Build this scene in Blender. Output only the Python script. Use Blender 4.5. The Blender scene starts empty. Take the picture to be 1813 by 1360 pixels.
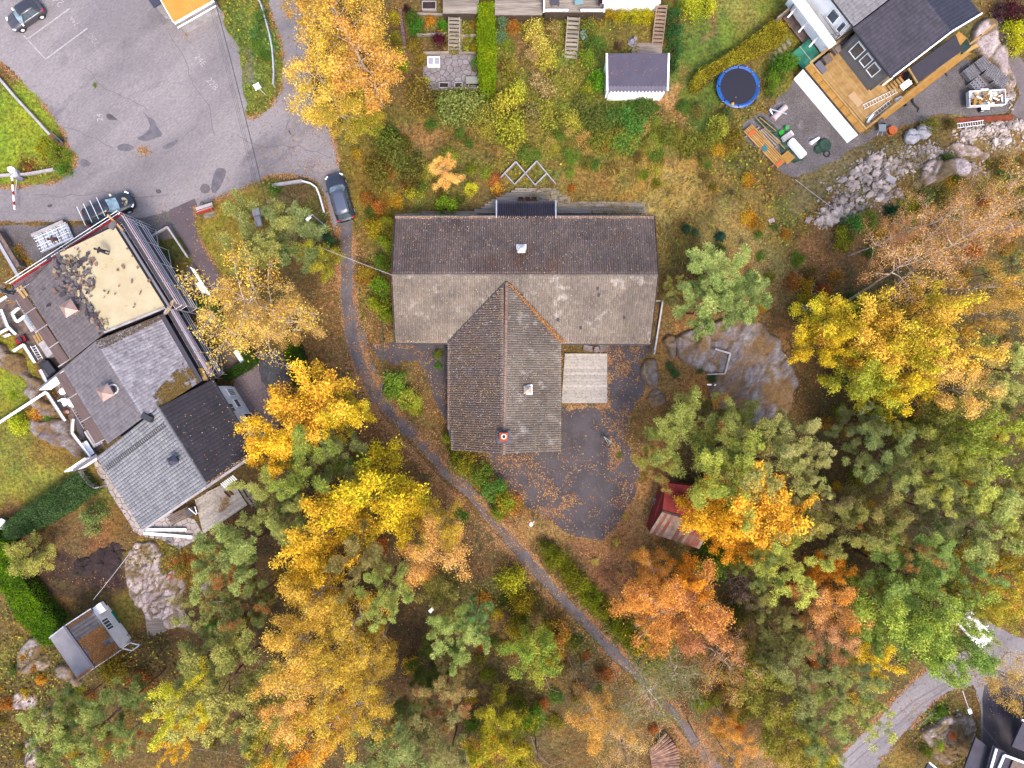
import bpy,bmesh,math,random
import numpy as np
from mathutils import Vector,Matrix,Euler
from mathutils.geometry import tessellate_polygon
R=random.Random(7)
NR=np.random.default_rng(11)
SC=bpy.context.scene
COL=SC.collection
PI=math.pi
# ---------------- camera, sky, sun, exposure ----------------
H=68.0
K=0.056/68.0
cam_d=bpy.data.cameras.new('camera')
cam=bpy.data.objects.new('camera',cam_d);COL.objects.link(cam)
cam.location=(0,0,H);cam.rotation_euler=(0,0,0)
cam_d.sensor_width=36.0;cam_d.lens=18.0/(906.5*K)
cam_d.clip_start=0.5;cam_d.clip_end=2000
SC.camera=cam
W=bpy.data.worlds.new('World');SC.world=W;W.use_nodes=True
nt=W.node_tree;nt.nodes.clear()
sky=nt.nodes.new('ShaderNodeTexSky');sky.sky_type='NISHITA';sky.sun_disc=False
SUN_EL,SUN_ROT=math.radians(56),math.radians(160)
sky.sun_elevation=SUN_EL;sky.sun_rotation=SUN_ROT
sky.air_density=1.0;sky.dust_density=4.0;sky.ozone_density=1.0;sky.altitude=100
bg=nt.nodes.new('ShaderNodeBackground');bg.inputs[1].default_value=0.15
wo=nt.nodes.new('ShaderNodeOutputWorld')
nt.links.new(sky.outputs[0],bg.inputs[0]);nt.links.new(bg.outputs[0],wo.inputs[0])
sd=bpy.data.lights.new('sun','SUN');sd.energy=1.15;sd.angle=math.radians(14);sd.color=(1.0,0.90,0.78)
sun=bpy.data.objects.new('sun',sd);COL.objects.link(sun);sun.location=(0,0,60)
sv=Vector((math.sin(SUN_ROT)*math.cos(SUN_EL),math.cos(SUN_ROT)*math.cos(SUN_EL),math.sin(SUN_EL)))
sun.rotation_euler=(-sv).to_track_quat('-Z','Y').to_euler()
SC.view_settings.view_transform='Standard';SC.view_settings.look='None'
SC.view_settings.exposure=1.87;SC.view_settings.gamma=1.0
SC.view_settings.use_curve_mapping=False
SC.render.engine='CYCLES'
SC.cycles.max_bounces=5;SC.cycles.diffuse_bounces=3;SC.cycles.glossy_bounces=2
SC.cycles.transmission_bounces=2;SC.cycles.transparent_max_bounces=4
# ---------------- helpers ----------------
def P(u,v,z=0.0):
 0
 return Vector(((u-906.5)*K*(H-z),(680-v)*K*(H-z),z))
def lin(c):
 c=c/255.0
 return c/12.92 if c<=0.04045 else((c+0.055)/1.055)**2.4
EXPO=3.05
def A(r,g,b,k=1.0):
 0
 return tuple(min(0.85,max(0.006,lin(x)/EXPO*k))for x in(r,g,b))
def rotz(a):return Matrix.Rotation(a,3,'Z')
MATS={}
def pm(name,col,col2=None,scale=1.5,rough=0.85,bump=0.0,bscale=20.0,rnd=0.0,metal=0.0,fine=0.0,fscale=12.0,spec=0.3,stretch=None,attr=None,lo=0.4,hi=0.62,col3=None,c3=(0.62,0.7),c3scale=0.6,objspace=False,coat=0.0):
 if name in MATS:return MATS[name]
 m=bpy.data.materials.new(name);m.use_nodes=True;MATS[name]=m
 t=m.node_tree;n=t.nodes;L=t.links
 b=n['Principled BSDF']
 b.inputs['Roughness'].default_value=rough;b.inputs['Metallic'].default_value=metal
 b.inputs['Specular IOR Level'].default_value=spec
 if coat:b.inputs['Coat Weight'].default_value=coat
 g=n.new('ShaderNodeNewGeometry');pos=g.outputs['Position']
 if objspace:
  tc=n.new('ShaderNodeTexCoord');pos=tc.outputs['Object']
 if stretch:
  vm=n.new('ShaderNodeVectorRotate');vm.rotation_type='Z_AXIS';vm.inputs['Angle'].default_value=-stretch[0]
  L.new(pos,vm.inputs['Vector'])
  v2=n.new('ShaderNodeVectorMath');v2.operation='MULTIPLY';v2.inputs[1].default_value=(stretch[1],stretch[2],1)
  L.new(vm.outputs[0],v2.inputs[0]);pos=v2.outputs[0]
 def noise(s,d=4):
  q=n.new('ShaderNodeTexNoise');q.inputs['Scale'].default_value=s;q.inputs['Detail'].default_value=d
  q.inputs['Roughness'].default_value=0.6
  L.new(pos,q.inputs['Vector']);return q.outputs[0]
 def ramp(src,a,bb):
  q=n.new('ShaderNodeMapRange');q.inputs[1].default_value=a;q.inputs[2].default_value=bb;q.clamp=True
  L.new(src,q.inputs[0]);return q.outputs[0]
 def mix(f,c1,c2):
  q=n.new('ShaderNodeMix');q.data_type='RGBA';L.new(f,q.inputs[0])
  for i,c in((6,c1),(7,c2)):
   if isinstance(c,tuple):q.inputs[i].default_value=(*c,1)
   else:L.new(c,q.inputs[i])
  return q.outputs[2]
 def mult(c,f,a,bb):
  q=n.new('ShaderNodeMapRange');q.inputs[3].default_value=a;q.inputs[4].default_value=bb;L.new(f,q.inputs[0])
  w=n.new('ShaderNodeVectorMath');w.operation='SCALE'
  L.new(c,w.inputs[0]);L.new(q.outputs[0],w.inputs['Scale']);return w.outputs[0]
 if attr=='col':
  at=n.new('ShaderNodeAttribute');at.attribute_name='col';c=at.outputs['Color']
 else:
  rg=n.new('ShaderNodeRGB');rg.outputs[0].default_value=(*col,1);c=rg.outputs[0]
 if col2 is not None:c=mix(ramp(noise(scale),lo,hi),c,col2)
 if col3 is not None:c=mix(ramp(noise(c3scale,6),*c3),c,col3)
 if fine:c=mult(c,ramp(noise(fscale,3),0.3,0.7),1-fine,1+fine)
 if attr=='v':
  at=n.new('ShaderNodeAttribute');at.attribute_name='v';c=mult(c,at.outputs['Fac'],0.84,1.16)
 if rnd:
  oi=n.new('ShaderNodeObjectInfo');c=mult(c,oi.outputs['Random'],1-rnd,1+rnd)
 L.new(c,b.inputs['Base Color'])
 if bump:
  bn=n.new('ShaderNodeBump');bn.inputs['Strength'].default_value=bump;bn.inputs['Distance'].default_value=0.05
  L.new(noise(bscale,3),bn.inputs['Height']);L.new(bn.outputs[0],b.inputs['Normal'])
 return m
def foliage_mat(name,trans=0.3):
 m=bpy.data.materials.new(name);m.use_nodes=True
 t=m.node_tree;n=t.nodes;L=t.links;n.clear()
 out=n.new('ShaderNodeOutputMaterial')
 a1=n.new('ShaderNodeObjectInfo')
 a2=n.new('ShaderNodeAttribute');a2.attribute_type='OBJECT';a2.attribute_name='tint2'
 w=n.new('ShaderNodeAttribute');w.attribute_name='w'
 v=n.new('ShaderNodeAttribute');v.attribute_name='v'
 mx=n.new('ShaderNodeMix');mx.data_type='RGBA'
 L.new(w.outputs['Fac'],mx.inputs[0]);L.new(a1.outputs['Color'],mx.inputs[6]);L.new(a2.outputs['Color'],mx.inputs[7])
 mr=n.new('ShaderNodeMapRange');mr.inputs[3].default_value=0.42;mr.inputs[4].default_value=1.62
 L.new(v.outputs['Fac'],mr.inputs[0])
 hs=n.new('ShaderNodeHueSaturation');L.new(mx.outputs[2],hs.inputs['Color']);L.new(mr.outputs[0],hs.inputs['Value'])
 mh=n.new('ShaderNodeMapRange');mh.inputs[3].default_value=0.485;mh.inputs[4].default_value=0.52
 L.new(v.outputs['Fac'],mh.inputs[0]);L.new(mh.outputs[0],hs.inputs['Hue'])
 d=n.new('ShaderNodeBsdfDiffuse');tr=n.new('ShaderNodeBsdfTranslucent');ms=n.new('ShaderNodeMixShader')
 ms.inputs[0].default_value=trans
 L.new(hs.outputs[0],d.inputs[0]);L.new(hs.outputs[0],tr.inputs[0])
 L.new(d.outputs[0],ms.inputs[1]);L.new(tr.outputs[0],ms.inputs[2]);L.new(ms.outputs[0],out.inputs[0])
 return m
FOL=foliage_mat('leaf_tissue',0.42)
NAMES={}
def new_obj(name,data,parent=None,loc=None):
 o=bpy.data.objects.new(name,data);COL.objects.link(o)
 if parent is not None:o.parent=parent
 if loc is not None:o.location=loc
 return o
def tag(o,label=None,cat=None,group=None,kind=None):
 if label:o['label']=label
 if cat:o['category']=cat
 if group:o['group']=group
 if kind:o['kind']=kind
 return o
ORG={}
def org(o):return ORG.get(o.name,Vector((0,0,0)))
def thing(name,label,cat,loc,group=None,rz=0.0):
 o=bpy.data.objects.new(name,None);COL.objects.link(o)
 o.empty_display_size=0.3
 o.location=loc;o.rotation_euler=(0,0,rz);tag(o,label,cat,group)
 ORG[o.name]=Vector(loc)
 return o
def mesh_np(name,V,F,mat,attrs=None,smooth=False):
 V=np.asarray(V,dtype=np.float32);F=np.asarray(F,dtype=np.int32)
 me=bpy.data.meshes.new(name)
 k=F.shape[1]
 me.vertices.add(len(V));me.vertices.foreach_set('co',V.ravel())
 me.loops.add(F.size);me.loops.foreach_set('vertex_index',F.ravel())
 me.polygons.add(len(F));me.polygons.foreach_set('loop_start',np.arange(0,F.size,k,dtype=np.int32))
 if smooth:me.polygons.foreach_set('use_smooth',np.ones(len(F),dtype=bool))
 me.update(calc_edges=True)
 for a,(tp,dom,arr)in(attrs or{}).items():
  at=me.attributes.new(a,tp,dom)
  at.data.foreach_set('color' if 'COLOR' in tp else 'value',np.asarray(arr,dtype=np.float32).ravel())
 if mat:me.materials.append(mat)
 return me
class MB:
 0
 def __init__(s):s.v=[];s.f=[]
 def add(s,vs,fs):
  b=len(s.v);s.v+=[Vector(x)for x in vs];s.f+=[tuple(b+i for i in f)for f in fs];return s
 def box(s,c,size,rz=0.0,M=None):
  x,y,z=size[0]/2,size[1]/2,size[2]/2
  m=M if M is not None else rotz(rz)
  vs=[Vector(c)+m@Vector((i*x,j*y,k*z))for k in(-1,1)for j in(-1,1)for i in(-1,1)]
  return s.add(vs,[(0,2,3,1),(4,5,7,6),(0,1,5,4),(2,6,7,3),(0,4,6,2),(1,3,7,5)])
 def beam(s,p,q,w,h,up=Vector((0,0,1))):
  p=Vector(p);q=Vector(q);d=(q-p);l=d.length
  if l<1e-5:return s
  d.normalize();u=up
  if abs(d.dot(u))>0.98:u=Vector((1,0,0))
  sd_=d.cross(u).normalized();up2=sd_.cross(d)
  M=Matrix((d,sd_,up2)).transposed()
  return s.box((p+q)/2,(l,w,h),M=M)
 def prism(s,poly,z0,z1):
  n=len(poly)
  z0f=(lambda i:z0[i])if isinstance(z0,(list,tuple))else(lambda i:z0)
  z1f=(lambda i:z1[i])if isinstance(z1,(list,tuple))else(lambda i:z1)
  area=sum(poly[i][0]*poly[(i+1)%n][1]-poly[(i+1)%n][0]*poly[i][1]for i in range(n))
  if area<0:poly=poly[::-1];
  vs=[(p[0],p[1],z0f(i))for i,p in enumerate(poly)]+[(p[0],p[1],z1f(i))for i,p in enumerate(poly)]
  fs=[(i,(i+1)%n,n+(i+1)%n,n+i)for i in range(n)]
  tri=tessellate_polygon([[Vector((p[0],p[1],0))for p in poly]])
  fs+=[tuple(n+i for i in t)for t in tri]+[tuple(reversed(t))for t in tri]
  return s.add(vs,fs)
 def tube(s,p,q,r,r2=None,n=6):
  p=Vector(p);q=Vector(q);d=q-p
  if d.length<1e-6:return s
  r2=r if r2 is None else r2
  d.normalize();a=d.orthogonal().normalized();b=d.cross(a)
  vs=[p+(a*math.cos(t)+b*math.sin(t))*r for t in[2*PI*i/n for i in range(n)]]
  vs+=[q+(a*math.cos(t)+b*math.sin(t))*r2 for t in[2*PI*i/n for i in range(n)]]
  return s.add(vs,[(i,(i+1)%n,n+(i+1)%n,n+i)for i in range(n)]+[tuple(range(n-1,-1,-1)),tuple(range(n,2*n))])
 def path(s,pts,r,n=6,r2=None):
  m=len(pts)-1
  for i in range(m):
   ra=r+((r2-r)*i/m if r2 is not None else 0);rb=r+((r2-r)*(i+1)/m if r2 is not None else 0)
   s.tube(pts[i],pts[i+1],ra,rb,n)
  return s
 def cyl(s,c,r,h,n=16,r2=None):
  c=Vector(c);return s.tube(c,c+Vector((0,0,h)),r,r2,n)
 def torus(s,c,R1,r,n=24,m=6,M=None,a0=0,a1=2*PI):
  M=M or Matrix.Identity(3);full=abs(a1-a0-2*PI)<1e-4;k=n if full else n+1
  vs=[]
  for i in range(k):
   t=a0+(a1-a0)*i/n
   for j in range(m):
    p=2*PI*j/m
    vs.append(Vector(c)+M@Vector(((R1+r*math.cos(p))*math.cos(t),(R1+r*math.cos(p))*math.sin(t),r*math.sin(p))))
  fs=[(i*m+j,((i+1)%k)*m+j,((i+1)%k)*m+(j+1)%m,i*m+(j+1)%m)for i in range(n)for j in range(m)]
  return s.add(vs,fs)
 def build(s,name,mat,parent=None,smooth=False,bevel=0.0):
  us=sorted({i for f in s.f for i in f})
  if len(us)<len(s.v):ix={j:k for k,j in enumerate(us)};s.v=[s.v[j]for j in us];s.f=[tuple(ix[i]for i in f)for f in s.f]
  vs=np.array([tuple(v)for v in s.v]);lo=vs.min(0);hi=vs.max(0)
  base=Vector(((lo[0]+hi[0])/2,(lo[1]+hi[1])/2,lo[2]))
  me=bpy.data.meshes.new(name);me.from_pydata([Vector(v)-base for v in s.v],[],s.f)
  me.materials.append(mat)
  if smooth:me.polygons.foreach_set('use_smooth',[True]*len(me.polygons))
  o=new_obj(name,me,parent,base-(org(parent)if parent else Vector((0,0,0))))
  if bevel:
   md=o.modifiers.new('bevel','BEVEL');md.width=bevel;md.segments=2;md.limit_method='ANGLE'
  if not parent:ORG[o.name]=base
  return o
def sub(o_parent,mb,name,mat,**k):
 0
 o=mb.build(name,mat,None,**k)
 o.parent=o_parent
 w=o_parent.location.copy()
 if o_parent.parent:w+=org(o_parent.parent)
 o.location=o.location-w
 return o
UB={}
def unit_box(mat):
 if mat.name not in UB:
  mb=MB().box((0,0,0),(1,1,1));me=bpy.data.meshes.new('box_'+mat.name)
  me.from_pydata(mb.v,[],mb.f);me.materials.append(mat);UB[mat.name]=me
 return UB[mat.name]
def bar(name,parent,p,q,w,h,mat,up=Vector((0,0,1))):
 0
 p=Vector(p);q=Vector(q);d=q-p;l=d.length;d.normalize()
 u=up if abs(d.dot(up))<0.98 else Vector((1,0,0))
 s_=d.cross(u).normalized();u2=s_.cross(d)
 o=new_obj(name,unit_box(mat),parent,(p+q)/2-(org(parent)if parent else Vector((0,0,0))))
 o.rotation_euler=Matrix((d,-s_,u2)).transposed().to_euler();o.scale=(l,w,h)
 return o
def lerp(a,b,t):return a+(b-a)*t
def px(*pts,z=0.0):return[P(u,v,z)for u,v in pts]
_tab=np.random.default_rng(3).random((256,256))
def vn(x,y):
 xi=np.floor(x).astype(int);yi=np.floor(y).astype(int);fx=x-xi;fy=y-yi
 fx=fx*fx*(3-2*fx);fy=fy*fy*(3-2*fy)
 g=lambda a,b:_tab[a&255,b&255]
 return(g(xi,yi)*(1-fx)+g(xi+1,yi)*fx)*(1-fy)+(g(xi,yi+1)*(1-fx)+g(xi+1,yi+1)*fx)*fy
def fbm(x,y,s=1.0,o=4):
 r=0;a=0.5;t=0
 for i in range(o):
  r=r+a*vn(x*s+17.3*i,y*s+9.1*i);t+=a;a*=0.55;s*=2.03
 return r/t
def inpoly(x,y,poly):
 c=np.zeros(np.shape(x),dtype=bool);n=len(poly);j=n-1
 for i in range(n):
  xi,yi=poly[i];xj,yj=poly[j]
  with np.errstate(divide='ignore',invalid='ignore'):
   c^=((yi>y)!=(yj>y))&(x<(xj-xi)*(y-yi)/((yj-yi)or 1e-9)+xi)
  j=i
 return c
def ragged(poly,amp=0.25,step=0.8):
 out=[]
 n=len(poly)
 for i in range(n):
  a=Vector(poly[i][:2]);b=Vector(poly[(i+1)%n][:2]);d=b-a;m=max(1,int(d.length/step))
  nn=Vector((-d.y,d.x)).normalized()if d.length>0 else Vector((0,0))
  for k in range(m):
   p=a+d*(k/m)
   f=(float(fbm(np.array(p.x),np.array(p.y),0.7,3))-0.5)*2.4*amp
   out.append((p.x+nn.x*f,p.y+nn.y*f))
 return out
def smooth_poly(pts,it=2):
 for _ in range(it):
  q=[]
  for i in range(len(pts)):
   a=Vector(pts[i]);b=Vector(pts[(i+1)%len(pts)])
   q+=[tuple(a*0.75+b*0.25),tuple(a*0.25+b*0.75)]
  pts=q
 return pts
def sheet(name,poly,z,mat,th=0.0):
 me=bpy.data.meshes.new(name);n=len(poly)
 tri=tessellate_polygon([[Vector((p[0],p[1],0))for p in poly]])
 vs=[(p[0],p[1],z)for p in poly];fs=[]
 ar=sum(poly[i][0]*poly[(i+1)%n][1]-poly[(i+1)%n][0]*poly[i][1]for i in range(n))
 for t in tri:
  a,b,c=(vs[i]for i in t)
  if(b[0]-a[0])*(c[1]-a[1])-(b[1]-a[1])*(c[0]-a[0])<0:t=t[::-1]
  fs.append(tuple(t))
 vs2=[(p[0],p[1],z-0.12)for p in poly]
 fs+=[(i,n+i,n+(i+1)%n,(i+1)%n)if ar>0 else(i,(i+1)%n,n+(i+1)%n,n+i)for i in range(n)]
 me.from_pydata(vs+vs2,[],fs);me.materials.append(mat)
 return new_obj(name,me)
def clip_half(poly,m,d):
 0
 out=[];n=len(poly)
 for i in range(n):
  a=poly[i];b=poly[(i+1)%n]
  da=(a[0]-m[0])*d[0]+(a[1]-m[1])*d[1];db=(b[0]-m[0])*d[0]+(b[1]-m[1])*d[1]
  if da<=0:out.append(a)
  if(da<0<db)or(db<0<da):
   t=da/(da-db);out.append((a[0]+(b[0]-a[0])*t,a[1]+(b[1]-a[1])*t))
 return out
def voronoi(poly,cell,jit=0.42,gap=0.03,ang=0.0,ratio=1.0,rng=None):
 rng=rng or R
 c,s=math.cos(ang),math.sin(ang)
 loc=[(p[0]*c+p[1]*s,(-p[0]*s+p[1]*c)*ratio)for p in poly]
 xs=[p[0]for p in loc];ys=[p[1]for p in loc]
 seeds=[];j=0;y=min(ys)-cell
 while y<max(ys)+cell:
  x=min(xs)-cell+(j%2)*cell*0.5
  while x<max(xs)+cell:
   seeds.append((x+rng.uniform(-jit,jit)*cell,y+rng.uniform(-jit,jit)*cell));x+=cell
  y+=cell*0.9;j+=1
 cells=[]
 for a in seeds:
  q=list(loc)
  for b in seeds:
   if a is b:continue
   dx,dy=b[0]-a[0],b[1]-a[1];l=math.hypot(dx,dy)
   if l>cell*3:continue
   q=clip_half(q,((a[0]+b[0])/2-dx/l*gap/2,(a[1]+b[1])/2-dy/l*gap/2),(dx,dy))
   if len(q)<3:break
  if len(q)<3:continue
  ar=abs(sum(q[i][0]*q[(i+1)%len(q)][1]-q[(i+1)%len(q)][0]*q[i][1]for i in range(len(q))))/2
  if ar<cell*cell*0.06:continue
  cells.append([(p[0]*c-p[1]/ratio*s,p[0]*s+p[1]/ratio*c)for p in q])
 return cells
 # ---------------- materials ----------------
asphalt=pm('asphalt_worn',A(180,171,174),A(158,150,155),scale=0.22,fine=0.2,fscale=8,bump=0.25,bscale=60,rough=0.9,col3=A(146,139,144),c3=(0.56,0.66),c3scale=0.35,stretch=(-0.9,1.0,0.35))
asphalt_path=pm('asphalt_path',A(134,126,130),A(112,104,108),scale=0.8,fine=0.2,fscale=6,bump=0.25,bscale=60,col3=A(150,115,82),c3=(0.60,0.72),c3scale=1.1)
asphalt_dark=pm('asphalt_dark',A(106,98,103),A(84,77,83),scale=0.6,fine=0.15,fscale=8,bump=0.25,bscale=60,col3=A(126,112,104),c3=(0.56,0.7),c3scale=1.2)
asphalt_new=pm('asphalt_drive',A(124,110,118),A(112,98,106),scale=0.7,fine=0.12,fscale=9)
asphalt_patch=pm('asphalt_patch',A(138,132,142),A(120,116,126),scale=1.5,fine=0.15)
stain_mat=pm('oil_stain',A(96,88,92),A(120,112,118),scale=3)
gravel=pm('gravel_grey',A(140,132,134),A(120,112,112),scale=0.4,fine=0.4,fscale=7,bump=0.6,bscale=30,col3=A(168,158,156),c3=(0.58,0.72),c3scale=0.6)
gravel_pink=pm('gravel_pinkish',A(172,155,160),A(148,130,136),scale=5,fine=0.22,fscale=7,bump=0.6,bscale=30)
gravel_tan=pm('gravel_tan',A(158,138,118),A(140,118,98),scale=1.5,fine=0.3,fscale=8,bump=0.6,bscale=30)
soil_dark=pm('garden_soil',A(74,52,50),A(52,34,36),scale=1.2,fine=0.35,fscale=6,bump=1.0,bscale=8)
white_line=pm('road_paint',A(228,222,226),A(190,182,188),scale=6,rough=0.8)
wood_grey=pm('weathered_board',A(196,182,168),A(160,145,134),scale=2.5,fine=0.15,fscale=10,rnd=0.16,stretch=(0,0.25,3),objspace=False)
wood_deck_brown=pm('terrace_board',A(150,128,118),A(118,100,94),scale=2.5,fine=0.15,fscale=10,rnd=0.14)
wood_new=pm('fresh_timber',A(228,186,122),A(206,160,96),scale=1.6,fine=0.08,fscale=8,rnd=0.12)
wood_orange=pm('treated_timber',A(222,168,84),A(204,148,66),scale=2,fine=0.08,rnd=0.08)
white_paint=pm('white_paint',(0.78,0.78,0.78),(0.66,0.66,0.67),scale=1.0,rough=0.6)
white_dirty=pm('white_board_dirty',A(226,220,222),A(196,188,190),scale=1.2,rough=0.75,fine=0.08)
metal_grey=pm('galvanised_steel',(0.42,0.43,0.46),(0.3,0.31,0.34),scale=2,rough=0.45,metal=0.5)
metal_light=pm('aluminium',(0.62,0.63,0.66),rough=0.4,metal=0.4)
metal_dark=pm('dark_metal',(0.03,0.03,0.035),rough=0.4,metal=0.3)
red_board=pm('red_toe_board',A(214,30,52),A(180,24,44),scale=2,rough=0.6)
black_rubber=pm('black_rubber',(0.012,0.012,0.013),rough=0.7)
glass_dark=pm('window_glass',(0.03,0.04,0.05),(0.06,0.08,0.10),scale=0.8,rough=0.08,spec=0.8)
wall_white=pm('white_cladding',(0.72,0.72,0.72),(0.62,0.62,0.63),scale=0.8,rough=0.7)
wall_grey=pm('grey_cladding',(.66,.66,.69),(.58,.58,.62),scale=1,rough=0.75,stretch=(0.5,0.2,4))
wall_cream=pm('cream_cladding',(.78,.74,.72),(.70,.66,.64),scale=1,rough=0.75)
rock_mat=pm('gneiss_rock',A(170,152,150),A(138,122,120),scale=0.9,fine=0.25,fscale=5,bump=0.9,bscale=5,col3=A(120,84,52),c3=(0.58,0.66),c3scale=0.8)
rock_pale=pm('pale_gneiss',A(212,190,190),A(176,156,158),scale=0.9,fine=0.16,fscale=5,bump=0.9,bscale=5,rnd=0.1,col3=A(140,120,112),c3=(0.6,0.7),c3scale=1.5)
rock_purple=pm('weathered_rock',A(146,126,134),A(112,94,100),scale=0.7,fine=0.28,fscale=4,bump=0.9,bscale=4,col3=A(146,96,60),c3=(0.54,0.62),c3scale=0.35,stretch=(0.9,1.0,0.45))
stone_mat=pm('broken_stone',A(214,198,190,k=1.35),A(172,156,150,k=1.2),scale=1.5,fine=0.2,fscale=6,bump=0.5,bscale=8,rnd=0.28)
flag_mat=pm('flagstone_slate',A(178,170,174),A(154,144,148),scale=1.2,fine=0.12,fscale=7,rnd=0.12)
flag_pale=pm('pale_flagstone',A(222,208,204),A(200,186,182),scale=1.2,fine=0.08,fscale=7,rnd=0.09)
joint_mat=pm('joint_sand',A(126,102,88),A(104,84,74),scale=3)
# ---------------- flat areas (plan outlines) ----------------
FLAT=[]
def flat(pts,z=0.0):
 w=[tuple(P(u,v,z)[:2])for u,v in pts];FLAT.append(w);return w
lot=[(-160,-110),(372,-110),(378,0),(381,13),(398,24),(397,38),(401,51),(413,70),(422,85),(423,103),(429,126),(430,148),(432,168),(438,184),(435,198),(437,207),(450,208),(464,199),(477,190),(489,177),(496,162),(501,118),(497,78),(484,44),(474,7),(470,-110),(572,-110),(566,0),(548,90),(556,180),(582,222),(596,262),(601,300),(606,318),(617,350),(624,392),(628,450),(630,517),(641,585),(661,650),(682,690),(700,722),(732,756),(768,790),(800,822),(832,856),(862,890),(905,940),(948,988),(980,1030),(1036,1090),(1092,1148),(1150,1206),(1190,1246),(1232,1296),(1268,1345),(1330,1430),(1300,1430),(1240,1345),(1206,1296),(1166,1252),(1128,1212),(1070,1152),(1012,1092),(956,1036),(924,1000),(884,950),(845,906),(806,866),(774,832),(742,796),(708,768),(676,734),(652,700),(634,666),(615,620),(604,585),(598,517),(599,453),(594,420),(585,399),(580,372),(573,345),(562,325),(535,313),(505,309),(484,311),(453,324),(425,337),(406,345),(379,357),(340,366),(300,372),(255,384),(200,390),(140,392),(0,393),(-160,394),(-160,334),(-80,333),(0,332),(30,330),(60,328),(105,322),(125,306),(137,290),(134,272),(120,262),(118,246),(112,232),(86,196),(62,168),(40,150),(0,112),(-160,10)]
road2=[(1440,1400),(1470,1356),(1504,1322),(1540,1288),(1575,1252),(1602,1220),(1640,1184),(1665,1170),(1700,1160),(1720,1145),(1705,1110),(1730,1090),(1790,1120),(1830,1135),(1990,1140),(1990,1440),(1760,1440),(1738,1340),(1735,1250),(1722,1215),(1706,1215),(1680,1225),(1650,1250),(1600,1300),(1560,1345),(1530,1400)]
drive=[(300,372),(345,352),(350,365),(343,392),(352,420),(372,455),(395,500),(398,520),(380,560),(330,560),(322,500),(345,470),(320,420)]
yard=[(1072,606),(1150,606),(1148,628),(1130,640),(1136,665),(1150,690),(1130,712),(1110,742),(1105,780),(1122,812),(1134,842),(1122,880),(1104,915),(1085,945),(1060,957),(1000,945),(972,920),(940,905),(905,872),(880,845),(862,820),(850,800),(992,795),(992,720),(1075,716)]
yard_w=[(652,612),(690,606),(797,604),(797,775),(788,765),(782,740),(768,720),(764,690),(757,668),(748,650),(738,640),(715,640),(700,650),(685,640),(668,634)]
grav_r=[(1372,176),(1400,150),(1428,118),(1530,238),(1625,160),(1710,100),(1735,118),(1748,130),(1768,130),(1780,170),(1786,195),(1740,212),(1700,205),(1650,205),(1640,222),(1600,222),(1580,240),(1545,250),(1500,268),(1470,292),(1420,310),(1390,325),(1375,300),(1330,260),(1300,235),(1318,214),(1345,200),(1362,205)]
path_r=[(1738,-90),(1760,0),(1752,30),(1770,60),(1780,95),(1790,130),(1805,170),(1790,200),(1813,215),(1990,230),(1990,130),(1830,140),(1812,110),(1795,70),(1778,40),(1772,0),(1760,-90)]
grav_l=[(410,660),(432,640),(470,622),(500,640),(505,690),(500,740),(480,790),(455,770),(430,720)]
sq1=[(330,585),(368,548),(405,585),(362,606)]
sq2=[(372,625),(410,600),(436,640),(392,662)]
sq3=[(318,480),(365,455),(372,500),(340,540)]
terr_l=[(-60,490),(5,505),(46,520),(130,660),(185,790),(165,805),(148,790),(120,735),(98,690),(72,650),(50,622),(22,590),(0,585),(-60,590)]
patio_t=[(748,98),(850,95),(852,160),(760,160),(750,140)]
patio_b=[(171,815),(190,835),(250,935),(300,905),(345,920),(362,948),(318,972),(285,955),(240,948),(232,930),(200,880),(165,822)]
gra_bl=[(0,400),(140,398),(250,385),(300,375),(345,355),(330,420),(200,430),(80,470),(30,450),(0,440)]
lotw,road2w,drivew,yardw,yardww,gravrw,pathrw,gravlw=[flat(q)for q in(lot,road2,drive,yard,yard_w,grav_r,path_r,grav_l)]
sq1w,sq2w,sq3w,terrw,patiotw,patiobw,grablw=[flat(q)for q in(sq1,sq2,sq3,terr_l,patio_t,patio_b,gra_bl)]
cabin=flat([(705,400),(1140,400),(1140,600),(980,600),(980,790),(800,790),(800,600),(705,600)])
flat([(100,455),(205,400),(380,670),(450,800),(255,930),(170,800),(110,650),(46,510)])
flat([(1415,0),(1730,0),(1735,40),(1625,150),(1530,230),(1440,120)])
flat([(94,1128),(180,1065),(232,1140),(140,1200)]);flat([(1150,870),(1290,880),(1280,970),(1150,950)])
GX0,GX1,GY0,GY1,GS=-66.0,66.0,-52.0,52.0,0.25
gx=np.arange(GX0,GX1,GS);gy=np.arange(GY0,GY1,GS);GXX,GYY=np.meshgrid(gx,gy)
MASK=np.zeros(GXX.shape,dtype=bool)
for w in FLAT:MASK|=inpoly(GXX,GYY,w)
def blur(a,k):
 a=a.astype(float);c=np.ones(2*k+1)/(2*k+1)
 a=np.apply_along_axis(lambda r:np.convolve(r,c,'same'),0,a);return np.apply_along_axis(lambda r:np.convolve(r,c,'same'),1,a)
SOFT=np.clip(blur(MASK,5)*1.8,0,1)
def look(arr,x,y):
 i=np.clip(((np.asarray(y)-GY0)/GS).astype(int),0,arr.shape[0]-1);j=np.clip(((np.asarray(x)-GX0)/GS).astype(int),0,arr.shape[1]-1)
 return arr[i,j]
def hgt(x,y):
 x=np.asarray(x,float);y=np.asarray(y,float)
 return(1-look(SOFT,x,y))*(0.06+0.55*(fbm(x,y,0.16,4)-0.42))
def gz(p):return float(hgt(p[0],p[1]))
def G(u,v):
 p=P(u,v,0);return Vector((p.x,p.y,gz(p)))
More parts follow.
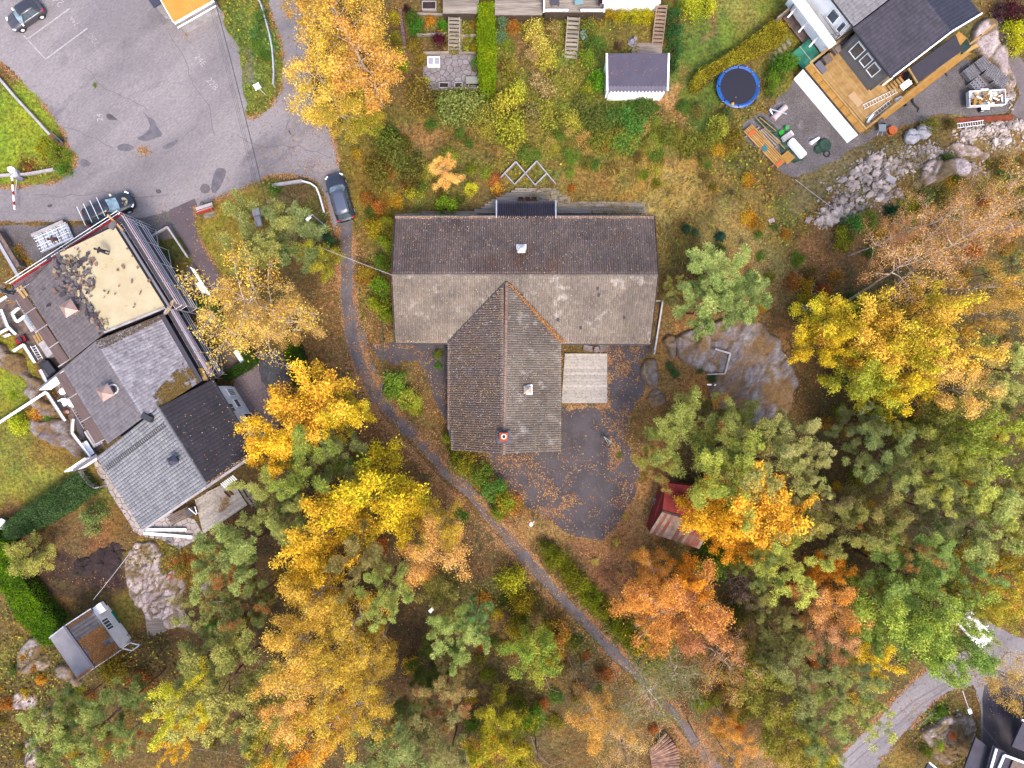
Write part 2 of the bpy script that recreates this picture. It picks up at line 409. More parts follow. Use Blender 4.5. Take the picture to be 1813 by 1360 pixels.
 # ---------------- soil, moss and sward colours of the land ----------------
Z=[(20,240,150,120,0,(134,144,34),1,'w'),(60,290,70,35,0,(120,100,40),.7,'g'),(450,100,80,130,0,(112,116,45),1,'g'),(470,60,20,90,.3,(90,118,50),.9,'g'),(445,110,18,30,0,(130,115,105),.8,'s'),(437,400,110,100,0,(150,125,48),1,'w'),(365,430,22,90,.5,(124,118,30),.9,'w'),(420,340,60,25,-.3,(170,130,80),.8,'d'),(530,362,55,40,0,(136,104,74),.9,'l'),(500,335,30,15,0,(100,110,45),.8,'g'),(570,400,25,60,0,(110,100,45),.9,'g'),(530,440,60,60,0,(110,95,50),.8,'g'),(10,700,60,120,0,(140,138,28),1,'w'),(60,820,130,70,.4,(136,124,52),1,'w'),(30,870,60,50,0,(135,130,50),.9,'w'),(110,810,60,30,0,(120,85,40),.7,'l'),(270,432,60,30,0,(96,92,22),1,'w'),(285,450,50,40,0,(84,84,20),1,'w'),(20,560,20,60,0,(140,110,30),.8,'g'),(40,450,40,25,0,(120,100,40),.8,'g'),(700,280,130,140,0,(118,104,52),1,'d'),(640,350,35,90,0,(132,108,48),.9,'d'),(720,250,60,50,0,(140,96,66),.7,'l'),(760,270,30,40,0,(160,120,80),.7,'l'),(960,120,220,120,0,(118,114,44),1,'g'),(1080,215,110,60,0,(96,112,44),.95,'g'),(930,250,150,70,0,(124,112,46),.9,'g'),(840,240,90,40,0,(128,100,58),.8,'d'),(900,110,35,30,0,(120,90,60),.9,'s'),(1160,190,45,30,0,(190,140,100),1,'l'),(1060,275,140,45,0,(124,118,54),.9,'d'),(1000,330,80,25,0,(150,118,66),.8,'d'),(1240,210,110,50,0,(122,100,52),.9,'g'),(1200,380,160,110,0,(152,116,68),1,'d'),(1185,330,80,55,0,(184,146,90),.9,'d'),(1120,300,70,30,0,(150,116,58),.8,'d'),(1300,290,90,70,0,(112,96,46),.9,'g'),(1290,50,120,110,0,(112,118,42),1,'w'),(1225,140,50,60,0,(96,108,40),1,'w'),(1305,40,50,40,0,(150,130,70),.7,'w'),(1240,70,16,50,.5,(128,92,62),.9,'s'),(1400,90,60,45,0,(128,112,40),1,'w'),(1340,430,110,80,0,(146,124,76),.9,'l'),(1320,500,90,60,0,(146,114,72),.9,'l'),(1310,380,60,40,0,(130,104,60),.8,'d'),(1440,360,90,60,0,(120,104,52),.9,'g'),(1460,330,60,30,0,(96,110,46),.7,'g'),(1550,320,130,60,0,(124,104,78),.9,'s'),(1650,330,120,80,0,(136,106,62),.9,'d'),(1600,370,60,40,0,(110,104,50),.8,'g'),(1500,430,120,60,0,(132,92,66),.9,'l'),(1640,420,120,60,0,(150,108,70),.8,'l'),(1740,60,40,60,0,(120,100,60),.9,'g'),(1760,260,90,60,0,(130,104,70),.9,'s'),(1420,560,60,60,0,(120,84,56),.9,'l'),(1660,760,300,320,0,(84,70,40),1,'l'),(1400,1000,250,260,0,(92,72,42),1,'l'),(600,1100,380,330,0,(90,68,44),1,'l'),(1280,1250,220,160,0,(112,86,56),.9,'l'),(1600,1120,80,60,0,(110,92,50),.8,'g'),(1700,1090,80,50,0,(130,108,40),.9,'g'),(1670,1270,60,60,0,(88,106,34),1,'g'),(1600,1345,60,40,.6,(150,116,56),.8,'l'),(1700,1330,60,50,0,(110,90,50),.9,'g'),(50,1260,140,160,0,(102,82,42),1,'g'),(20,1080,50,80,0,(120,96,48),.9,'g'),(30,1180,50,30,0,(124,110,50),.8,'g'),(115,960,120,80,0,(118,82,52),1,'s'),(60,970,70,60,0,(88,58,50),.8,'s'),(100,1040,70,50,0,(78,52,44),.9,'s'),(180,990,50,45,0,(66,44,44),1,'s'),(200,900,30,40,.4,(130,94,44),.8,'w'),(230,1080,45,60,0,(118,102,44),1,'w'),(160,1040,40,20,0,(110,90,46),.7,'w'),(300,990,70,50,0,(128,104,44),.9,'g'),(360,1040,40,70,0,(150,118,54),.9,'g'),(270,1180,70,50,0,(92,72,34),.9,'g'),(555,620,45,110,0,(136,100,62),1,'l'),(540,520,50,40,0,(110,86,50),.8,'l'),(660,560,40,90,0,(122,102,54),.9,'d'),(672,480,20,120,0,(116,106,44),.8,'g'),(720,760,70,40,.7,(134,96,62),.9,'l'),(690,810,70,40,.7,(140,92,58),.9,'l'),(780,870,60,24,.8,(146,98,62),.9,'l'),(860,930,60,24,.8,(140,98,62),.9,'l'),(900,860,50,40,0,(156,112,70),.8,'l'),(960,930,50,30,0,(166,120,78),.9,'l'),(1150,900,60,90,0,(170,118,80),1,'l'),(1080,980,90,50,0,(162,114,78),1,'l'),(1020,1010,60,60,.8,(124,78,62),.8,'l'),(1190,990,60,30,0,(120,96,58),.9,'d'),(1110,1020,60,40,0,(150,104,74),.9,'l'),(920,1110,150,140,0,(118,92,58),.9,'d'),(880,1040,60,60,0,(100,88,46),.8,'g'),(1010,1170,60,60,.8,(110,98,50),.8,'g'),(1160,1170,90,60,.8,(112,110,58),.9,'g'),(830,960,40,60,0,(104,80,54),.9,'l'),(1240,640,130,90,0,(152,108,68),1,'l'),(1180,660,40,70,0,(156,110,66),.9,'l'),(1390,640,50,120,0,(142,102,66),.9,'l'),(775,640,25,50,0,(136,112,58),.9,'g'),(1420,730,40,60,0,(100,74,44),.8,'l'),(1210,440,40,80,0,(110,92,46),.8,'d')]
KIND={'g':0,'d':1,'l':2,'w':3,'s':4}
ZC=[A(*z[5])for z in Z]
def paint(x,y):
 x=np.asarray(x,float);y=np.asarray(y,float)
 wx=(fbm(x,y,0.22,4)-0.5)*9;wy=(fbm(x+50,y+31,0.22,4)-0.5)*9
 u=(x+wx)/(K*H)+906.5;v=680-(y+wy)/(K*H)
 c=np.ones(x.shape+(3,))*np.array(A(112,86,50));k=np.full(x.shape,2)
 for z,col in zip(Z,ZC):
  du=(u-z[0]);dv=(v-z[1]);ca,sa=math.cos(z[4]),math.sin(z[4])
  a=(du*ca+dv*sa)/z[2];b=(-du*sa+dv*ca)/z[3]
  r=np.sqrt(a*a+b*b);w=np.clip((1.15-r)/0.45,0,1)*z[6]
  c=c*(1-w[...,None])+np.array(col)*w[...,None]
  k=np.where(w>0.5,KIND[z[7]],k)
 c=c*np.array([1.32,1.46,1.12]);n=0.62+0.76*fbm(x,y,0.9,4)[...,None];n2=(fbm(x+9,y,0.5,3)-0.5)[...,None]*np.array([0.5,-0.1,-0.3])
 return np.clip(c*n*(1+n2),0.004,0.8),k
def ground_mesh():
 s=0.42;xs=np.arange(-66,66.01,s);ys=np.arange(-52,52.01,s);X,Y=np.meshgrid(xs,ys)
 c,_=paint(X,Y);Zz=hgt(X,Y);ny,nx=X.shape
 V=np.stack([X,Y,Zz],-1).reshape(-1,3);i=np.arange(ny*nx).reshape(ny,nx)
 F=np.stack([i[:-1,:-1],i[:-1,1:],i[1:,1:],i[1:,:-1]],-1).reshape(-1,4)
 C=c.reshape(-1,3)
 ring=[(-66,-52),(xs[-1],-52),(xs[-1],ys[-1]),(-66,ys[-1])];far=[(-600,-600),(600,-600),(600,600),(-600,600)]
 b=len(V);V=np.vstack([V,[(p[0],p[1],-0.3)for p in ring],[(p[0],p[1],-0.3)for p in far]])
 F=np.vstack([F,[(b+k,b+4+k,b+4+(k+1)%4,b+(k+1)%4)for k in range(4)]])
 C=np.vstack([C,np.ones((8,3))*np.array(A(104,84,46))])
 m=pm('soil_and_sward',(0,0,0),attr='col',fine=0.6,fscale=3.4,bump=1.0,bscale=6,rough=0.95)
 me=mesh_np('ground',V,F,m,{'col':('FLOAT_COLOR','POINT',np.hstack([C,np.ones((len(C),1))]))},smooth=True)
 tag(new_obj('ground',me),kind='structure')
ground_mesh()
def struct(name,w,z,m,rag=0.25):return tag(sheet(name,ragged(w,rag,0.5)if rag else w,z,m),kind='structure')
struct('gravel_verge',grablw,0.012,gravel)
struct('road_and_parking',lotw,0.020,asphalt,0.22)
_i=lot.index((617,350));_j=lot.index((594,420));struct('footpath',[tuple(P(u,v)[:2])for u,v in[(620,372)]+lot[_i+1:_j+1]+[(598,398)]],0.027,asphalt_path,0.3)
struct('lower_road',road2w,0.020,asphalt,0.3)
struct('driveway',drivew,0.028,asphalt_new,0.04)
struct('house_yard',yardw,0.020,asphalt_dark,0.35)
struct('side_yard',yardww,0.024,asphalt_dark,0.35)
struct('gravel_yard',gravrw,0.020,gravel,0.4)
struct('gravel_path',pathrw,0.024,pm('path_gravel',A(150,136,138),A(132,118,120),scale=1,fine=0.2),0.3)
struct('courtyard_gravel',gravlw,0.020,gravel_pink,0.2)
for q in(sq1w,sq2w):struct('patio_gravel',q,0.020,gravel_tan,0.05)
struct('entrance_paving',sq3w,0.020,asphalt_new,0.05)
struct('terrace_paving',terrw,0.020,wood_deck_brown,0.05)
struct('lower_asphalt_apron',[tuple(P(u,v)[:2])for u,v in smooth_poly([(1745,1200),(1830,1195),(1990,1190),(1990,1440),(1765,1440),(1742,1340),(1738,1250)],1)],0.026,pm('wet_asphalt',A(112,104,114),A(84,76,86),scale=0.5,fine=0.12,stretch=(0.2,2,0.4)),0.2)
for nm,pts,m in(('road_patch',[(250,193),(262,205),(272,212),(279,225),(290,240),(272,245),(258,250),(240,246),(256,238),(266,225),(262,212)],asphalt_patch),('road_patch',[(207,258),(218,253),(232,256),(240,262),(226,268),(210,266)],asphalt_patch),('road_patch',[(284,262),(300,252),(318,246),(312,256),(298,266)],asphalt_patch),('road_stain',[(186,206),(192,199),(203,206),(214,216),(204,213),(194,214)],stain_mat),('road_stain',[(276,336),(283,335),(286,339),(282,343),(277,341)],stain_mat),('road_stain',[(84,364),(92,361),(93,365),(86,367)],stain_mat),('road_patch',[(143,283),(150,280),(165,290),(155,296),(144,294)],asphalt_patch),('road_patch',[(380,300),(396,296),(402,306),(392,330),(378,345),(372,330)],asphalt_patch)):
 struct(nm,[tuple(P(u,v)[:2])for u,v in smooth_poly(pts,1)],0.025,m,0.12)
tyre=pm('tyre_track',A(142,134,142),A(158,150,156),scale=2)
def ribbon(name,pts,w,z,m):
 pts=[P(u,v)for u,v in pts];l=[];r=[]
 for i,p in enumerate(pts):
  d=(pts[min(i+1,len(pts)-1)]-pts[max(i-1,0)]).normalized();nn=Vector((-d.y,d.x,0))*w/2
  l.append((p+nn)[:2]);r.append((p-nn)[:2])
 return tag(sheet(name,[tuple(q)for q in l+r[::-1]],z,m),kind='structure')
for k,q in enumerate([[(1490,1350),(1560,1290),(1620,1240),(1680,1206)],[(1505,1356),(1570,1300),(1630,1248),(1690,1210)],[(1545,1362),(1610,1300),(1665,1250)]]):ribbon('tyre_mark',q,0.14,0.026,tyre)
ribbon('asphalt_seam',[(-60,377),(0,376),(60,377),(140,381),(250,374)],0.05,0.026,tyre)
crk=pm('asphalt_crack',A(112,104,108))
for c_ in([(505,180),(512,205),(508,222),(516,240)],[(300,60),(330,110),(342,150),(372,190),(380,240)],[(150,120),(190,160),(230,175),(262,196)],[(60,345),(110,350),(170,342),(240,350),(300,344)],[(420,240),(470,262),(530,258),(590,280)],[(90,220),(140,232),(200,262)],[(530,40),(524,90),(538,150)]):
 q=[c_[0]]
 for a_,b_ in zip(c_,c_[1:]):q+=[(lerp(a_[0],b_[0],t)+R.gauss(0,2),lerp(a_[1],b_[1],t)+R.gauss(0,2))for t in(.25,.5,.75)]+[b_]
 ribbon('asphalt_crack',q,.035,.0265,crk)
for a,b in(((48,70),(124,15)),((81,105),(155,50)),((42,63),(81,105))):ribbon('parking_line',[a,b],0.12,0.030,white_line)
def text(s,u,v,ang,size,faint=False):
 size*=.86
 cu=bpy.data.curves.new('txt','FONT');cu.body=s;cu.size=size;cu.align_x='CENTER';cu.align_y='CENTER';cu.resolution_u=2;cu.offset=-0.008
 o=bpy.data.objects.new('tmp',cu);me=bpy.data.meshes.new_from_object(o);me.materials.clear()
 me.materials.append(pm('faded_paint',A(200,192,198),A(176,168,174),scale=5)if faint else white_line)
 bpy.data.objects.remove(o)
 q=new_obj('painted_number',me,None,P(u,v)+Vector((0,0,0.034)));q.rotation_euler=(0,0,ang);q['kind']='structure'
text('24',104,2,math.radians(135),1.3);text('24A',131,38,math.radians(130),0.75);text('22C',166,70,math.radians(130),0.95,True)
text('24',177,208,math.radians(100),0.95);text('24E',355,107,math.radians(-50),1.0);text('22B',376,149,math.radians(-50),1.0);text('11',362,64,math.radians(-60),0.7,True)
# ---------------- scatter of low plants and litter ----------------
def cards(c,L,Wd,az,tilt,roll=None):
 0
 n=len(c);ca,sa=np.cos(az),np.sin(az);ct,st=np.cos(tilt),np.sin(tilt)
 d=np.stack([ca*ct,sa*ct,st],-1);s=np.stack([-sa,ca,np.zeros(n)],-1)
 if roll is not None:
  up=np.cross(d,s);s=s*np.cos(roll)[:,None]+up*np.sin(roll)[:,None]
 L=np.broadcast_to(np.asarray(L),(n,))[:,None];Wd=np.broadcast_to(np.asarray(Wd),(n,))[:,None]
 a=c-d*L/2;b=c+d*L/2;m=c+d*L*0.05
 V=np.stack([a,m-s*Wd/2,b,m+s*Wd/2],1).reshape(-1,3)
 return V,np.arange(n*4).reshape(n,4)
def scat_obj(name,V,C,label,cat):
 n=len(V)//4
 m=pm('plant_litter',(0,0,0),attr='col',rough=0.9)
 me=mesh_np(name,V,np.arange(n*4).reshape(n,4),m,{'col':('FLOAT_COLOR','POINT',np.hstack([np.repeat(C,4,0),np.ones((4*n,1))]))})
 return tag(new_obj(name,me),label,cat,kind='stuff')
def ground_cover():
 N=400000
 x=NR.uniform(-58,58,N);y=NR.uniform(-45,45,N)
 fr=(np.abs(x)<52.5)&(np.abs(y)<40);keep=fr|(NR.random(N)<0.35)
 keep&=~look(MASK,x,y);x,y=x[keep],y[keep];c,k=paint(x,y)
 keep=(k!=4)|(NR.random(len(x))<0.25)
 x,y,c,k=x[keep],y[keep],c[keep],k[keep];n=len(x);z=hgt(x,y)
 val=NR.uniform(0.45,1.9,n)[:,None];hue=NR.normal(0,1,(n,1))*np.array([0.10,0.03,-0.10])
 cc=c*val*(1+hue);u=NR.random(n)
 st=(u<0.10)&(k!=3);cc[st]=np.array(A(220,160,60))*NR.uniform(0.5,1.2,(st.sum(),1))
 st=(u>0.10)&(u<0.17)&(k<2);cc[st]=np.array(A(190,196,50))*NR.uniform(0.6,1.5,(st.sum(),1))
 st=(u>0.17)&(u<0.30)&(k==2);cc[st]=np.array(A(170,98,52))*NR.uniform(0.5,1.1,(st.sum(),1))
 st=(u>0.30)&(u<0.36)&(k==2);cc[st]=np.array(A(100,116,44))*NR.uniform(0.5,1.1,(st.sum(),1))
 hump=fbm(x+3,y+7,0.8,3)
 L=np.where(k==0,NR.uniform(.13,.3,n),np.where(k==1,NR.uniform(.35,.8,n),np.where(k==3,NR.uniform(.1,.2,n),NR.uniform(.1,.2,n))))
 Wd=np.where(k==1,0.05,np.where(k==3,0.06,L*0.65))
 h=np.where(k==0,NR.random(n)*np.clip(hump-0.3,0,1)*1.6,np.where(k==1,NR.uniform(.03,.35,n),np.where(k==3,.05,.03)))
 flow=fbm(x,y,0.25,2)*14
 az=np.where(k==1,flow+NR.normal(0,0.6,n),NR.uniform(0,2*PI,n))
 tilt=np.where(k==2,NR.normal(0,.25,n),np.where(k==3,NR.uniform(.3,1.2,n),NR.normal(.25,.4,n)))
 V,_=cards(np.stack([x,y,z+h],-1),L,Wd,az,tilt,NR.normal(0,.3,n))
 scat_obj('ground_cover',V,np.clip(cc,.004,.8),'low weeds, dry grass and leaf litter covering the open ground','ground cover')
ground_cover()
PATHC=[(614,400),(613,450),(614,517),(621,585),(639,650),(662,695),(688,735),(725,776),(755,806),(790,844),(818,872),(850,906),(885,940),(912,968),(940,1000),(980,1045),(1024,1092),(1080,1150),(1140,1210),(1190,1262),(1220,1300),(1255,1348)]
def leaf_litter():
 pts=[];col=[]
 pal=[A(226,160,98),A(206,134,82),A(236,186,116),A(190,124,82),A(226,198,146),A(166,106,74)]
 def put(u,v,zoff=0.045,pal=pal):
  X=(u-906.5)*K*H;Y=(680-v)*K*H;kp=NR.random(len(u))<np.clip((fbm(X+11,Y+5,.9,3)-.40)*7,.1,1);X,Y=X[kp],Y[kp];n=len(X)
  pts.append(np.stack([X,Y,np.maximum(hgt(X,Y),0.02)+zoff*NR.uniform(.4,1.2,n)],-1))
  col.append(np.array(pal)[NR.integers(0,len(pal),n)]*NR.uniform(.55,1.15,(n,1)))
 c=np.array(PATHC,float)
 for i in range(len(c)-1):
  L=np.linalg.norm(c[i+1]-c[i]);d=(c[i+1]-c[i])/L;nn=np.array([-d[1],d[0]])
  for s,wid,dens in((1,6,16),(-1,6,16),(1,20,9),(-1,26,9)):
   n=int(L*dens);t=NR.random(n);e=13+np.abs(NR.normal(0,wid,n))*(1 if wid>10 else .7)-(3 if wid<10 else 0)
   q=c[i]+(c[i+1]-c[i])*t[:,None]+nn*(s*e)[:,None];put(q[:,0],q[:,1])
  n=int(L*2.5);t=NR.random(n);q=c[i]+(c[i+1]-c[i])*t[:,None]+nn*NR.normal(0,9,n)[:,None];put(q[:,0],q[:,1])
 edges=[[(437,207),(450,208),(477,190),(496,162),(501,118),(497,78),(484,44),(474,7)],[(560,190),(585,225),(598,270),(606,320),(622,380)],[(379,357),(406,345),(453,324),(484,311),(535,313),(562,325),(575,355),(585,399)],[(0,112),(40,150),(86,196),(112,235),(120,262),(136,285)],[(136,290),(105,322),(30,331),(0,332)],[(345,365),(345,400),(372,455),(396,505)],[(1470,1350),(1540,1284),(1602,1216),(1650,1175)],[(1560,1345),(1650,1250),(1700,1215)],[(993,722),(1075,720),(1078,640),(1074,612)],[(985,700),(990,640),(990,615)]]
 for e in edges:
  e=np.array(e,float)
  for i in range(len(e)-1):
   L=np.linalg.norm(e[i+1]-e[i]);n=int(L*7);t=NR.random(n);q=e[i]+(e[i+1]-e[i])*t[:,None]+NR.normal(0,2.6,(n,2));put(q[:,0],q[:,1])
 blobs=[(940,870,40,30,1500),(985,885,22,14,900),(1085,775,16,26,900),(1095,805,14,14,500),(1100,690,28,60,2500),(1120,640,20,30,1200),(1030,830,50,25,500),(900,815,40,10,800),(955,905,30,18,900),(1100,860,20,40,500),(1030,718,40,8,700),(990,660,6,45,600),(1150,900,40,60,2600),(1080,990,60,40,2500),(1050,930,60,40,900),(540,250,50,90,700),(520,120,30,100,500),(560,330,20,40,250),(255,267,9,5,250),(705,660,60,40,1400),(700,610,30,20,500),(640,690,20,30,400),(800,700,12,40,500),(740,745,40,40,900),(690,800,50,50,1600),(570,620,30,80,1800),(780,870,50,40,1500),(870,950,50,40,1300),(1240,640,60,60,1800),(1390,640,30,80,900),(1320,500,70,40,1800),(340,78,3,3,40),(330,65,3,4,40),(1600,1280,40,30,400),(1730,1190,40,40,700),(430,390,60,50,900),(50,830,80,40,700),(270,432,40,40,260),(120,960,80,50,800),(340,460,20,50,200),(210,985,40,40,300),(1160,195,30,20,900),(900,110,30,20,400),(1380,520,60,50,1000)]
 for u,v,a,b,n in blobs:put(NR.normal(u,a,n)if 1 else 0,NR.normal(v,b,n))
 c=np.vstack(pts);cc=np.vstack(col);n=len(c)
 V,_=cards(c,NR.uniform(.09,.18,n),NR.uniform(.06,.12,n),NR.uniform(0,6.3,n),NR.normal(0,.2,n))
 scat_obj('fallen_leaves',V,cc,'orange and yellow fallen leaves drifted along the path, verges and yard','fallen leaves')
leaf_litter()
# ---------------- vegetation ----------------
bark_birch=pm('birch_bark',A(236,216,200,k=1.5),A(206,178,160,k=1.2),scale=3,fine=0.2,fscale=8,rough=0.8)
bark_pine=pm('pine_bark',A(176,120,92),A(130,96,82),scale=2,fine=0.2,fscale=8)
bark_grey=pm('grey_bark',A(150,128,112),A(112,92,80),scale=2,fine=0.2,fscale=8)
bark_pale=pm('dead_wood',A(196,166,146),A(150,124,108),scale=2,fine=0.2,fscale=8)
def skel(rs,h,Rc,base,nl,env,elev,r0,droop=0.0,nsub=6,ntw=3):
 0
 segs=[];tips=[]
 def rv(s):return Vector((rs.gauss(0,s),rs.gauss(0,s),rs.gauss(0,s)))
 tp=[Vector((0,0,0))]
 for i in range(8):tp.append(Vector((tp[-1].x+rs.gauss(0,.012*h),tp[-1].y+rs.gauss(0,.012*h),h*(i+1)/8)))
 for i in range(8):segs.append((tp[i],tp[i+1],r0*(1-i/8.6),r0*(1-(i+1)/8.6)))
 def tr(t):k=min(7,int(t*8));return tp[k].lerp(tp[k+1],t*8-k)
 a=rs.random()*6
 for i in range(nl):
  t=base+(0.97-base)*(i+rs.random()*.6)/nl;a+=2.4+rs.gauss(0,.3)
  L=Rc*env(t)*rs.uniform(.8,1.12);el=elev(t)+rs.gauss(0,.12)
  d=Vector((math.cos(a)*math.cos(el),math.sin(a)*math.cos(el),math.sin(el)))
  p=tr(t);rr=r0*(1-t)*.75+.02;m=5;limb=i
  for k in range(m):
   d2=(d+rv(.16)+Vector((0,0,-droop*k/m))).normalized();q=p+d2*L/m/max(.35,math.cos(el))
   r1=rr*.72;segs.append((p,q,rr,r1))
   if k>=1:
    for _ in range(max(1,nsub//4)):
     ds=(d2+rv(.65)).normalized();ds.z*=.6;s0=p.lerp(q,rs.random());Ls=L*rs.uniform(.2,.42)
     s1=s0+ds*Ls*.55;s2=s1+(ds+rv(.4)+Vector((0,0,-droop))).normalized()*Ls*.45
     segs.append((s0,s1,r1*.55,r1*.35));segs.append((s1,s2,r1*.35,r1*.12))
     for f in(.5,.8,1.05):tips.append((s0.lerp(s1,f)if f<.6 else s1.lerp(s2,(f-.55)*2),limb))
     for _ in range(ntw):
      e=s1+(ds+rv(.8)).normalized()*Ls*.35;segs.append((s1,e,r1*.2,.008));tips.append((e,limb))
   p,rr,d=q,r1,d2
  tips.append((p,limb))
 return segs,tips
def wood_mesh(name,segs,mat,n=5,rmin=0.018):
 V=[];F=[]
 for p,q,a,b in segs:
  k=n if a>.06 else 3;a=max(a,rmin);b=max(b,rmin*.7)
  d=(q-p)
  if d.length<1e-4:continue
  d.normalize();x=d.orthogonal().normalized();y=d.cross(x);s=len(V)
  for c,r in((p,a),(q,b)):
   for i in range(k):t=2*PI*i/k;V.append(tuple(c+(x*math.cos(t)+y*math.sin(t))*r))
  for i in range(k):
   j=(i+1)%k;F.append((s+i,s+j,s+k+j,s+k+i))
 return mesh_np(name,V,F,mat,smooth=True)
def leaf_mesh(name,C,limb,L,Wd,tiltsd,rs,az=None,tilt=None,roll=None):
 n=len(C)
 V,F=cards(C,L,Wd,rs.uniform(0,6.3,n)if az is None else az,rs.normal(.0,tiltsd,n)if tilt is None else tilt,rs.normal(0,tiltsd,n)if roll is None else roll)
 v=np.repeat(rs.random(n),4)
 lr=rs.random(64)
 w=np.clip((lr[limb%64]-.5)*1.6+(fbm(C[:,0]+40,C[:,1]+C[:,2],.7,3)-.5)*3.2+.45+rs.normal(0,.12,n),0,1)
 return mesh_np(name,V,F,FOL,{'v':('FLOAT','POINT',v),'w':('FLOAT','POINT',np.repeat(w,4))})
ARCH={}
def arch_broad(key,seed,h,Rc,nleaf,ls,bark,base=.3,dense=1.0,nl=13,droop=0.1,r0=.17,hollow=False):
 rs=random.Random(seed);nr=np.random.default_rng(seed)
 env=lambda t:max(.25,math.sqrt(max(0,1-((t-.55)/.52)**2)));elev=lambda t:.25+1.0*max(0,t-.35)
 segs,tips=skel(rs,h,Rc,base,nl,env,elev,r0,droop)
 T=np.array([tuple(t[0])for t in tips]);l=np.array([t[1]for t in tips])
 i=nr.integers(0,len(T),nleaf);C=T[i]+nr.normal(0,1,(nleaf,3))*np.array([.34,.34,.24])*(Rc/4)
 if hollow:kp=nr.random(nleaf)<np.clip((np.hypot(C[:,0],C[:,1])/Rc-.04)/.34,.18,1);C=C[kp];i=i[kp];nleaf=len(C)
 ARCH[key]=dict(h=h,R=Rc,trunk=wood_mesh(key+'_wood',segs,bark),crown=leaf_mesh(key+'_leaves',C,l[i],nr.uniform(ls*.55,ls*1.75,nleaf),nr.uniform(ls*.4,ls*.95,nleaf),.42,nr))
def arch_pine(key,seed,h,Rc,nclump,per=105,nl=12,thin=1.0):
 rs=random.Random(seed);nr=np.random.default_rng(seed)
 env=lambda t:.55+.5*math.sin(min(1,max(0,(t-.35)/.65))*PI*.8);elev=lambda t:.05+.9*max(0,t-.6)
 segs,tips=skel(rs,h,Rc,.42,nl,env,elev,.19,-.12,5,2)
 T=np.array([tuple(t[0])for t in tips]);l=np.array([t[1]for t in tips])
 i=nr.permutation(len(T))[:nclump]if len(T)>=nclump else nr.integers(0,len(T),nclump)
 c=T[i]+nr.normal(0,.12,(len(i),3));rad=nr.uniform(.42,.80,len(i))*thin
 k=np.repeat(np.arange(len(i)),per);n=len(k)
 d=nr.normal(0,1,(n,3));d[:,2]=np.abs(d[:,2])*.8+.1;d/=np.linalg.norm(d,axis=1)[:,None]
 C=c[k]+d*(rad[k]*nr.uniform(.35,1,n))[:,None]*np.array([1,1,.62])
 az=np.arctan2(d[:,1],d[:,0]);tl=np.arcsin(d[:,2])*.5
 ARCH[key]=dict(h=h,R=Rc,trunk=wood_mesh(key+'_wood',segs,bark_pine),crown=leaf_mesh(key+'_needles',C,l[i][k],nr.uniform(.16,.30,n),nr.uniform(.045,.085,n),.3,nr,az=az,tilt=tl+nr.normal(0,.25,n),roll=nr.normal(0,.38,n)))
def arch_bush(key,seed,n,ls,h=1.8,Rc=1.2,clumps=26,bark=None,hollow=.75,spread=.2):
 rs=random.Random(seed);nr=np.random.default_rng(seed)
 d=nr.normal(0,1,(clumps,3));d[:,2]=np.abs(d[:,2]);d/=np.linalg.norm(d,axis=1)[:,None]
 c=d*nr.uniform(hollow,.95,clumps)[:,None]*np.array([Rc*.85,Rc*.85,h*.8])+[0,0,.15]
 c[:,:2]*=nr.uniform(.8,1.15,(clumps,1))
 i=nr.integers(0,clumps,n);C=c[i]+nr.normal(0,1,(n,3))*np.array([spread,spread,spread*.8])*Rc;C[:,2]=np.abs(C[:,2])+.03
 segs=[(Vector((rs.gauss(0,.05),rs.gauss(0,.05),0)),Vector(c[j]*.9),.03,.01)for j in range(0,clumps,2)]
 ARCH[key]=dict(h=h,R=Rc,trunk=wood_mesh(key+'_stems',segs,bark or bark_grey),crown=leaf_mesh(key+'_leaves',C,i,nr.uniform(ls*.7,ls*1.5,n),nr.uniform(ls*.45,ls*.8,n),.6,nr))
def arch_spruce(key,seed,h,Rc,n):
 rs=random.Random(seed);nr=np.random.default_rng(seed)
 segs=[(Vector((0,0,h*i/6)),Vector((0,0,h*(i+1)/6)),.12*(1-i/6.2),.12*(1-(i+1)/6.2))for i in range(6)]
 C=[];AZ=[];LB=[];a=0;nb=int(h*9)
 for b in range(nb):
  t=.08+.9*b/nb;a+=2.4;L=Rc*(1-t)**.8*rs.uniform(.8,1.1);s=Vector((0,0,h*t));e=s+Vector((math.cos(a)*L,math.sin(a)*L,-.12*L))
  segs.append((s,e,.03,.01));m=max(8,int(n/nb*(1.7*(1-t)+.2)))
  f=nr.random(m)**.7;off=nr.normal(0,1,m)*.16*(1.2-f)*L*1.6
  C.append(np.stack([s.x+(e.x-s.x)*f-math.sin(a)*off,s.y+(e.y-s.y)*f+math.cos(a)*off,s.z+(e.z-s.z)*f+nr.normal(0,.04,m)],-1));AZ.append(a+np.sign(off)*.6+nr.normal(0,.3,m));LB.append(np.full(m,b))
 C=np.vstack(C);n=len(C)
 ARCH[key]=dict(h=h,R=Rc,trunk=wood_mesh(key+'_wood',segs,bark_grey),crown=leaf_mesh(key+'_needles',C,np.concatenate(LB),nr.uniform(.12,.22,n),nr.uniform(.05,.08,n),.3,nr,az=np.concatenate(AZ)))
for s in range(4):arch_broad('birch%d'%s,20+s,12,4.0,14500,.145,bark_birch,droop=.35,nl=15,r0=.21,hollow=True)
for s in range(3):arch_broad('sparse%d'%s,70+s,12,4.0,5600,.115,bark_birch,base=.48,droop=.25,nl=16,r0=.17,hollow=True)
for s in range(4):arch_broad('maple%d'%s,40+s,9,4.0,12000,.19,bark_grey,droop=0,nl=15)
for s in range(2):arch_broad('bare%d'%s,90+s,9,4.0,1500,.11,bark_pale,droop=.1,nl=13,r0=.15)
for s in range(5):arch_pine('pine%d'%s,60+s,11,4.0,165,per=140)
for s in range(4):arch_bush('bush%d'%s,80+s,1500,.13)
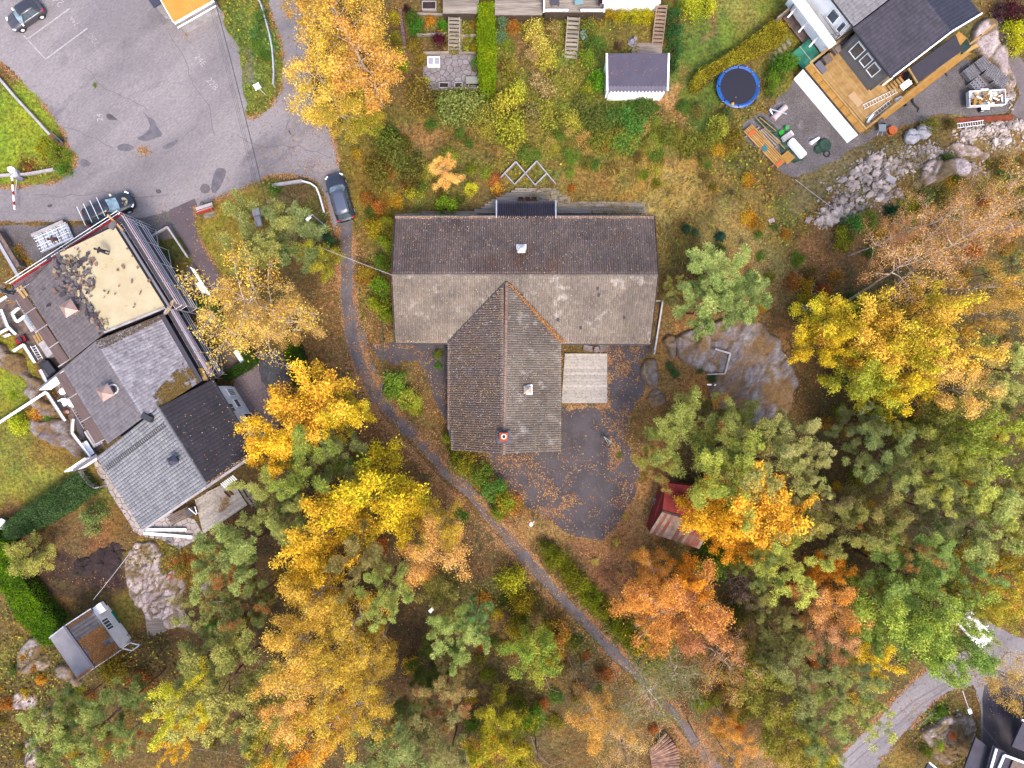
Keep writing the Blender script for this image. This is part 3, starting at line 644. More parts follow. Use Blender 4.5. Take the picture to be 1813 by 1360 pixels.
for s in range(3):arch_bush('shrub%d'%s,85+s,1100,.11,h=1.3,Rc=1.2,clumps=34,spread=.15,hollow=.3)
arch_bush('twigs0',95,160,.09,clumps=60,hollow=.5)
for s in range(2):arch_spruce('spruce%d'%s,99+s,3.0,1.3,2600)
LM=[('brown tiled house',925,500),('front wing of the tiled house',893,700),('black car on the path',603,351),('parking area',250,180),('yellow shed roof',325,12),('blue trampoline',1307,152),('garden shed',1128,128),('timber deck',1525,140),('house under scaffolding',180,500),('black roofed house',360,770),('grey tiled roof',260,830),('small grey annex',150,1130),('blocky pink rock',290,1040),('gravel pile',492,655),('red shed',1215,910),('asphalt yard',1040,850),('big rock slab',1300,650),('rubble stones',1500,330),('lower road',1590,1260),('white parked car',1715,1100),('flagstone patio',825,125),('zigzag planter',935,305),('pale wooden platform',1037,665),('stacked logs',1185,1320),('trailer',1735,180),('bend of the footpath',660,700),('middle of the footpath',860,915),('footpath beside the long hedge',1040,1095),('street corner',520,290),('lone pine on the rock',1268,520),('dug garden soil',185,990),('bottom left corner',0,1360),('bottom edge of the picture',700,1360),('right edge of the picture',1813,800),('lower right roofs',1770,1330),('wooden stairs',1010,80),('clipped yellow hedge',860,90),('dry grass slope',1190,345),('pale golden birch',480,540),('lower road bend',1690,1190),('right hand forest',1650,900),('lamp post in the woods',770,1075)]
USED=set()
LEAFK=dict(birch=2.45,sparse=2.3,maple=2.6,bare=1.6,pine=3.0,bush=2.1,shrub=2.1,twigs=1.8,spruce=1.7)
def where(u,v,desc,n=1):
 near=sorted(LM,key=lambda l:(l[1]-u)**2+(l[2]-v)**2)
 def ph(l):
  du,dv=u-l[1],v-l[2]
  if abs(du)+abs(dv)<14:return 'at the '+l[0]
  if abs(du)>2.2*abs(dv):r='right of' if du>0 else 'left of'
  elif abs(dv)>2.2*abs(du):r='below' if dv>0 else 'above'
  else:r=('below and ' if dv>0 else 'above and ')+('right of' if du>0 else 'left of')
  return r+' the '+l[0]
 def ok(s):return len(s.split())<=16 and s.lower()not in USED
 cands=[desc+' '+ph(l)for l in near[:2]]+[desc+' '+ph(near[a])+', '+ph(near[b])for a,b in((0,1),(0,2),(1,2),(0,3),(1,3),(2,3),(0,4),(1,4))]
 cands+=['%s %s %s'%(q,desc,ph(l))for q in('smaller','farther','lower')for l in near[:3]]
 for s in cands:
  if ok(s):USED.add(s.lower());return s
 return None
def cname(c):
 r,g,b=c
 if r>205 and g>165:return 'golden yellow'
 if r>190 and g>135:return 'orange gold'
 if r>170 and g<140:return 'rusty orange'
 if g>r+8:return 'dark green' if g<118 else('fresh green' if b<62 else 'blue green' if b>92 else 'mid green')
 if r>160 and g>150:return 'lime yellow'
 if r<110 and g<70:return 'dark purple'
 if abs(r-g)<22:return 'olive green'
 return 'brownish'
SPEC={'birch':('birch_tree','birch','tree','autumn birch trees'),'sparse':('birch_tree','thin leaved birch','tree','autumn birch trees'),'maple':('broadleaf_tree','broadleaf tree','tree','broadleaf trees in autumn colour'),'bare':('bare_tree','bare branched tree','tree','bare trees'),'pine':('pine_tree','pine','tree','pines among the houses'),'bush':('garden_bush','bush','bush','bushes'),'shrub':('low_shrub','low shrub','shrub','low shrubs'),'twigs':('leafless_shrub','leafless shrub','shrub','leafless shrubs'),'spruce':('small_spruce','spruce','tree','small spruces')}
def plant(kind,u,v,rp,h,c1,c2=None,base=None,zb=None,hc=None):
 keys=[k for k in ARCH if k[:-1]==kind];a=ARCH[keys[R.randrange(len(keys))]]
 tree=kind in('birch','sparse','maple','bare','pine');f=.62 if tree else .5
 hc=h*f;top=P(u,v,hc)
 if base is None:
  b=Vector((top.x,top.y,gz(top)if zb is None else zb))
 else:b=G(*base)
 r=rp*K*(H-hc)*(.93 if 490<u<680 and v>1040 and kind=='birch' else 1)
 nm,sp,cat,grp=SPEC[kind]
 desc=(cname(c1)+' '+sp)if kind not in('bare','twigs')else sp
 lab=where(u,v,desc)
 o=thing(nm,lab or(desc+' among others of its kind in the dense undergrowth'),cat,b-Vector((0,0,.05)),grp)
 axis=(top-b).normalized();q=Vector((0,0,1)).rotation_difference(axis)
 o.rotation_euler=(q.to_matrix()@rotz(R.uniform(0,2*PI))).to_euler()
 L=(top-b).length/f if base is not None else h
 s=r/a['R']*.98;o.scale=(s,s*R.uniform(.92,1.08),L/a['h'])
 c2=c2 or tuple(min(250,max(10,x*R.uniform(.72,.95)+R.uniform(-6,6)))for x in c1)
 if kind in('birch','sparse','maple'):c1,c2=[(x[0],min(235,x[1]+5),x[2]+{'birch':14,'sparse':-8,'maple':6}[kind])if x[0]>x[1]else(min(250,x[0]+12),x[1]-2,x[2]+10)for x in(c1,c2)]
 if kind=='pine':c1,c2=[(min(250,x[0]*1.19),x[1]*1.01,x[2]*.90)for x in(c1,c2)]
 if tree and u>1350 and v>650:c1,c2=[tuple(min(245,y*1.1)for y in x)for x in(c1,c2)]
 for part,me in(('trunk' if tree else 'stems',a['trunk']),('crown' if tree else 'foliage',a['crown'])):
  p=bpy.data.objects.new(part,me);COL.objects.link(p);p.parent=o
  if me is a['crown']:kk=LEAFK[kind];p.color=(*A(*c1,k=kk),1);p['tint2']=A(*c2,k=kk)
 return o
GD=(232,178,66);OG=(222,156,60);PG=(128,152,92);PD=(98,122,76);PL=(146,168,104);YG=(176,168,48);GG=(122,152,48);OL=(134,124,54)
TREES=[('birch',612,50,78,13,(220,172,66),(196,150,54)),('birch',648,128,66,12,(222,164,72),(206,144,60)),('birch',582,158,62,12,(228,182,74),(206,166,54)),('birch',560,20,40,11,(222,160,62),None),('birch',610,205,42,8,(196,158,52),(160,140,46)),('maple',648,212,34,6,(176,148,48),(140,130,44)),('birch',792,308,27,4,(242,186,92),(226,160,76)),('pine',470,420,60,9,(130,150,92),(112,134,84)),('pine',530,428,50,9,(108,134,92),(84,112,72)),('maple',572,462,32,6,(164,146,46),(110,124,44)),('sparse',478,540,92,14,(216,176,96),(204,152,74)),('birch',450,560,50,12,(222,178,88),(196,150,70)),('birch',515,560,46,11,(206,162,84),(186,140,70)),('maple',566,716,70,9,(240,190,60),(232,168,56)),('maple',520,755,56,10,(242,182,58),(222,170,40)),('maple',488,800,38,8,(240,184,40),(230,170,50)),('maple',620,735,36,8,(214,176,44),(180,160,44)),('pine',560,826,62,10,(122,152,78),(100,130,66)),('pine',610,806,48,9,(108,128,84),(90,112,70)),('pine',496,892,56,10,(134,158,96),(110,134,80)),('pine',540,910,40,9,PG,PD),('pine',420,975,58,12,(128,158,100),(104,134,82)),('pine',400,1040,48,11,(116,138,88),(128,104,70)),('pine',450,1060,44,10,PD,(120,96,66)),('maple',672,868,72,10,(212,174,40),(170,152,34)),('maple',596,930,66,11,(232,182,60),(214,160,44)),('maple',570,985,48,10,(226,176,60),(200,150,40)),('maple',716,900,46,9,(196,156,36),(220,180,50)),('pine',645,970,46,13,(130,136,92),(104,112,74)),('birch',765,972,58,12,(224,168,88),(206,144,66)),('birch',780,925,46,10,(206,162,50),(180,140,40)),('pine',690,1030,44,12,(140,170,100),(116,146,84)),('maple',790,1030,38,8,(134,134,54),(110,116,50)),('pine',808,1112,44,11,(146,180,116),(116,148,84)),('pine',845,1080,26,9,(108,152,104),None),('maple',762,1178,36,4,(84,108,34),(62,84,28)),('birch',560,1052,66,12,(220,172,62),(200,150,44)),('birch',620,1098,62,13,(212,168,56),(190,150,46)),('birch',535,1130,60,13,(230,184,74),(218,160,60)),('birch',600,1180,70,14,(226,180,70),(204,160,50)),('birch',530,1215,56,13,(236,184,96),(222,160,72)),('birch',645,1230,60,13,(218,176,60),(200,156,46)),('birch',590,1280,58,13,(226,178,68),(210,150,50)),('maple',500,1290,40,10,(186,166,64),(214,160,50)),('maple',530,1338,46,9,(232,152,50),(214,130,40)),('birch',665,1150,40,11,(206,164,54),None),('maple',344,1225,44,9,(222,200,56),(200,190,60)),('maple',338,1290,26,8,(240,184,50),(220,170,44)),('pine',420,1190,76,12,(140,156,96),(112,132,78)),('pine',460,1250,54,11,(128,146,90),PD),('pine',380,1150,44,10,(120,140,90),PD),('pine',165,1290,68,11,(134,160,96),(110,138,80)),('pine',225,1240,50,11,(110,138,86),(90,116,70)),('pine',120,1255,40,9,(116,142,84),None),('pine',260,1268,36,9,(108,134,86),(120,100,66)),('pine',700,1320,64,12,(124,150,98),(98,124,82)),('pine',780,1285,54,12,(134,146,106),(112,122,86)),('pine',790,1215,46,11,(126,132,92),(132,108,80)),('pine',730,1255,40,10,PD,(116,110,74)),('pine',800,1345,44,10,(130,156,104),None),('bush',905,1030,30,4,(196,186,54),(150,156,44)),('bush',926,1068,24,3,(176,150,46),(140,120,44)),('maple',940,1150,48,6,(150,164,54),(112,146,48)),('bush',988,1124,26,4,(204,130,66),(170,160,50)),('bush',912,1112,20,3,(190,160,50),(150,150,50)),('maple',880,1262,36,6,(176,160,42),(140,140,40)),('maple',908,1310,46,6,(180,150,44),(132,128,40)),('maple',855,1340,44,6,(160,148,42),(206,150,60)),('bush',938,1272,30,4,(110,146,44),(90,120,40)),('birch',1055,1270,44,9,(228,170,80),(206,146,60)),('sparse',1085,1300,50,10,(214,168,110),(196,140,90)),('bare',1105,1330,46,9,(200,160,130),None),('bare',1035,1195,40,7,(180,150,110),None),('bare',950,1345,40,7,(190,150,110),None),('birch',1190,1078,72,9,(230,156,70),(214,132,58),(1124,1108)),('birch',1150,1060,50,8,(228,154,62),(210,130,54)),('birch',1235,1110,50,9,(222,150,80),(190,120,74)),('birch',1150,1000,34,7,(206,136,48),(190,120,44)),('maple',1212,1022,36,7,(238,154,48),(220,136,44)),('sparse',1150,1225,66,9,(126,132,72),(104,118,62)),('sparse',1190,1180,50,9,(134,126,84),(110,118,66)),('sparse',1265,1150,54,9,(200,140,90),(170,112,80)),('maple',1316,888,72,9,(244,184,58),(238,170,56)),('maple',1250,910,46,8,(238,176,48),(228,160,40)),('maple',1375,905,42,8,(240,172,60),(226,156,50)),('maple',1290,955,36,7,(232,160,46),(214,140,44)),('maple',1330,935,34,8,(240,190,90),None),('bush',1262,1000,34,4.5,(118,156,44),(96,136,40)),('bush',1290,985,26,4,(110,144,46),None),('pine',1268,506,62,9,(140,172,112),(112,146,88)),('pine',1240,545,50,8,(118,150,96),(92,122,76)),('pine',1300,545,40,8,(112,144,92),(90,120,76)),('pine',1195,520,22,5,(124,142,96),None),('pine',1205,775,62,10,(118,142,80),(96,118,68)),('pine',1262,835,66,11,(142,168,84),(120,146,72)),('pine',1345,810,66,12,(142,158,104),(118,136,84)),('pine',1240,735,48,9,(104,122,70),(120,104,64)),('pine',1400,775,48,11,(130,146,104),(106,124,82)),('pine',1300,760,50,10,(112,134,76),(92,112,66)),('pine',1155,820,36,8,(122,144,78),None),('pine',1410,825,36,10,(140,160,110),None),('maple',1448,570,48,8,(196,180,46),(222,184,54)),('maple',1440,612,36,8,(230,186,50),(206,170,40)),('maple',1510,600,62,10,(232,190,76),(216,164,60)),('maple',1590,560,58,11,(236,186,76),(200,172,56)),('maple',1560,630,56,11,(226,184,64),(190,168,46)),('maple',1640,610,58,12,(236,190,84),(220,172,66)),('maple',1505,672,48,9,(180,164,48),(150,146,50)),('maple',1570,690,44,9,(206,170,44),(176,156,40)),('birch',1650,688,50,12,(228,176,90),(206,156,70)),('birch',1700,640,36,12,(222,170,90),(190,156,70)),('sparse',1590,470,66,16,(212,156,110),(196,134,92),(1502,532)),('sparse',1680,450,62,18,(214,158,110),(196,132,96),(1560,520)),('birch',1728,512,44,18,(232,176,76),(212,160,60),(1596,528)),('birch',1745,558,40,16,(220,170,80),(196,150,66),(1652,556)),('sparse',1740,395,52,16,(216,166,106),(196,140,84),(1640,440)),('sparse',1640,400,60,12,(206,146,104),(176,118,84)),('birch',1795,400,34,14,(210,160,90),None,(1700,440)),('sparse',1560,430,44,10,(214,150,100),None),('pine',1770,478,26,12,(128,158,108),None),('pine',1800,320,34,13,(96,122,72),(130,110,70),(1760,345)),('pine',1805,390,30,10,(110,132,78),None),('pine',1770,655,60,13,(150,176,116),(124,150,94)),('pine',1745,720,46,12,(132,152,100),PD),('pine',1790,770,46,12,(160,180,90),(130,150,78)),('pine',1725,850,60,12,(140,164,90),(116,138,78)),('pine',1790,880,48,12,(134,152,94),None),('maple',1680,765,58,11,(146,166,46),(112,132,44)),('maple',1620,760,44,10,(120,134,52),(100,112,46)),('pine',1540,800,52,11,(112,138,92),(90,114,74)),('pine',1560,740,34,9,(110,126,70),None),('pine',1600,840,50,11,(126,146,86),(104,124,76)),('pine',1660,840,46,12,(142,162,90),PD),('pine',1500,750,34,9,(96,118,84),None),('pine',1715,930,64,12,(128,154,98),(104,130,80)),('pine',1790,960,44,11,(134,148,84),PD),('pine',1660,905,40,11,(112,132,84),None),('pine',1590,1010,62,12,(122,156,90),(98,130,72)),('pine',1640,985,46,12,(108,144,86),(88,118,70)),('maple',1560,1070,56,11,(150,172,62),(118,148,52)),('maple',1630,1060,54,11,(134,160,58),(104,138,54)),('maple',1600,1120,52,10,(124,152,52),(104,130,48)),('maple',1670,1140,44,9,(114,150,56),(92,126,50)),('pine',1530,1110,40,9,(106,138,70),None),('birch',1462,1060,50,9,(204,142,74),(190,120,44)),('birch',1450,1120,44,9,(192,138,84),(180,120,70)),('maple',1455,1005,32,7,(206,128,38),(180,110,36)),('pine',1375,985,54,11,(142,166,88),(118,142,74)),('pine',1335,1000,36,10,(110,136,82),None),('pine',1470,930,52,11,(116,130,78),(94,110,68)),('maple',1525,905,40,9,(136,136,66),(110,116,56)),('pine',1560,945,44,11,(106,122,76),(128,100,66)),('pine',1420,880,36,10,(112,128,82),None),('pine',1342,1065,34,9,(112,126,78),None),('pine',1370,1110,44,9,(100,114,72),(76,88,56)),('pine',1395,1180,56,10,(106,124,84),(90,104,70)),('pine',1488,1228,52,10,(132,154,92),(108,132,80)),('pine',1445,1290,44,9,(108,140,92),(94,112,72)),('pine',1470,1180,42,10,(104,124,84),None),('maple',1325,1185,54,8,(152,124,60),(126,118,48)),('maple',1350,1255,44,8,(144,134,48),(120,120,44)),('birch',1292,1290,26,8,(244,172,72),(230,156,60)),('sparse',1320,1330,50,8,(206,150,110),(184,126,88)),('maple',1390,1320,44,7,(170,140,60),(140,120,50)),('maple',1440,1345,40,6,(176,156,50),(140,130,50)),('bare',1290,1345,36,8,(200,170,140),None),('sparse',1240,1320,40,7,(206,140,90),None),('maple',1530,1160,34,7,(226,178,44),(150,130,44)),('sparse',1765,1200,50,10,(206,160,84),(186,140,70),(1712,1155)),('bare',1750,1180,40,10,(200,160,90),None,(1712,1150)),('maple',1750,1010,46,9,(170,148,52),(200,146,50)),('maple',1800,1070,40,8,(150,134,50),(190,140,60)),('sparse',1780,1030,40,8,(196,132,80),None),('maple',1698,1088,26,7,(128,150,62),(150,160,60)),('maple',1720,1060,30,8,(130,140,60),(170,150,50)),('bare',1590,920,36,10,(190,160,140),None),('bare',1300,1030,30,9,(190,160,140),None),('bare',1560,830,30,10,(190,160,140),None)]
SH=[('bush',820,822,26,2.4,(128,130,40),(176,146,60)),('bush',850,840,26,2.4,(120,136,48),(90,116,50)),('bush',872,868,26,2.2,(92,134,62),(110,146,50)),('bush',900,892,26,2.2,(146,158,46),(200,120,60)),('bush',884,910,18,1.8,(118,146,46),(180,100,60)),('bush',795,775,13,2,(140,150,44),None),('bush',805,800,15,2,(130,134,40),None),('bush',968,972,18,1.8,(120,118,36),(90,108,40)),('bush',985,992,22,1.8,(132,132,36),(110,116,36)),('bush',1006,1014,22,1.9,(126,126,36),None),('bush',1026,1036,23,1.9,(136,136,38),(116,116,32)),('bush',1048,1060,23,1.9,(130,134,36),None),('bush',1066,1080,22,1.9,(136,138,38),None),('bush',1086,1100,22,1.8,(122,128,38),None),('bush',1106,1120,22,1.8,(140,140,36),(110,116,36)),('bush',1124,1142,20,1.7,(126,132,36),None),('bush',700,678,26,2.2,(140,166,62),(112,140,54)),('bush',724,706,24,2,(186,182,70),(150,170,60)),('bush',695,692,20,1.8,(120,148,52),None),('bush',735,725,14,1.5,(180,176,60),None),('bush',663,403,20,2.6,(168,158,44),(190,130,50)),('bush',686,428,17,2.4,(128,154,44),(176,160,50)),('bush',684,395,14,2,(160,156,50),None),('bush',648,486,18,2.5,(170,150,54),(200,124,50)),('bush',672,505,20,2.6,(120,158,48),(150,160,44)),('bush',672,540,20,2.6,(168,168,46),(124,150,44)),('bush',684,560,14,2,(150,162,48),None),('bush',678,466,16,2.2,(104,130,44),None),('bush',684,246,32,3.6,(112,118,50),(86,110,44)),('bush',712,278,36,3.6,(120,118,56),(92,104,46)),('bush',668,300,26,3,(120,112,50),None),('bush',728,310,26,2.6,(112,108,52),None),('bush',672,234,14,2.5,(110,160,50),None),('bush',788,363,21,2.4,(134,160,44),(110,140,40)),('bush',833,334,13,1.4,(228,220,62),(206,200,56)),('bush',672,368,18,2,(190,112,56),(150,110,46)),('bush',650,350,14,1.8,(172,110,54),None),('shrub',735,335,26,1,(176,170,50),(120,110,44)),('shrub',873,318,20,.9,(196,120,70),(160,96,60)),('shrub',880,335,15,.9,(232,180,56),(200,120,60)),('shrub',1012,335,12,.8,(196,120,50),None),('bush',738,48,18,2,(84,130,48),(70,110,40)),('bush',730,32,14,1.8,(90,116,46),None),('shrub',762,36,15,1,(216,150,50),(190,120,50)),('bush',784,45,11,1.4,(92,158,44),None),('bush',777,71,15,1.8,(92,34,56),(66,24,40)),('shrub',840,42,14,.8,(170,120,56),(130,130,50)),('shrub',830,62,10,.8,(150,150,50),None),('shrub',826,84,9,.9,(212,206,60),None),('bush',843,86,10,1.3,(164,146,30),None),('bush',842,112,12,1.5,(96,136,50),(130,120,44)),('shrub',732,80,18,1.2,(156,130,50),(120,110,44)),('shrub',745,105,16,1.2,(170,140,50),(130,110,44)),('bush',707,92,14,1.5,(160,176,50),(190,130,60)),('bush',712,114,14,1.5,(150,170,46),None),('bush',700,65,12,1.6,(150,140,50),None),('shrub',754,140,10,.9,(226,210,62),None),('bush',698,30,12,2,(190,170,50),None),('shrub',720,14,10,1,(70,40,44),None),('bush',746,168,34,3,(140,116,56),(110,100,50)),('bush',800,190,36,3.4,(146,154,82),(116,130,60)),('bush',835,182,34,3.4,(154,156,84),(130,140,60)),('bush',862,205,30,3,(160,150,66),(120,124,56)),('bush',895,190,34,3,(196,180,66),(160,150,60)),('bush',905,228,34,2.8,(176,172,60),(140,140,54)),('bush',915,160,22,2.4,(206,200,70),(150,160,60)),('bush',900,120,18,1.8,(150,140,60),None),('bush',890,40,14,1.8,(120,150,104),None),('bush',886,66,14,1.6,(110,140,106),(170,190,60)),('bush',908,46,14,1.6,(190,112,52),(150,124,50)),('bush',900,80,14,1.4,(150,156,54),None),('bush',945,50,22,2.2,(222,200,96),(200,180,80)),('bush',955,78,22,2.2,(216,196,96),(206,160,100)),('bush',970,106,22,2,(206,186,80),(170,170,60)),('bush',978,50,18,2,(176,150,90),None),('bush',940,100,18,1.8,(196,160,110),(150,140,60)),('bush',1000,140,22,1.8,(150,150,60),(180,150,90)),('bush',965,150,26,2,(186,156,110),(150,140,66)),('bush',1040,50,22,2,(110,124,56),(170,140,60)),('bush',1055,80,20,1.8,(104,130,56),None),('bush',1040,100,16,1.6,(140,160,54),(110,140,50)),('bush',1058,140,20,2,(118,166,42),(90,140,40)),('bush',1040,160,14,1.6,(170,170,56),None),('bush',1062,20,10,1,(110,130,50),None),('bush',1085,24,15,1.6,(186,150,40),None),('bush',1102,26,16,1.6,(196,176,44),(150,150,44)),('bush',1122,26,16,1.6,(190,180,44),(150,156,44)),('bush',1142,28,16,1.6,(200,184,44),(156,160,44)),('bush',1158,30,13,1.5,(190,170,44),None),('shrub',1096,80,11,1,(120,90,74),(100,80,60)),('bush',1192,30,17,2,(70,108,56),(60,90,50)),('bush',1196,58,18,2,(66,104,56),(90,130,70)),('bush',1194,86,17,2,(72,112,58),None),('bush',1190,114,14,1.8,(64,100,52),None),('bush',1180,12,10,1.6,(120,140,50),None),('bush',1226,12,22,2,(196,192,56),(170,180,50)),('bush',1252,4,20,2,(206,200,56),(180,186,50)),('bush',1206,4,10,1.6,(150,160,60),None),('bush',1085,205,30,1.8,(88,118,54),(120,120,56)),('bush',1120,215,30,1.8,(84,128,56),(104,140,60)),('bush',1055,215,26,1.6,(110,116,56),None),('bush',1105,250,30,1.4,(112,146,60),(150,130,56)),('bush',1060,250,28,1.3,(130,136,54),(150,110,50)),('bush',1142,188,22,1.6,(96,120,54),None),('bush',1030,186,24,1.5,(120,120,60),None),('bush',1008,214,26,1.6,(180,170,70),(120,120,56)),('bush',975,205,28,1.8,(170,160,66),(110,116,54)),('bush',940,200,24,1.8,(150,136,80),None),('bush',1272,222,22,2,(176,172,66),(140,150,60)),('bush',1258,245,20,1.6,(140,140,56),None),('bush',1286,206,16,1.6,(96,110,60),None),('bush',1235,196,16,1.2,(130,120,60),None),('bush',1300,250,22,1.4,(130,116,46),None),('bush',1220,255,26,1.2,(128,124,54),None),('bush',1180,240,22,1.2,(120,124,54),None),('bush',1384,118,24,2.4,(98,134,46),(76,106,40)),('bush',1400,106,18,2.2,(110,146,50),None),('bush',1368,138,17,1.8,(120,150,50),None),('bush',1366,158,13,1.4,(112,136,48),None),('bush',1376,52,20,1.3,(196,176,40),(170,150,40)),('bush',1796,52,20,2,(206,200,44),(180,190,40)),('bush',1800,80,18,2,(210,196,44),None),('bush',1786,16,22,2.4,(92,50,60),(72,38,48)),('bush',1810,24,18,2.2,(86,50,58),None),('spruce',1218,405,13,1.6,(80,112,70),None),('spruce',1232,412,10,1.2,(96,126,84),None),('spruce',1277,418,14,1.5,(64,98,78),None),('shrub',1343,416,12,.7,(104,134,50),None),('shrub',1370,402,9,.6,(90,120,50),None),('shrub',1300,280,10,.6,(100,130,50),None),('bush',1512,398,24,2,(92,138,60),(70,106,56)),('bush',1538,388,20,1.8,(110,136,56),(150,140,50)),('spruce',1588,376,22,2,(64,104,64),None),('bush',1610,388,16,1.4,(84,134,56),None),('bush',1494,424,22,1.4,(150,146,46),(110,110,44)),('bush',1648,224,18,1.6,(124,118,56),(150,140,54)),('bush',1684,220,12,1.2,(116,108,56),None),('bush',1698,318,15,1.2,(110,112,44),None),('bush',1780,300,26,1.6,(170,120,60),(110,100,50)),('bush',1640,350,18,1.2,(96,124,54),None),('bush',1670,350,20,1,(130,116,56),None),('bush',165,912,21,2.6,(146,160,92),(110,134,66)),('bush',160,938,16,1.6,(150,160,100),(180,150,80)),('maple',62,984,36,3.6,(168,156,76),(136,124,60)),('bush',322,1006,22,1.6,(130,128,56),(210,110,64)),('shrub',345,1000,14,1,(206,112,60),(150,120,50)),('shrub',302,1020,11,.7,(226,100,70),None),('shrub',336,1030,16,.9,(140,128,54),None),('bush',373,1112,14,1.6,(110,156,66),(90,136,54)),('shrub',400,1112,9,.8,(190,110,60),None),('bush',32,752,20,1.6,(196,200,50),(160,170,44)),('shrub',60,735,18,.8,(220,160,56),(200,110,60)),('shrub',84,742,10,.7,(116,156,50),None),('bush',250,1210,24,1.8,(190,112,62),(150,96,50)),('bush',200,1190,30,1.4,(150,128,46),(120,110,44)),('shrub',20,700,10,.5,(180,180,50),None),('bush',72,1204,10,.9,(226,150,50),None),('bush',24,450,20,1.2,(130,130,44),(180,120,50)),('shrub',14,520,20,.8,(190,130,40),(150,120,40)),('bush',100,275,22,1.6,(140,146,50),(110,130,50)),('shrub',48,295,15,.9,(150,96,56),(130,90,50)),('bush',78,262,20,1.2,(160,156,44),None),('bush',110,300,15,1.4,(110,140,60),None),('bush',320,40,6,.8,(150,160,50),None),('bush',775,628,10,.8,(130,136,56),None),('bush',776,648,8,.6,(100,140,50),None),('shrub',1096,806,8,.4,(120,130,50),None),('shrub',168,151,7,.25,(120,140,50),None),('shrub',1092,960,9,.8,(232,206,96),None),('shrub',1138,970,6,.8,(230,208,110),None),('shrub',1053,994,10,.8,(226,206,110),None),('shrub',1098,1014,5,.6,(206,190,90),None),('shrub',1106,914,7,.6,(226,200,70),None),('bush',1186,648,8,.8,(90,124,70),None),('bush',1195,662,10,.9,(88,120,70),None),('bush',1240,655,8,.7,(84,106,60),None),('bush',1260,668,10,.6,(70,96,60),None),('bush',1668,1262,12,.9,(96,124,40),None),('bush',1660,1318,12,1,(160,176,44),None),('bush',1684,1302,10,.8,(240,130,80),None),('bush',1642,1330,14,.8,(120,126,48),None),('bush',588,430,14,1.4,(80,116,66),None),('bush',566,406,14,1.5,(120,136,96),(90,116,70)),('bush',576,418,9,1.6,(70,110,90),None),('bush',590,445,14,1.6,(176,130,50),None),('shrub',490,335,16,.6,(100,124,50),None),('bush',530,60,2,.5,(90,120,50),None),('bush',452,60,14,1.2,(104,140,74),(90,120,56)),('bush',462,30,14,1.4,(100,130,60),None),('bush',470,100,12,.9,(96,126,50),None),('bush',455,85,14,.8,(110,136,56),None)]
for t in TREES+SH:plant(*t[:7],base=t[7]if len(t)>7 else None)
def undergrowth():
 zones=[(600,1080,420,300,50),(1500,1050,320,320,60),(1650,760,200,200,22),(1480,470,160,90,20),(1700,380,110,120,16),(960,1180,160,170,34),(120,1250,130,110,20),(720,300,120,110,16),(1350,470,120,90,14),(1240,1200,120,140,22),(1230,290,160,60,18)]
 pal=[(128,122,50),(150,136,56),(104,126,48),(166,130,58),(190,126,56),(96,118,50),(140,146,46),(206,164,54),(176,98,52),(130,110,60)]
 done=[]
 for cu,cv,ru,rv,n in zones:
  for _ in range(n):
   for _try in range(12):
    a=R.uniform(0,6.28);q=math.sqrt(R.random());u=cu+ru*q*math.cos(a);v=cv+rv*q*math.sin(a)
    if not(-40<u<1850 and-20<v<1390):continue
    p=P(u,v)
    if look(SOFT,p.x,p.y)>.02 or any((u-x)**2+(v-y)**2<22**2 for x,y in done)or(1180<u<1410 and 590<v<745)or(205<u<390 and 940<v<1140):continue
    if min((u-x)**2+(v-y)**2 for x,y in PATHC)<30**2:continue
    done.append((u,v));plant('twigs' if R.random()<.22 else 'shrub',u,v,R.uniform(12,24),R.uniform(.5,1.5),pal[R.randrange(10)]);break
undergrowth()
for _ in range(95):
 u,v=R.gauss(1000,190),R.gauss(235,62)
 if not(690<u<1370 and 150<v<345):continue
 p=P(u,v)
 if look(SOFT,p.x,p.y)>.02 or 880<u<990 and v>280:continue
 plant('bush',u,v,R.uniform(9,19),R.uniform(.5,1.3),R.choice([(150,158,62),(118,138,56),(176,164,70),(140,128,58),(96,126,52),(190,160,90)]))
def hedge(label,outline,h,c1,c2,n,ls=.13,cat='hedge',core_col=(60,60,34),zb=0.0,rag=.12):
 w=[tuple(P(u,v,h*.8)[:2])for u,v in outline];cx=sum(p[0]for p in w)/len(w);cy=sum(p[1]for p in w)/len(w)
 o=thing('hedge',label,cat,Vector((cx,cy,zb)));nr=np.random.default_rng(len(label)*7+n)
 ins=[(cx+(p[0]-cx)*.86,cy+(p[1]-cy)*.93)for p in w]
 MB().prism(ragged(ins,.2,.5),zb,zb+h*.82).build('twig_core',pm('hedge_core',A(70,62,40),A(50,52,30),scale=4,fine=.3),o)
 xs=[p[0]for p in w];ys=[p[1]for p in w];m=n*4
 x=nr.uniform(min(xs),max(xs),m);y=nr.uniform(min(ys),max(ys),m);k=inpoly(x,y,ragged(w,rag*2,.4));x,y=x[k][:n],y[k][:n]
 z=h*(.82+.28*fbm(x,y,1.6,3))+nr.normal(0,.05,len(x))
 per=[(Vector(w[i]),Vector(w[(i+1)%len(w)]))for i in range(len(w))];T=sum((b-a).length for a,b in per);sx=[];sy=[];sz=[]
 for a,b in per:
  q=int(n*.6*(b-a).length/T);t=nr.random(q);sx.append(a.x+(b.x-a.x)*t+nr.normal(0,.09,q));sy.append(a.y+(b.y-a.y)*t+nr.normal(0,.09,q));sz.append(nr.uniform(.05,h,q))
 C=np.stack([np.concatenate([x]+sx)-cx,np.concatenate([y]+sy)-cy,np.concatenate([z]+sz)],-1)
 me=leaf_mesh('hedge_leaves',C,(np.arange(len(C))%7),nr.uniform(ls*.8,ls*1.5,len(C)),nr.uniform(ls*.5,ls*.8,len(C)),.55,nr)
 p=new_obj('foliage',me,o);p.color=(*A(*c1,k=1.4),1);p['tint2']=A(*c2,k=1.4)
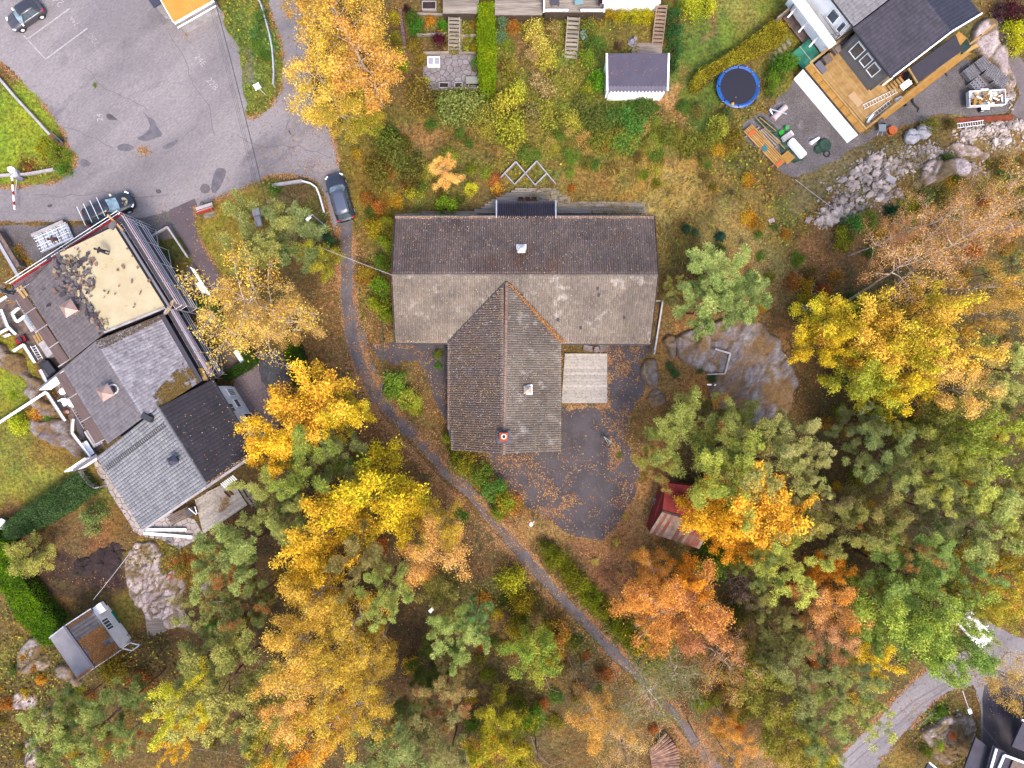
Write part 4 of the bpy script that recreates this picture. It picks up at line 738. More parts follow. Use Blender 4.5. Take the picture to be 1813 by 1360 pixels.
hedge('long clipped lime yellow hedge beside the flagstone patio',[(848,8),(873,6),(876,80),(875,140),(872,165),(852,168),(848,120),(846,60)],1.8,(176,190,40),(140,166,34),9000)
hedge('clipped green hedge beside the dark gravel pile',[(497,603),(522,598),(538,640),(551,672),(545,684),(524,685),(512,650)],2.0,(96,132,30),(70,100,28),5500,.1)
hedge('bright green thuja hedge curving past the small grey annex',[(0,955),(12,960),(35,1000),(45,1030),(62,1050),(85,1080),(108,1105),(98,1140),(78,1140),(50,1110),(30,1090),(15,1050),(0,1040),(-40,1000),(-40,930)],2.2,(134,172,30),(96,136,26),12000,.12)
hedge('dusty green hedge running from the grey tiled house to the left edge',[(140,838),(168,868),(120,905),(60,940),(14,956),(4,932),(40,905),(90,872)],1.6,(106,134,82),(84,112,62),9000,.12)
hedge('autumn hedge sweeping past the blue trampoline',[(1368,38),(1392,62),(1360,84),(1320,104),(1290,118),(1270,130),(1250,146),(1232,160),(1224,148),(1236,128),(1262,112),(1290,96),(1330,68)],1.5,(184,170,56),(160,140,46),9000,.12)
hedge('low green hedge round the upper gravel square',[(342,536),(352,524),(378,522),(386,540),(396,556),(404,566),(398,580),(384,570),(378,550),(366,538),(346,552)],1.0,(92,128,46),(76,108,40),3000,.1)
hedge('low green hedge round the lower gravel square',[(410,602),(424,598),(440,618),(456,640),(446,650),(420,664),(400,674),(392,664),(415,652),(436,638),(420,616)],1.0,(92,124,48),(72,104,40),3400,.1)
# ---------------- roofs and houses ----------------
def tile_slope(name,parent,quad,tw,th,mat,amp=.045,step=.045,prof='roll',poly=None,rs=5,stuff=True):
 0
 e0,e1,r1,r0=[Vector(p)for p in quad];o0=org(parent)
 nx=max(2,int((e1-e0).length/tw));ny=max(2,int(((r0-e0).length+(r1-e1).length)/2/th))
 nrm=(e1-e0).cross(r0-e0).normalized()
 if nrm.z<0:nrm=-nrm
 pf={'roll':[(0,-1.2),(.16,.6),(.5,1),(.84,.6)],'flat':[(0,-1.8),(.10,1),(.90,1),(.985,-1.8)],'shingle':[(0,.3),(.04,1),(.5,1),(.96,1)]}[prof]
 S=np.array([(i+a)/nx for i in range(nx)for a,_ in pf]+[1.0]);Hs=np.array([b for i in range(nx)for _,b in pf]+[pf[0][1]])*amp
 ci=np.array([i for i in range(nx)for _ in pf])
 T=[];D=[];rj=[]
 for j in range(ny):
  if prof=='flat':T+=[j/ny,(j+.08)/ny,(j+.93)/ny];D+=[-.06,step,step*.6];rj+=[j,j,j]
  else:T+=[j/ny,(j+.96)/ny];D+=[step,0.0];rj+=[j,j]
 T=np.array(T+[1.0]);D=np.array(D+[0.0]);rj=np.array(rj)
 E0,E1,R0,R1,Nn=[np.array(tuple(p))for p in(e0-o0,e1-o0,r0-o0,r1-o0,nrm)]
 s=S[None,:,None];t=T[:,None,None]
 V=(E0*(1-s)+E1*s)*(1-t)+(R0*(1-s)+R1*s)*t+Nn*(Hs[None,:]+D[:,None])[...,None]
 m,n=len(T),len(S);idx=np.arange(m*n).reshape(m,n)
 F=np.stack([idx[:-1,:-1],idx[:-1,1:],idx[1:,1:],idx[1:,:-1]],-1)
 nr=np.random.default_rng(rs);rnd=nr.random((ny+1,nx+1));v=rnd[np.minimum(rj,ny-1)[:,None],ci[None,:]]
 V=V.reshape(-1,3);F=F.reshape(-1,4);v=v.reshape(-1)
 if poly is not None:
  c=V[F].mean(1);k=inpoly(c[:,0]+o0.x,c[:,1]+o0.y,poly);F=F[k];v=v[k]
 if(np.cross(V[F[0][1]]-V[F[0][0]],V[F[0][2]]-V[F[0][0]]))[2]<0:F=F[:,::-1]
 me=mesh_np(name,V,F,mat,{'v':('FLOAT','FACE',v)})
 o=new_obj(name,me,parent)
 if stuff:o['kind']='stuff'
 return o
def slab(name,parent,quad,th,mat):
 0
 mb=MB();q=[Vector(p)for p in quad];n=(q[1]-q[0]).cross(q[2]-q[0]).normalized()
 if n.z<0:n=-n
 mb.add([p-n*.03 for p in q]+[p-n*(th+.03)for p in q],[(0,1,2,3),(7,6,5,4)]+[(i,i+4,(i+1)%4+4,(i+1)%4)for i in range(4)])
 return mb.build(name,mat,parent)
def walls(parent,foot,z0,z1,mat,name='wall'):
 0
 n=len(foot);out=[]
 for i in range(n):
  a=Vector((*foot[i][:2],0));b=Vector((*foot[(i+1)%n][:2],0));d=(b-a).normalized()
  mb=MB().beam(a+d*.1+Vector((0,0,(z0+z1)/2)),b-d*.1+Vector((0,0,(z0+z1)/2)),.2,z1-z0)
  out.append(mb.build(name,mat,parent))
 return out
def inset(quad,d):
 c=sum((Vector((p[0],p[1],0))for p in quad),Vector())/len(quad);n=len(quad);out=[]
 L=[(Vector((*quad[i][:2],0)),Vector((*quad[(i+1)%n][:2],0)))for i in range(n)]
 for i in range(n):
  p=Vector((*quad[i][:2],0));a=(L[i-1][0]-p).normalized();b=(L[i][1]-p).normalized();out.append(p+(a+b)*d)
 return out
def window(parent,a,b,z0,z1,out,frame=.08,mul=1,mat=None):
 0
 a=Vector((a[0],a[1],0));b=Vector((b[0],b[1],0));o=Vector((out[0],out[1],0)).normalized()*.03
 c=(a+b)/2+o;d=(b-a).normalized();w=(b-a).length
 rz=math.atan2(d.y,d.x);fr=MB()
 for s in(-1,1):fr.box(c+d*s*(w/2-frame/2)+Vector((0,0,(z0+z1)/2)),(frame,.14,z1-z0),rz)
 for zz in(z0+frame/2,z1-frame/2):fr.box(c+Vector((0,0,zz)),(w-2*frame,.14,frame),rz)
 for k in range(1,mul):fr.box(c+d*w*(k/mul-.5)+Vector((0,0,(z0+z1)/2)),(frame*.7,.13,z1-z0-2*frame),rz)
 f=fr.build('window',mat or white_paint,parent)
 sub(f,MB().box(c+Vector((0,0,(z0+z1)/2)),(w-2*frame-.01,.05,z1-z0-2*frame-.01),rz),'pane',glass_dark)
 return f
def ridge_caps(parent,a,b,mat,w=.26,n=None,name='ridge_tile'):
 a=Vector(a);b=Vector(b);n=n or max(1,int((b-a).length/.42));mb=MB()
 d=(b-a).normalized();s=d.cross(Vector((0,0,1))).normalized()
 for i in range(n):
  p=a.lerp(b,i/n);q=a.lerp(b,(i+.93)/n);up=Vector((0,0,.09));k=.012*(i%2)
  vs=[]
  for x in(p,q):vs+=[x-s*w/2-Vector((0,0,.02)),x-s*w/4+up*.8,x+up+Vector((0,0,k)),x+s*w/4+up*.8,x+s*w/2-Vector((0,0,.02))]
  mb.add(vs,[(j,j+1,j+6,j+5)for j in range(4)]+[(0,5,9,4),(4,3,2,1,0),(5,6,7,8,9)])
 o=mb.build(name,mat,parent);o['kind']='stuff';return o
 # ---- the brown tiled house in the middle ----
tile_n=pm('concrete_tile_lightened',A(204,170,152),A(172,144,132),scale=.35,attr='v',rnd=0,fine=.25,fscale=7,rough=.85,col3=A(186,130,104),c3=(.56,.72),c3scale=.12)  # colour lightened to offset the shade on the north slope
tile_s=pm('concrete_tile_lichen',A(168,154,142),A(140,128,120),scale=.3,attr='v',fine=.25,fscale=7,rough=.85,col3=A(216,206,198),c3=(.57,.70),c3scale=.8)
tile_w=pm('concrete_tile_leaf_stained',A(160,142,136),A(168,144,126),scale=.35,attr='v',fine=.3,fscale=7,rough=.85,col3=A(214,204,202),c3=(.62,.74),c3scale=1.1)
ze,zr=3.0,4.8
ctr=P(925,500);hs=thing('detached_house','long brown tiled house with a front wing, standing alone in the clearing','house',Vector((ctr.x,ctr.y,0)))
a0,a1=P(700,383,ze),P(1158,383,ze);r0,r1=P(694,487,zr),P(1165,487,zr);b0,b1=P(700,607,2.55),P(1151,609,2.55)
slab('roof_deck',hs,[a0,a1,r1,r0],.14,metal_dark);slab('roof_deck',hs,[b0,b1,r1,r0],.14,metal_dark)
tile_slope('roof_tiles',hs,[a0,a1,r1,r0],.215,.345,tile_n,rs=1)
g0,g1=P(897,500,4.72),P(892,803,4.72);wl0,wl1=P(793,607,2.6),P(793,760,2.6);wr0,wr1=P(993,607,2.6),P(993,797,2.6)
poly_s=[tuple(b0[:2]),tuple(wl0[:2]),tuple(g0[:2]),tuple(wr0[:2]),tuple(b1[:2]),tuple(r1[:2]),tuple(r0[:2])]
tile_slope('roof_tiles',hs,[b0,b1,r1,r0],.215,.345,tile_s,rs=2,poly=poly_s)
ztop=P(892,607,4.72);gtop=P(897,500,4.72)
gl=[Vector((wl0.x,gtop.y,2.6)),Vector((wl0.x,P(0,797,2.6).y,2.6)),Vector((ztop.x,P(0,803,4.72).y,4.72)),Vector((ztop.x,gtop.y,4.72))]
gr=[Vector((wr0.x,gtop.y,2.6)),Vector((wr0.x,P(0,799,2.6).y,2.6)),Vector((ztop.x,P(0,803,4.72).y,4.72)),Vector((ztop.x,gtop.y,4.72))]
notch=P(801,760,2.6)
pl=[tuple(gtop[:2]),tuple(wl0[:2]),(wl0.x-.1,notch.y),(notch.x,notch.y),(notch.x,gl[1].y-.2),(ztop.x,gl[2].y-.2)]
pr=[tuple(gtop[:2]),tuple(wr0[:2]),(wr0.x+.1,gr[1].y-.2),(ztop.x,gl[2].y-.2)]
tile_slope('roof_tiles',hs,gl,.215,.345,tile_w,rs=3,poly=pl);tile_slope('roof_tiles',hs,gr,.215,.345,tile_s,rs=4,poly=pr)
MB().add([gtop+Vector((0,0,-.1)),wl0+Vector((.02,0,-.1)),Vector((wl0.x,notch.y,2.5)),Vector((notch.x,gl[1].y,2.55)),Vector((ztop.x,gl[2].y,4.6))],[(0,1,2,3,4)]).add([gtop+Vector((0,0,-.1)),wr0+Vector((0,0,-.1)),gr[1]-Vector((0,0,.1)),Vector((ztop.x,gl[2].y,4.6))],[(0,1,2,3)]).build('roof_underside',metal_dark,hs)
ridge_caps(hs,r0+Vector((0,0,.06)),r1+Vector((0,0,.06)),tile_s);ridge_caps(hs,gtop+Vector((0,0,.06)),Vector((ztop.x,gl[2].y-.15,4.78)),tile_n,.3)
leafy=pm('valley_leaf_dirt',A(206,140,76),A(150,100,66),scale=3,fine=.3)
MB().beam(gtop+Vector((-.1,0,-.02)),wl0+Vector((0,0,.09)),.16,.05).build('valley_gutter',metal_dark,hs)
MB().beam(gtop+Vector((.1,0,-.02)),wr0+Vector((0,0,.09)),.12,.05).build('valley_gutter',leafy,hs)
for q,nm in(((a0,a1),'gutter'),((b0,b1),'gutter')):MB().beam(q[0]+Vector((0,.08 if q[0]is a0 else-.08,-.08)),q[1]+Vector((0,.08 if q[0]is a0 else-.08,-.08)),.13,.1).build(nm,metal_dark,hs)
for q in((a0,r0),(b0,r0),(a1,r1),(b1,r1)):
 s=-.06 if q[0]in(a0,b0)else .06
 MB().beam(q[0]+Vector((s,0,0)),q[1]+Vector((s,0,0)),.06,.22).build('barge_board',pm('dark_brown_board',A(96,80,76),A(78,66,64),scale=3),hs)
brown_wall=pm('brown_stained_wall',A(128,104,92),A(112,92,84),scale=2,stretch=(0,5,.3))
fa=inset([a0,a1,Vector((a1.x,b1.y+.1,0)),Vector((a0.x,b0.y+.1,0))],.55)
walls(hs,fa,0,2.75,brown_wall)
fb=inset([Vector((wl0.x,b0.y+1,0)),Vector((wr0.x,b0.y+1,0)),Vector((wr0.x,gr[1].y,0)),Vector((wl0.x,gl[1].y,0))],.55)
for w in walls(hs,fb,0,2.5,brown_wall):pass
for s,e,rr in((fa[0],fa[3],r0),(fa[1],fa[2],r1)):
 MB().add([Vector((s.x,s.y,2.7)),Vector((s.x,e.y,2.5)),Vector((s.x,rr.y,4.55)),Vector((s.x+.1,s.y,2.7)),Vector((s.x+.1,e.y,2.5)),Vector((s.x+.1,rr.y,4.55))],[(0,1,2),(5,4,3),(0,2,5,3),(1,4,5,2)]).build('gable',brown_wall,hs)
for i,u in enumerate((740,800,1040,1100)):
 p=P(u,385,2);window(hs,(p.x-.6,fa[0].y+.1),(p.x+.6,fa[0].y+.1),1.0,2.1,(0,1),mul=2)
for u in(720,760):p=P(u,0,0);window(hs,(p.x-.5,fa[2].y-.1),(p.x+.5,fa[2].y-.1),1.0,2.1,(0,-1),mul=2)
for u in(1010,1120):p=P(u,0,0);window(hs,(p.x-.5,fa[2].y-.1),(p.x+.5,fa[2].y-.1),.2,2.1,(0,-1))
d0,d1,e0_,e1_=P(880,357,2.6),P(982,357,2.6),P(982,388,3.1),P(880,388,3.1)
tile_p=pm('dark_porch_tile',A(84,74,90),A(70,62,78),scale=.4,attr='v',fine=.2)
slab('porch_roof',hs,[d0,d1,e1_ if 0 else e0_,e1_],.1,metal_dark);tile_slope('porch_tiles',hs,[d0,d1,e0_,e1_],.215,.33,tile_p,rs=9)
for u in(879,984):MB().beam(P(u,355,2.62),P(u,386,3.16),.12,.16).build('porch_edge_board',metal_grey,hs)
for u in(886,976):MB().box(P(u,362,1.25),(.12,.12,2.5)).build('porch_post',brown_wall,hs)
mossy=pm('roof_patch_dark',A(88,78,84),A(70,62,70),scale=3)
def on_quad(q,u,v,lift=.0):
 0
 n=(q[1]-q[0]).cross(q[2]-q[0]).normalized()
 if n.z<0:n=-n
 o=Vector((0,0,H));d=P(u,v,0)-o;t=(q[0]-o).dot(n)/d.dot(n);return o+d*t+n*lift
def chimney(parent,quad,u,v,w,h,cap,base_mat,name='chimney'):
 p=on_quad(quad,u,v);mb=MB().box(p+Vector((0,0,h/2-.2)),(w,w,h+.4));c=mb.build(name,base_mat,parent)
 sub(c,MB().box(p+Vector((0,0,.03)),(w+.3,w+.35,.05),M=Matrix.Identity(3)),'flashing',metal_light)
 if cap:sub(c,MB().add([p+Vector((i*w*.62,j*w*.62,h+.1))for i,j in((-1,-1),(1,-1),(1,1),(-1,1))]+[p+Vector((0,0,h+.5))],[(0,1,4),(1,2,4),(2,3,4),(3,0,4),(3,2,1,0)]),'cap',cap)
 return c
silver=pm('crinkled_flashing',(.55,.55,.56),(.25,.25,.26),scale=6,rough=.4,metal=.3)
chimney(hs,[a0,a1,r1,r0],923,442,.62,.3,silver,silver,'roof_vent');chimney(hs,gr,934,690,.6,.35,pm('cream_cap',A(230,216,196)),silver,'roof_vent')
ch=MB().box(P(892,773,5.0),(.78,.78,1.2)).build('chimney',pm('orange_painted_brick',A(226,100,40),A(200,84,34),scale=3),hs)
sub(ch,MB().torus(P(892,773,5.66),.2,.05,16),'flue_ring',metal_light);sub(ch,MB().cyl(P(892,773,5.6),.16,.03),'flue',black_rubber)
sub(ch,MB().box(P(892,774,4.86),(1.3,1.2,.06)),'flashing',pm('lead_sheet',A(120,124,136),A(100,104,116),scale=3))
for u,v,q in((922,400,[a0,a1,r1,r0]),(1006,565,[b0,b1,r1,r0])):pass
odd=pm('odd_tile',A(82,76,84),rough=.8)
for u,v in((924,521),(988,566),(1105,562),(969,574),(932,540),(1028,580),(1058,511),(1060,522)):
 q=[b0,b1,r1,r0];p=on_quad(q,u,v,.075);m=Matrix(((q[1]-q[0]).normalized(),(q[3]-q[0]).normalized(),(q[1]-q[0]).cross(q[3]-q[0]).normalized())).transposed();MB().box(p,(.22,.34,.03),M=m).build('replaced_tile',odd,hs)
for u,v in((984,403),(1017,403),(728,393),(778,390)):
 q=[a0,a1,r1,r0];p=on_quad(q,u,v,.075);MB().box(p,(.24,.3,.05)).build('roof_hook',odd,hs)
def roof_leaves(name,quad,n,pal,parent,sz=.09,poly=None,pw=1.0):
 e0,e1,r1_,r0_=[np.array(tuple(p))for p in quad];s=NR.random((n,1));t=NR.random((n,1))**pw
 c=(e0*(1-s)+e1*s)*(1-t)+(r0_*(1-s)+r1_*s)*t+[0,0,.08]-np.array(tuple(org(parent)))
 cc=np.array(pal)[NR.integers(0,len(pal),n)]*NR.uniform(.6,1.2,(n,1))
 if pw>1:k=(NR.random(n)<np.clip((1.15-s[:,0])*1.4,0,1)*np.clip((fbm(c[:,0]+5,c[:,1],1.3,3)-.30)*4,0,1));c=c[k];cc=cc[k];n=len(c)
 if poly:k=inpoly(c[:,0]+org(parent).x,c[:,1]+org(parent).y,poly);c=c[k];cc=cc[k];n=len(c)
 V,_=cards(c,NR.uniform(sz*.6,sz*1.4,n),NR.uniform(sz*.5,sz,n),NR.uniform(0,6.3,n),NR.normal(0,.3,n))
 m=MATS['plant_litter'];me=mesh_np(name,V,np.arange(n*4).reshape(n,4),m,{'col':('FLOAT_COLOR','POINT',np.hstack([np.repeat(cc,4,0),np.ones((4*n,1))]))})
 o=new_obj(name,me,parent);o['kind']='stuff'
palr=[A(232,190,130),A(214,150,96),A(236,222,206),A(226,168,110)]
edge_=lambda a,b,c,d,f:[a,b,lerp(b,c,f),lerp(a,d,f)]
for q in(edge_(a0,a1,r1,r0,.05),edge_(b0,b1,r1,r0,.04)):roof_leaves('roof_leaves',q,420,palr,hs,.1)
roof_leaves('roof_leaves',[gtop+Vector((.0,0,.05)),wr0+Vector((0,0,.1)),wr0+Vector((.45,0,.15)),gtop+Vector((.45,-.3,.1))],700,[A(214,140,78),A(180,112,66),A(230,176,104)],hs,.12)
for q,n,pp in(([a0,a1,r1,r0],1500,None),([b0,b1,r1,r0],1300,poly_s),(gl,1900,pl),(gr,900,pr)):roof_leaves('roof_leaves',q,n,palr,hs,.085,pp)
# ---- board platforms ----
def boards(parent,c0,c1,c2,c3,wid,mat,z=None,name='board',th=.04,gap=.012):
 0
 c0,c1,c2,c3=[Vector(p)for p in(c0,c1,c2,c3)];n=max(1,round((c3-c0).length/wid))
 for i in range(n):
  a=c0.lerp(c3,(i+.5)/n);b=c1.lerp(c2,(i+.5)/n);bar(name,parent,a,b,(c3-c0).length/n-gap,th,mat)
def deck(label,pts,z,wid,mat,cat='deck',name='wooden_deck',skirt=True):
 q=[P(u,v,z)for u,v in pts];c=sum(q,Vector())/4;o=thing(name,label,cat,Vector((c.x,c.y,0)))
 boards(o,*q,wid,mat)
 if skirt:MB().prism([tuple(p[:2])for p in inset(q,.03)],0.0,z-.03).build('frame',pm('deck_frame',A(110,92,78),A(90,76,66),scale=3),o)
 return o
wood_pale=pm('pale_silvered_board',A(214,204,194,k=1.1),A(180,168,158),scale=5,lo=.45,hi=.7,fine=.16,fscale=14,rnd=.17)
deck('pale square boarded platform beside the front wing of the brown tiled house',[(1000,626),(1075,626),(1075,714),(994,714)],.12,.30,wood_pale,'platform','wooden_platform')
MB()
d=thing('stone_step','dark stone slabs at the top of the pale boarded platform','step',P(1052,618))
for i,(u,v,w,h)in enumerate(((1042,617,1.2,.7),(1056,619,.8,.7),(1068,616,.9,.9))):MB().box(P(u,v,.1),(w*.9,h*.8,.2),R.uniform(-.3,.3)).build('slab',rock_mat,d)
north=thing('veranda_deck','long weathered boarded veranda along the back of the brown tiled house','deck',P(960,365))
for L,uu in(((845,1145,378,374),0),((840,1145,374,370),0),((852,1145,370,366),0),((858,1142,366,361),0),((864,1140,361,357),0),((870,1010,357,353),0),((878,1010,353,349),0),((885,1004,349,345),0),((895,996,345,341),0),((905,990,341,337),0),((912,985,337,333),0),((700,845,381,378),0),((740,845,378,374),0)):
 bar('board',north,P(L[0],(L[2]+L[3])/2,.25),P(L[1],(L[2]+L[3])/2,.25),abs(L[2]-L[3])*.052,.05,wood_grey)
bar('rail_board',north,P(1066,383,.4),P(1123,383,.4),.1,.1,white_dirty);MB().prism([tuple(P(u,v)[:2])for u,v in((850,380),(1143,380),(1143,362),(1000,358),(990,336),(905,338))],0,.2).build('frame',MATS['deck_frame'],north)
bx=thing('crate_row','three empty brown wooden boxes on the veranda by the porch roof','crate',P(934,353,.28))
for u in(922,934,946):
 mb=MB()
 for s in(-1,1):mb.box(P(u+s*4.2,353,.4),(.05,.42,.3)).box(P(u,353+s*3.4,.4),(.5,.05,.3))
 mb.box(P(u,353,.28),(.5,.4,.03)).build('box',pm('box_wood',A(150,110,80),A(120,86,62),scale=3),bx)
zp=thing('zigzag_planter','white zigzag board planter frame forming two diamonds behind the house','planter',P(935,305))
for a,b in(((886,316),(913,288)),((913,288),(930,308)),((930,308),(911,328)),((911,328),(894,309)),((930,308),(950,287)),((950,287),(984,328)),((930,308),(947,329)),((947,329),(967,309))):
 bar('side_board',zp,P(*a,.25),P(*b,.25),.1,.7,white_dirty)
pv=thing('board_screen','tall white edged screen wall at the right end of the brown tiled house','screen',P(1165,580))
bar('screen_board',pv,P(1172,532,2.0),P(1157,626,0.9),.16,.9,white_dirty);bar('cross_rail',pv,P(1160,533,2.2),P(1172,533,2.2),.1,.1,white_dirty)
for t in(0.02,.5,.97):p=P(1172,532,1.0).lerp(P(1157,626,1.0),t);MB().box(Vector((p.x,p.y,.8)),(.1,.1,1.6)).build('post',white_dirty,pv)
# ---- terraced houses on the left ----
felt_grey=pm('grey_felt_shingle',A(154,146,152),A(142,134,142),scale=1.2,attr='v',fine=.06,fscale=9)
felt_brown=pm('brown_felt_shingle',A(146,134,136),A(132,122,126),scale=1.2,attr='v',fine=.08)
felt_black=pm('black_felt_shingle',A(80,75,84),A(70,66,75),scale=.8,attr='v',fine=.12,fscale=10)
slate=pm('weathered_slate',A(208,202,210),A(178,170,180),scale=1.6,attr='v',fine=.22,fscale=7,lo=.35,hi=.6,col3=A(124,116,122),c3=(.6,.72),c3scale=1.4)
sq_tile=pm('square_grey_tile',A(172,172,178),A(158,158,166),scale=.8,attr='v',fine=.06)
moss=pm('roof_moss',A(150,118,56),A(104,96,50),scale=3,fine=.35,bump=1)
copper=pm('copper_cap',A(232,196,184),A(214,172,160),scale=1.2,rough=.4,metal=.2)
def gable(label,slopes,ridge,ze,zr,foot_in,wall_m,loc,name='terraced_house',z0=0):
 o=thing(name,label,'house',P(*loc));return o
def rowhouse(label,E,RR,FF,ze,zr,zf,m_e,m_f,wall_m,pe='shingle',pf='shingle',te=(.32,.2),tf=(.32,.2),loc=None,over=.45):
 c=P(*(loc or((E[0][0]+FF[1][0])/2,(E[0][1]+FF[1][1])/2)));o=thing('terraced_house',label,'house',c)
 e=[P(u,v,ze)for u,v in E];r=[P(u,v,zr)for u,v in RR];f=[P(u,v,zf)for u,v in FF]
 qe=[e[0],e[1],r[1],r[0]];qf=[f[0],f[1],r[1],r[0]]
 for q,m,pr_,t in((qe,m_e,pe,te),(qf,m_f,pf,tf)):
  slab('roof_deck',o,q,.16,metal_dark)
  if m:tile_slope('roof_shingles' if pr_=='shingle' else 'roof_tiles',o,q,t[0],t[1],m,amp=.012 if pr_=='shingle' else .03,step=.014 if pr_=='shingle' else .03,prof=pr_,rs=len(label))
 ft=inset([e[0],e[1],f[1],f[0]],over);ft=[ft[0],ft[1],ft[2],ft[3]]
 ws=walls(o,ft,0,min(ze,zf)-.15,wall_m)
 for a,b,rr in((ft[0],ft[3],r[0]),(ft[1],ft[2],r[1])):
  d=((ft[1]-ft[0]).normalized())*(.1 if rr is r[0]else-.1);k=(rr-a).dot((b-a).normalized())/(b-a).length;top=a.lerp(b,k);z1=min(ze,zf)-.15
  v=[Vector((a.x,a.y,z1)),Vector((b.x,b.y,z1)),Vector((top.x,top.y,zr-.28))]
  MB().add(v+[x+d for x in v],[(0,1,2),(5,4,3),(0,2,5,3),(1,4,5,2),(0,3,4,1)]).build('gable',wall_m,o)
 MB().beam(e[0]-Vector((0,0,.1)),e[1]-Vector((0,0,.1)),.14,.1).build('gutter',metal_dark,o);MB().beam(f[0]-Vector((0,0,.1)),f[1]-Vector((0,0,.1)),.14,.1).build('gutter',metal_dark,o)
 return o,e,r,f,ft,qe,qf
wall_dark=pm('shade_dark_cladding',A(104,92,104),A(86,76,88),scale=1)  # dark tone puts the facade shade of the scaffolded houses into the colour
underlay=pm('roof_underlay',A(244,228,188),A(234,214,172),scale=.7,rough=.8,fine=.05,col3=A(196,150,96),c3=(.62,.76),c3scale=1.1)
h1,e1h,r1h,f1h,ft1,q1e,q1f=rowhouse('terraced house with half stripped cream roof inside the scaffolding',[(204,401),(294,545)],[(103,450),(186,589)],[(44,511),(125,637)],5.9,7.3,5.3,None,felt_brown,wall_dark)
slab('roof_underlay',h1,[p+Vector((0,0,.13))for p in q1e],.05,underlay)
bar('verge_board',h1,e1h[1]+Vector((0,0,.15)),r1h[1]+Vector((0,0,.15)),.14,.2,white_dirty)
bar('eave_board',h1,e1h[0]+Vector((.25,.12,-.1)),e1h[1]+Vector((.25,.12,-.1)),.22,.14,pm('grey_eave',A(150,146,154)))
bar('ridge_board',h1,r1h[0]+Vector((0,0,.08)),r1h[1]+Vector((0,0,.08)),.32,.1,pm('ridge_felt',A(128,118,118),A(104,96,98),scale=3))
cc_=on_quad(q1f,134,548);c1=MB().box(cc_+Vector((0,0,.4)),(.7,.7,1.0),.55).build('chimney',copper,h1)
sub(c1,MB().add([cc_+rotz(.55)@Vector((i*.62,j*.62,1.0))for i,j in((-1,-1),(1,-1),(1,1),(-1,1))]+[cc_+Vector((0,0,1.5))],[(0,1,4),(1,2,4),(2,3,4),(3,0,4),(3,2,1,0)]),'cap',copper)
scrap_m=[pm('felt_scrap_dark',A(92,84,92),A(70,64,72),scale=2,rnd=.25),pm('felt_scrap_grey',A(140,130,132),A(112,104,108),scale=2,rnd=.2),pm('felt_scrap_brown',A(168,132,116),A(146,104,90),scale=2,rnd=.2),pm('felt_scrap_pale',A(206,190,150),A(180,160,126),scale=2,rnd=.2)]
sp=thing('felt_scraps','heap of torn roofing felt scraps on the half stripped roof','debris',on_quad(q1e,140,480))
SCM=[]
for j in range(6):
 n_=R.randint(5,8);pts=[(math.cos(6.28*i/n_)*R.uniform(.5,1),math.sin(6.28*i/n_)*R.uniform(.3,.8))for i in range(n_)]
 mb=MB();mb.add([(x,y,R.uniform(-.06,.1))for x,y in pts]+[(x*.98,y*.98,-.12)for x,y in pts],[tuple(range(n_)),tuple(range(2*n_-1,n_-1,-1))]+[(i,i+n_,(i+1)%n_+n_,(i+1)%n_)for i in range(n_)]);SCM.append(mb)
SCME={}
def scrap(u,v,s,mi,q):
 j=R.randrange(6)
 if(j,mi)not in SCME:me=bpy.data.meshes.new('scrap');me.from_pydata(SCM[j].v,[],SCM[j].f);me.materials.append(scrap_m[mi]);SCME[j,mi]=me
 o=new_obj('scrap',SCME[j,mi],sp,on_quad(q,u,v,.20+R.uniform(0,.1))-org(sp));o.rotation_euler=(R.gauss(0,.15),R.gauss(0,.15),R.uniform(0,6.3));o.scale=(s,s*R.uniform(.5,1),.3)
for _ in range(300):
 t=R.random();u,v=(lerp(118,142,t)+R.gauss(0,17),lerp(455,510,t)+R.gauss(0,12))if R.random()<.72 else(lerp(128,186,t)+R.gauss(0,5),lerp(500,583,t)+R.gauss(0,5))
 on=(u-103)*(589-450)-(v-450)*(186-103)>0
 scrap(u,v,R.choice([.1,.16,.22,.3,.4]),R.choice([0,0,1,1,1,2,3]),q1e if on else q1f)
for u,v,s in((157,452,.5),(148,462,.6),(165,462,.45),(172,470,.35),(135,470,.5),(128,485,.5),(140,492,.5),(116,505,.6),(80,512,.35),(90,540,.4),(158,560,.2),(238,545,.2),(240,540,.18),(212,508,.15),(193,520,.18),(205,522,.15),(186,527,.12),(220,474,.3),(235,500,.25),(265,498,.3),(210,480,.2),(245,475,.2),(236,455,.2),(250,520,.25),(226,442,.15)):scrap(u,v,s,0 if u<160 else 2,q1e if(u>150 or v<500)else q1f)
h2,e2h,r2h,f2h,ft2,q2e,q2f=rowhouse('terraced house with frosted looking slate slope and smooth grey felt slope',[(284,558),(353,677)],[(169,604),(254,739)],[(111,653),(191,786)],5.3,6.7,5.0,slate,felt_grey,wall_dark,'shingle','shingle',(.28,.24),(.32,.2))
bar('gutter',h2,e2h[0]+Vector((.12,.06,.0)),e2h[1]+Vector((.12,.06,.0)),.42,.1,pm('dark_gutter',A(84,80,94)))
roof_leaves('moss',[e2h[1],lerp(e2h[1],r2h[1],.72),lerp(lerp(e2h[0],e2h[1],.85),lerp(r2h[0],r2h[1],.85),.72),lerp(e2h[0],e2h[1],.66)],8500,[A(156,122,56),A(110,104,50),A(176,134,62),A(84,72,44)],h2,.12,pw=1.7)
roof_leaves('moss',[e2h[0],lerp(e2h[0],e2h[1],.06),lerp(r2h[0],r2h[1],.12),r2h[0]],700,[A(126,110,96),A(100,90,84),A(150,124,90)],h2,.12)
cc_=on_quad(q2f,198,695);c2=MB().box(cc_+Vector((0,0,.4)),(.7,.7,1.0),.55).build('chimney',copper,h2)
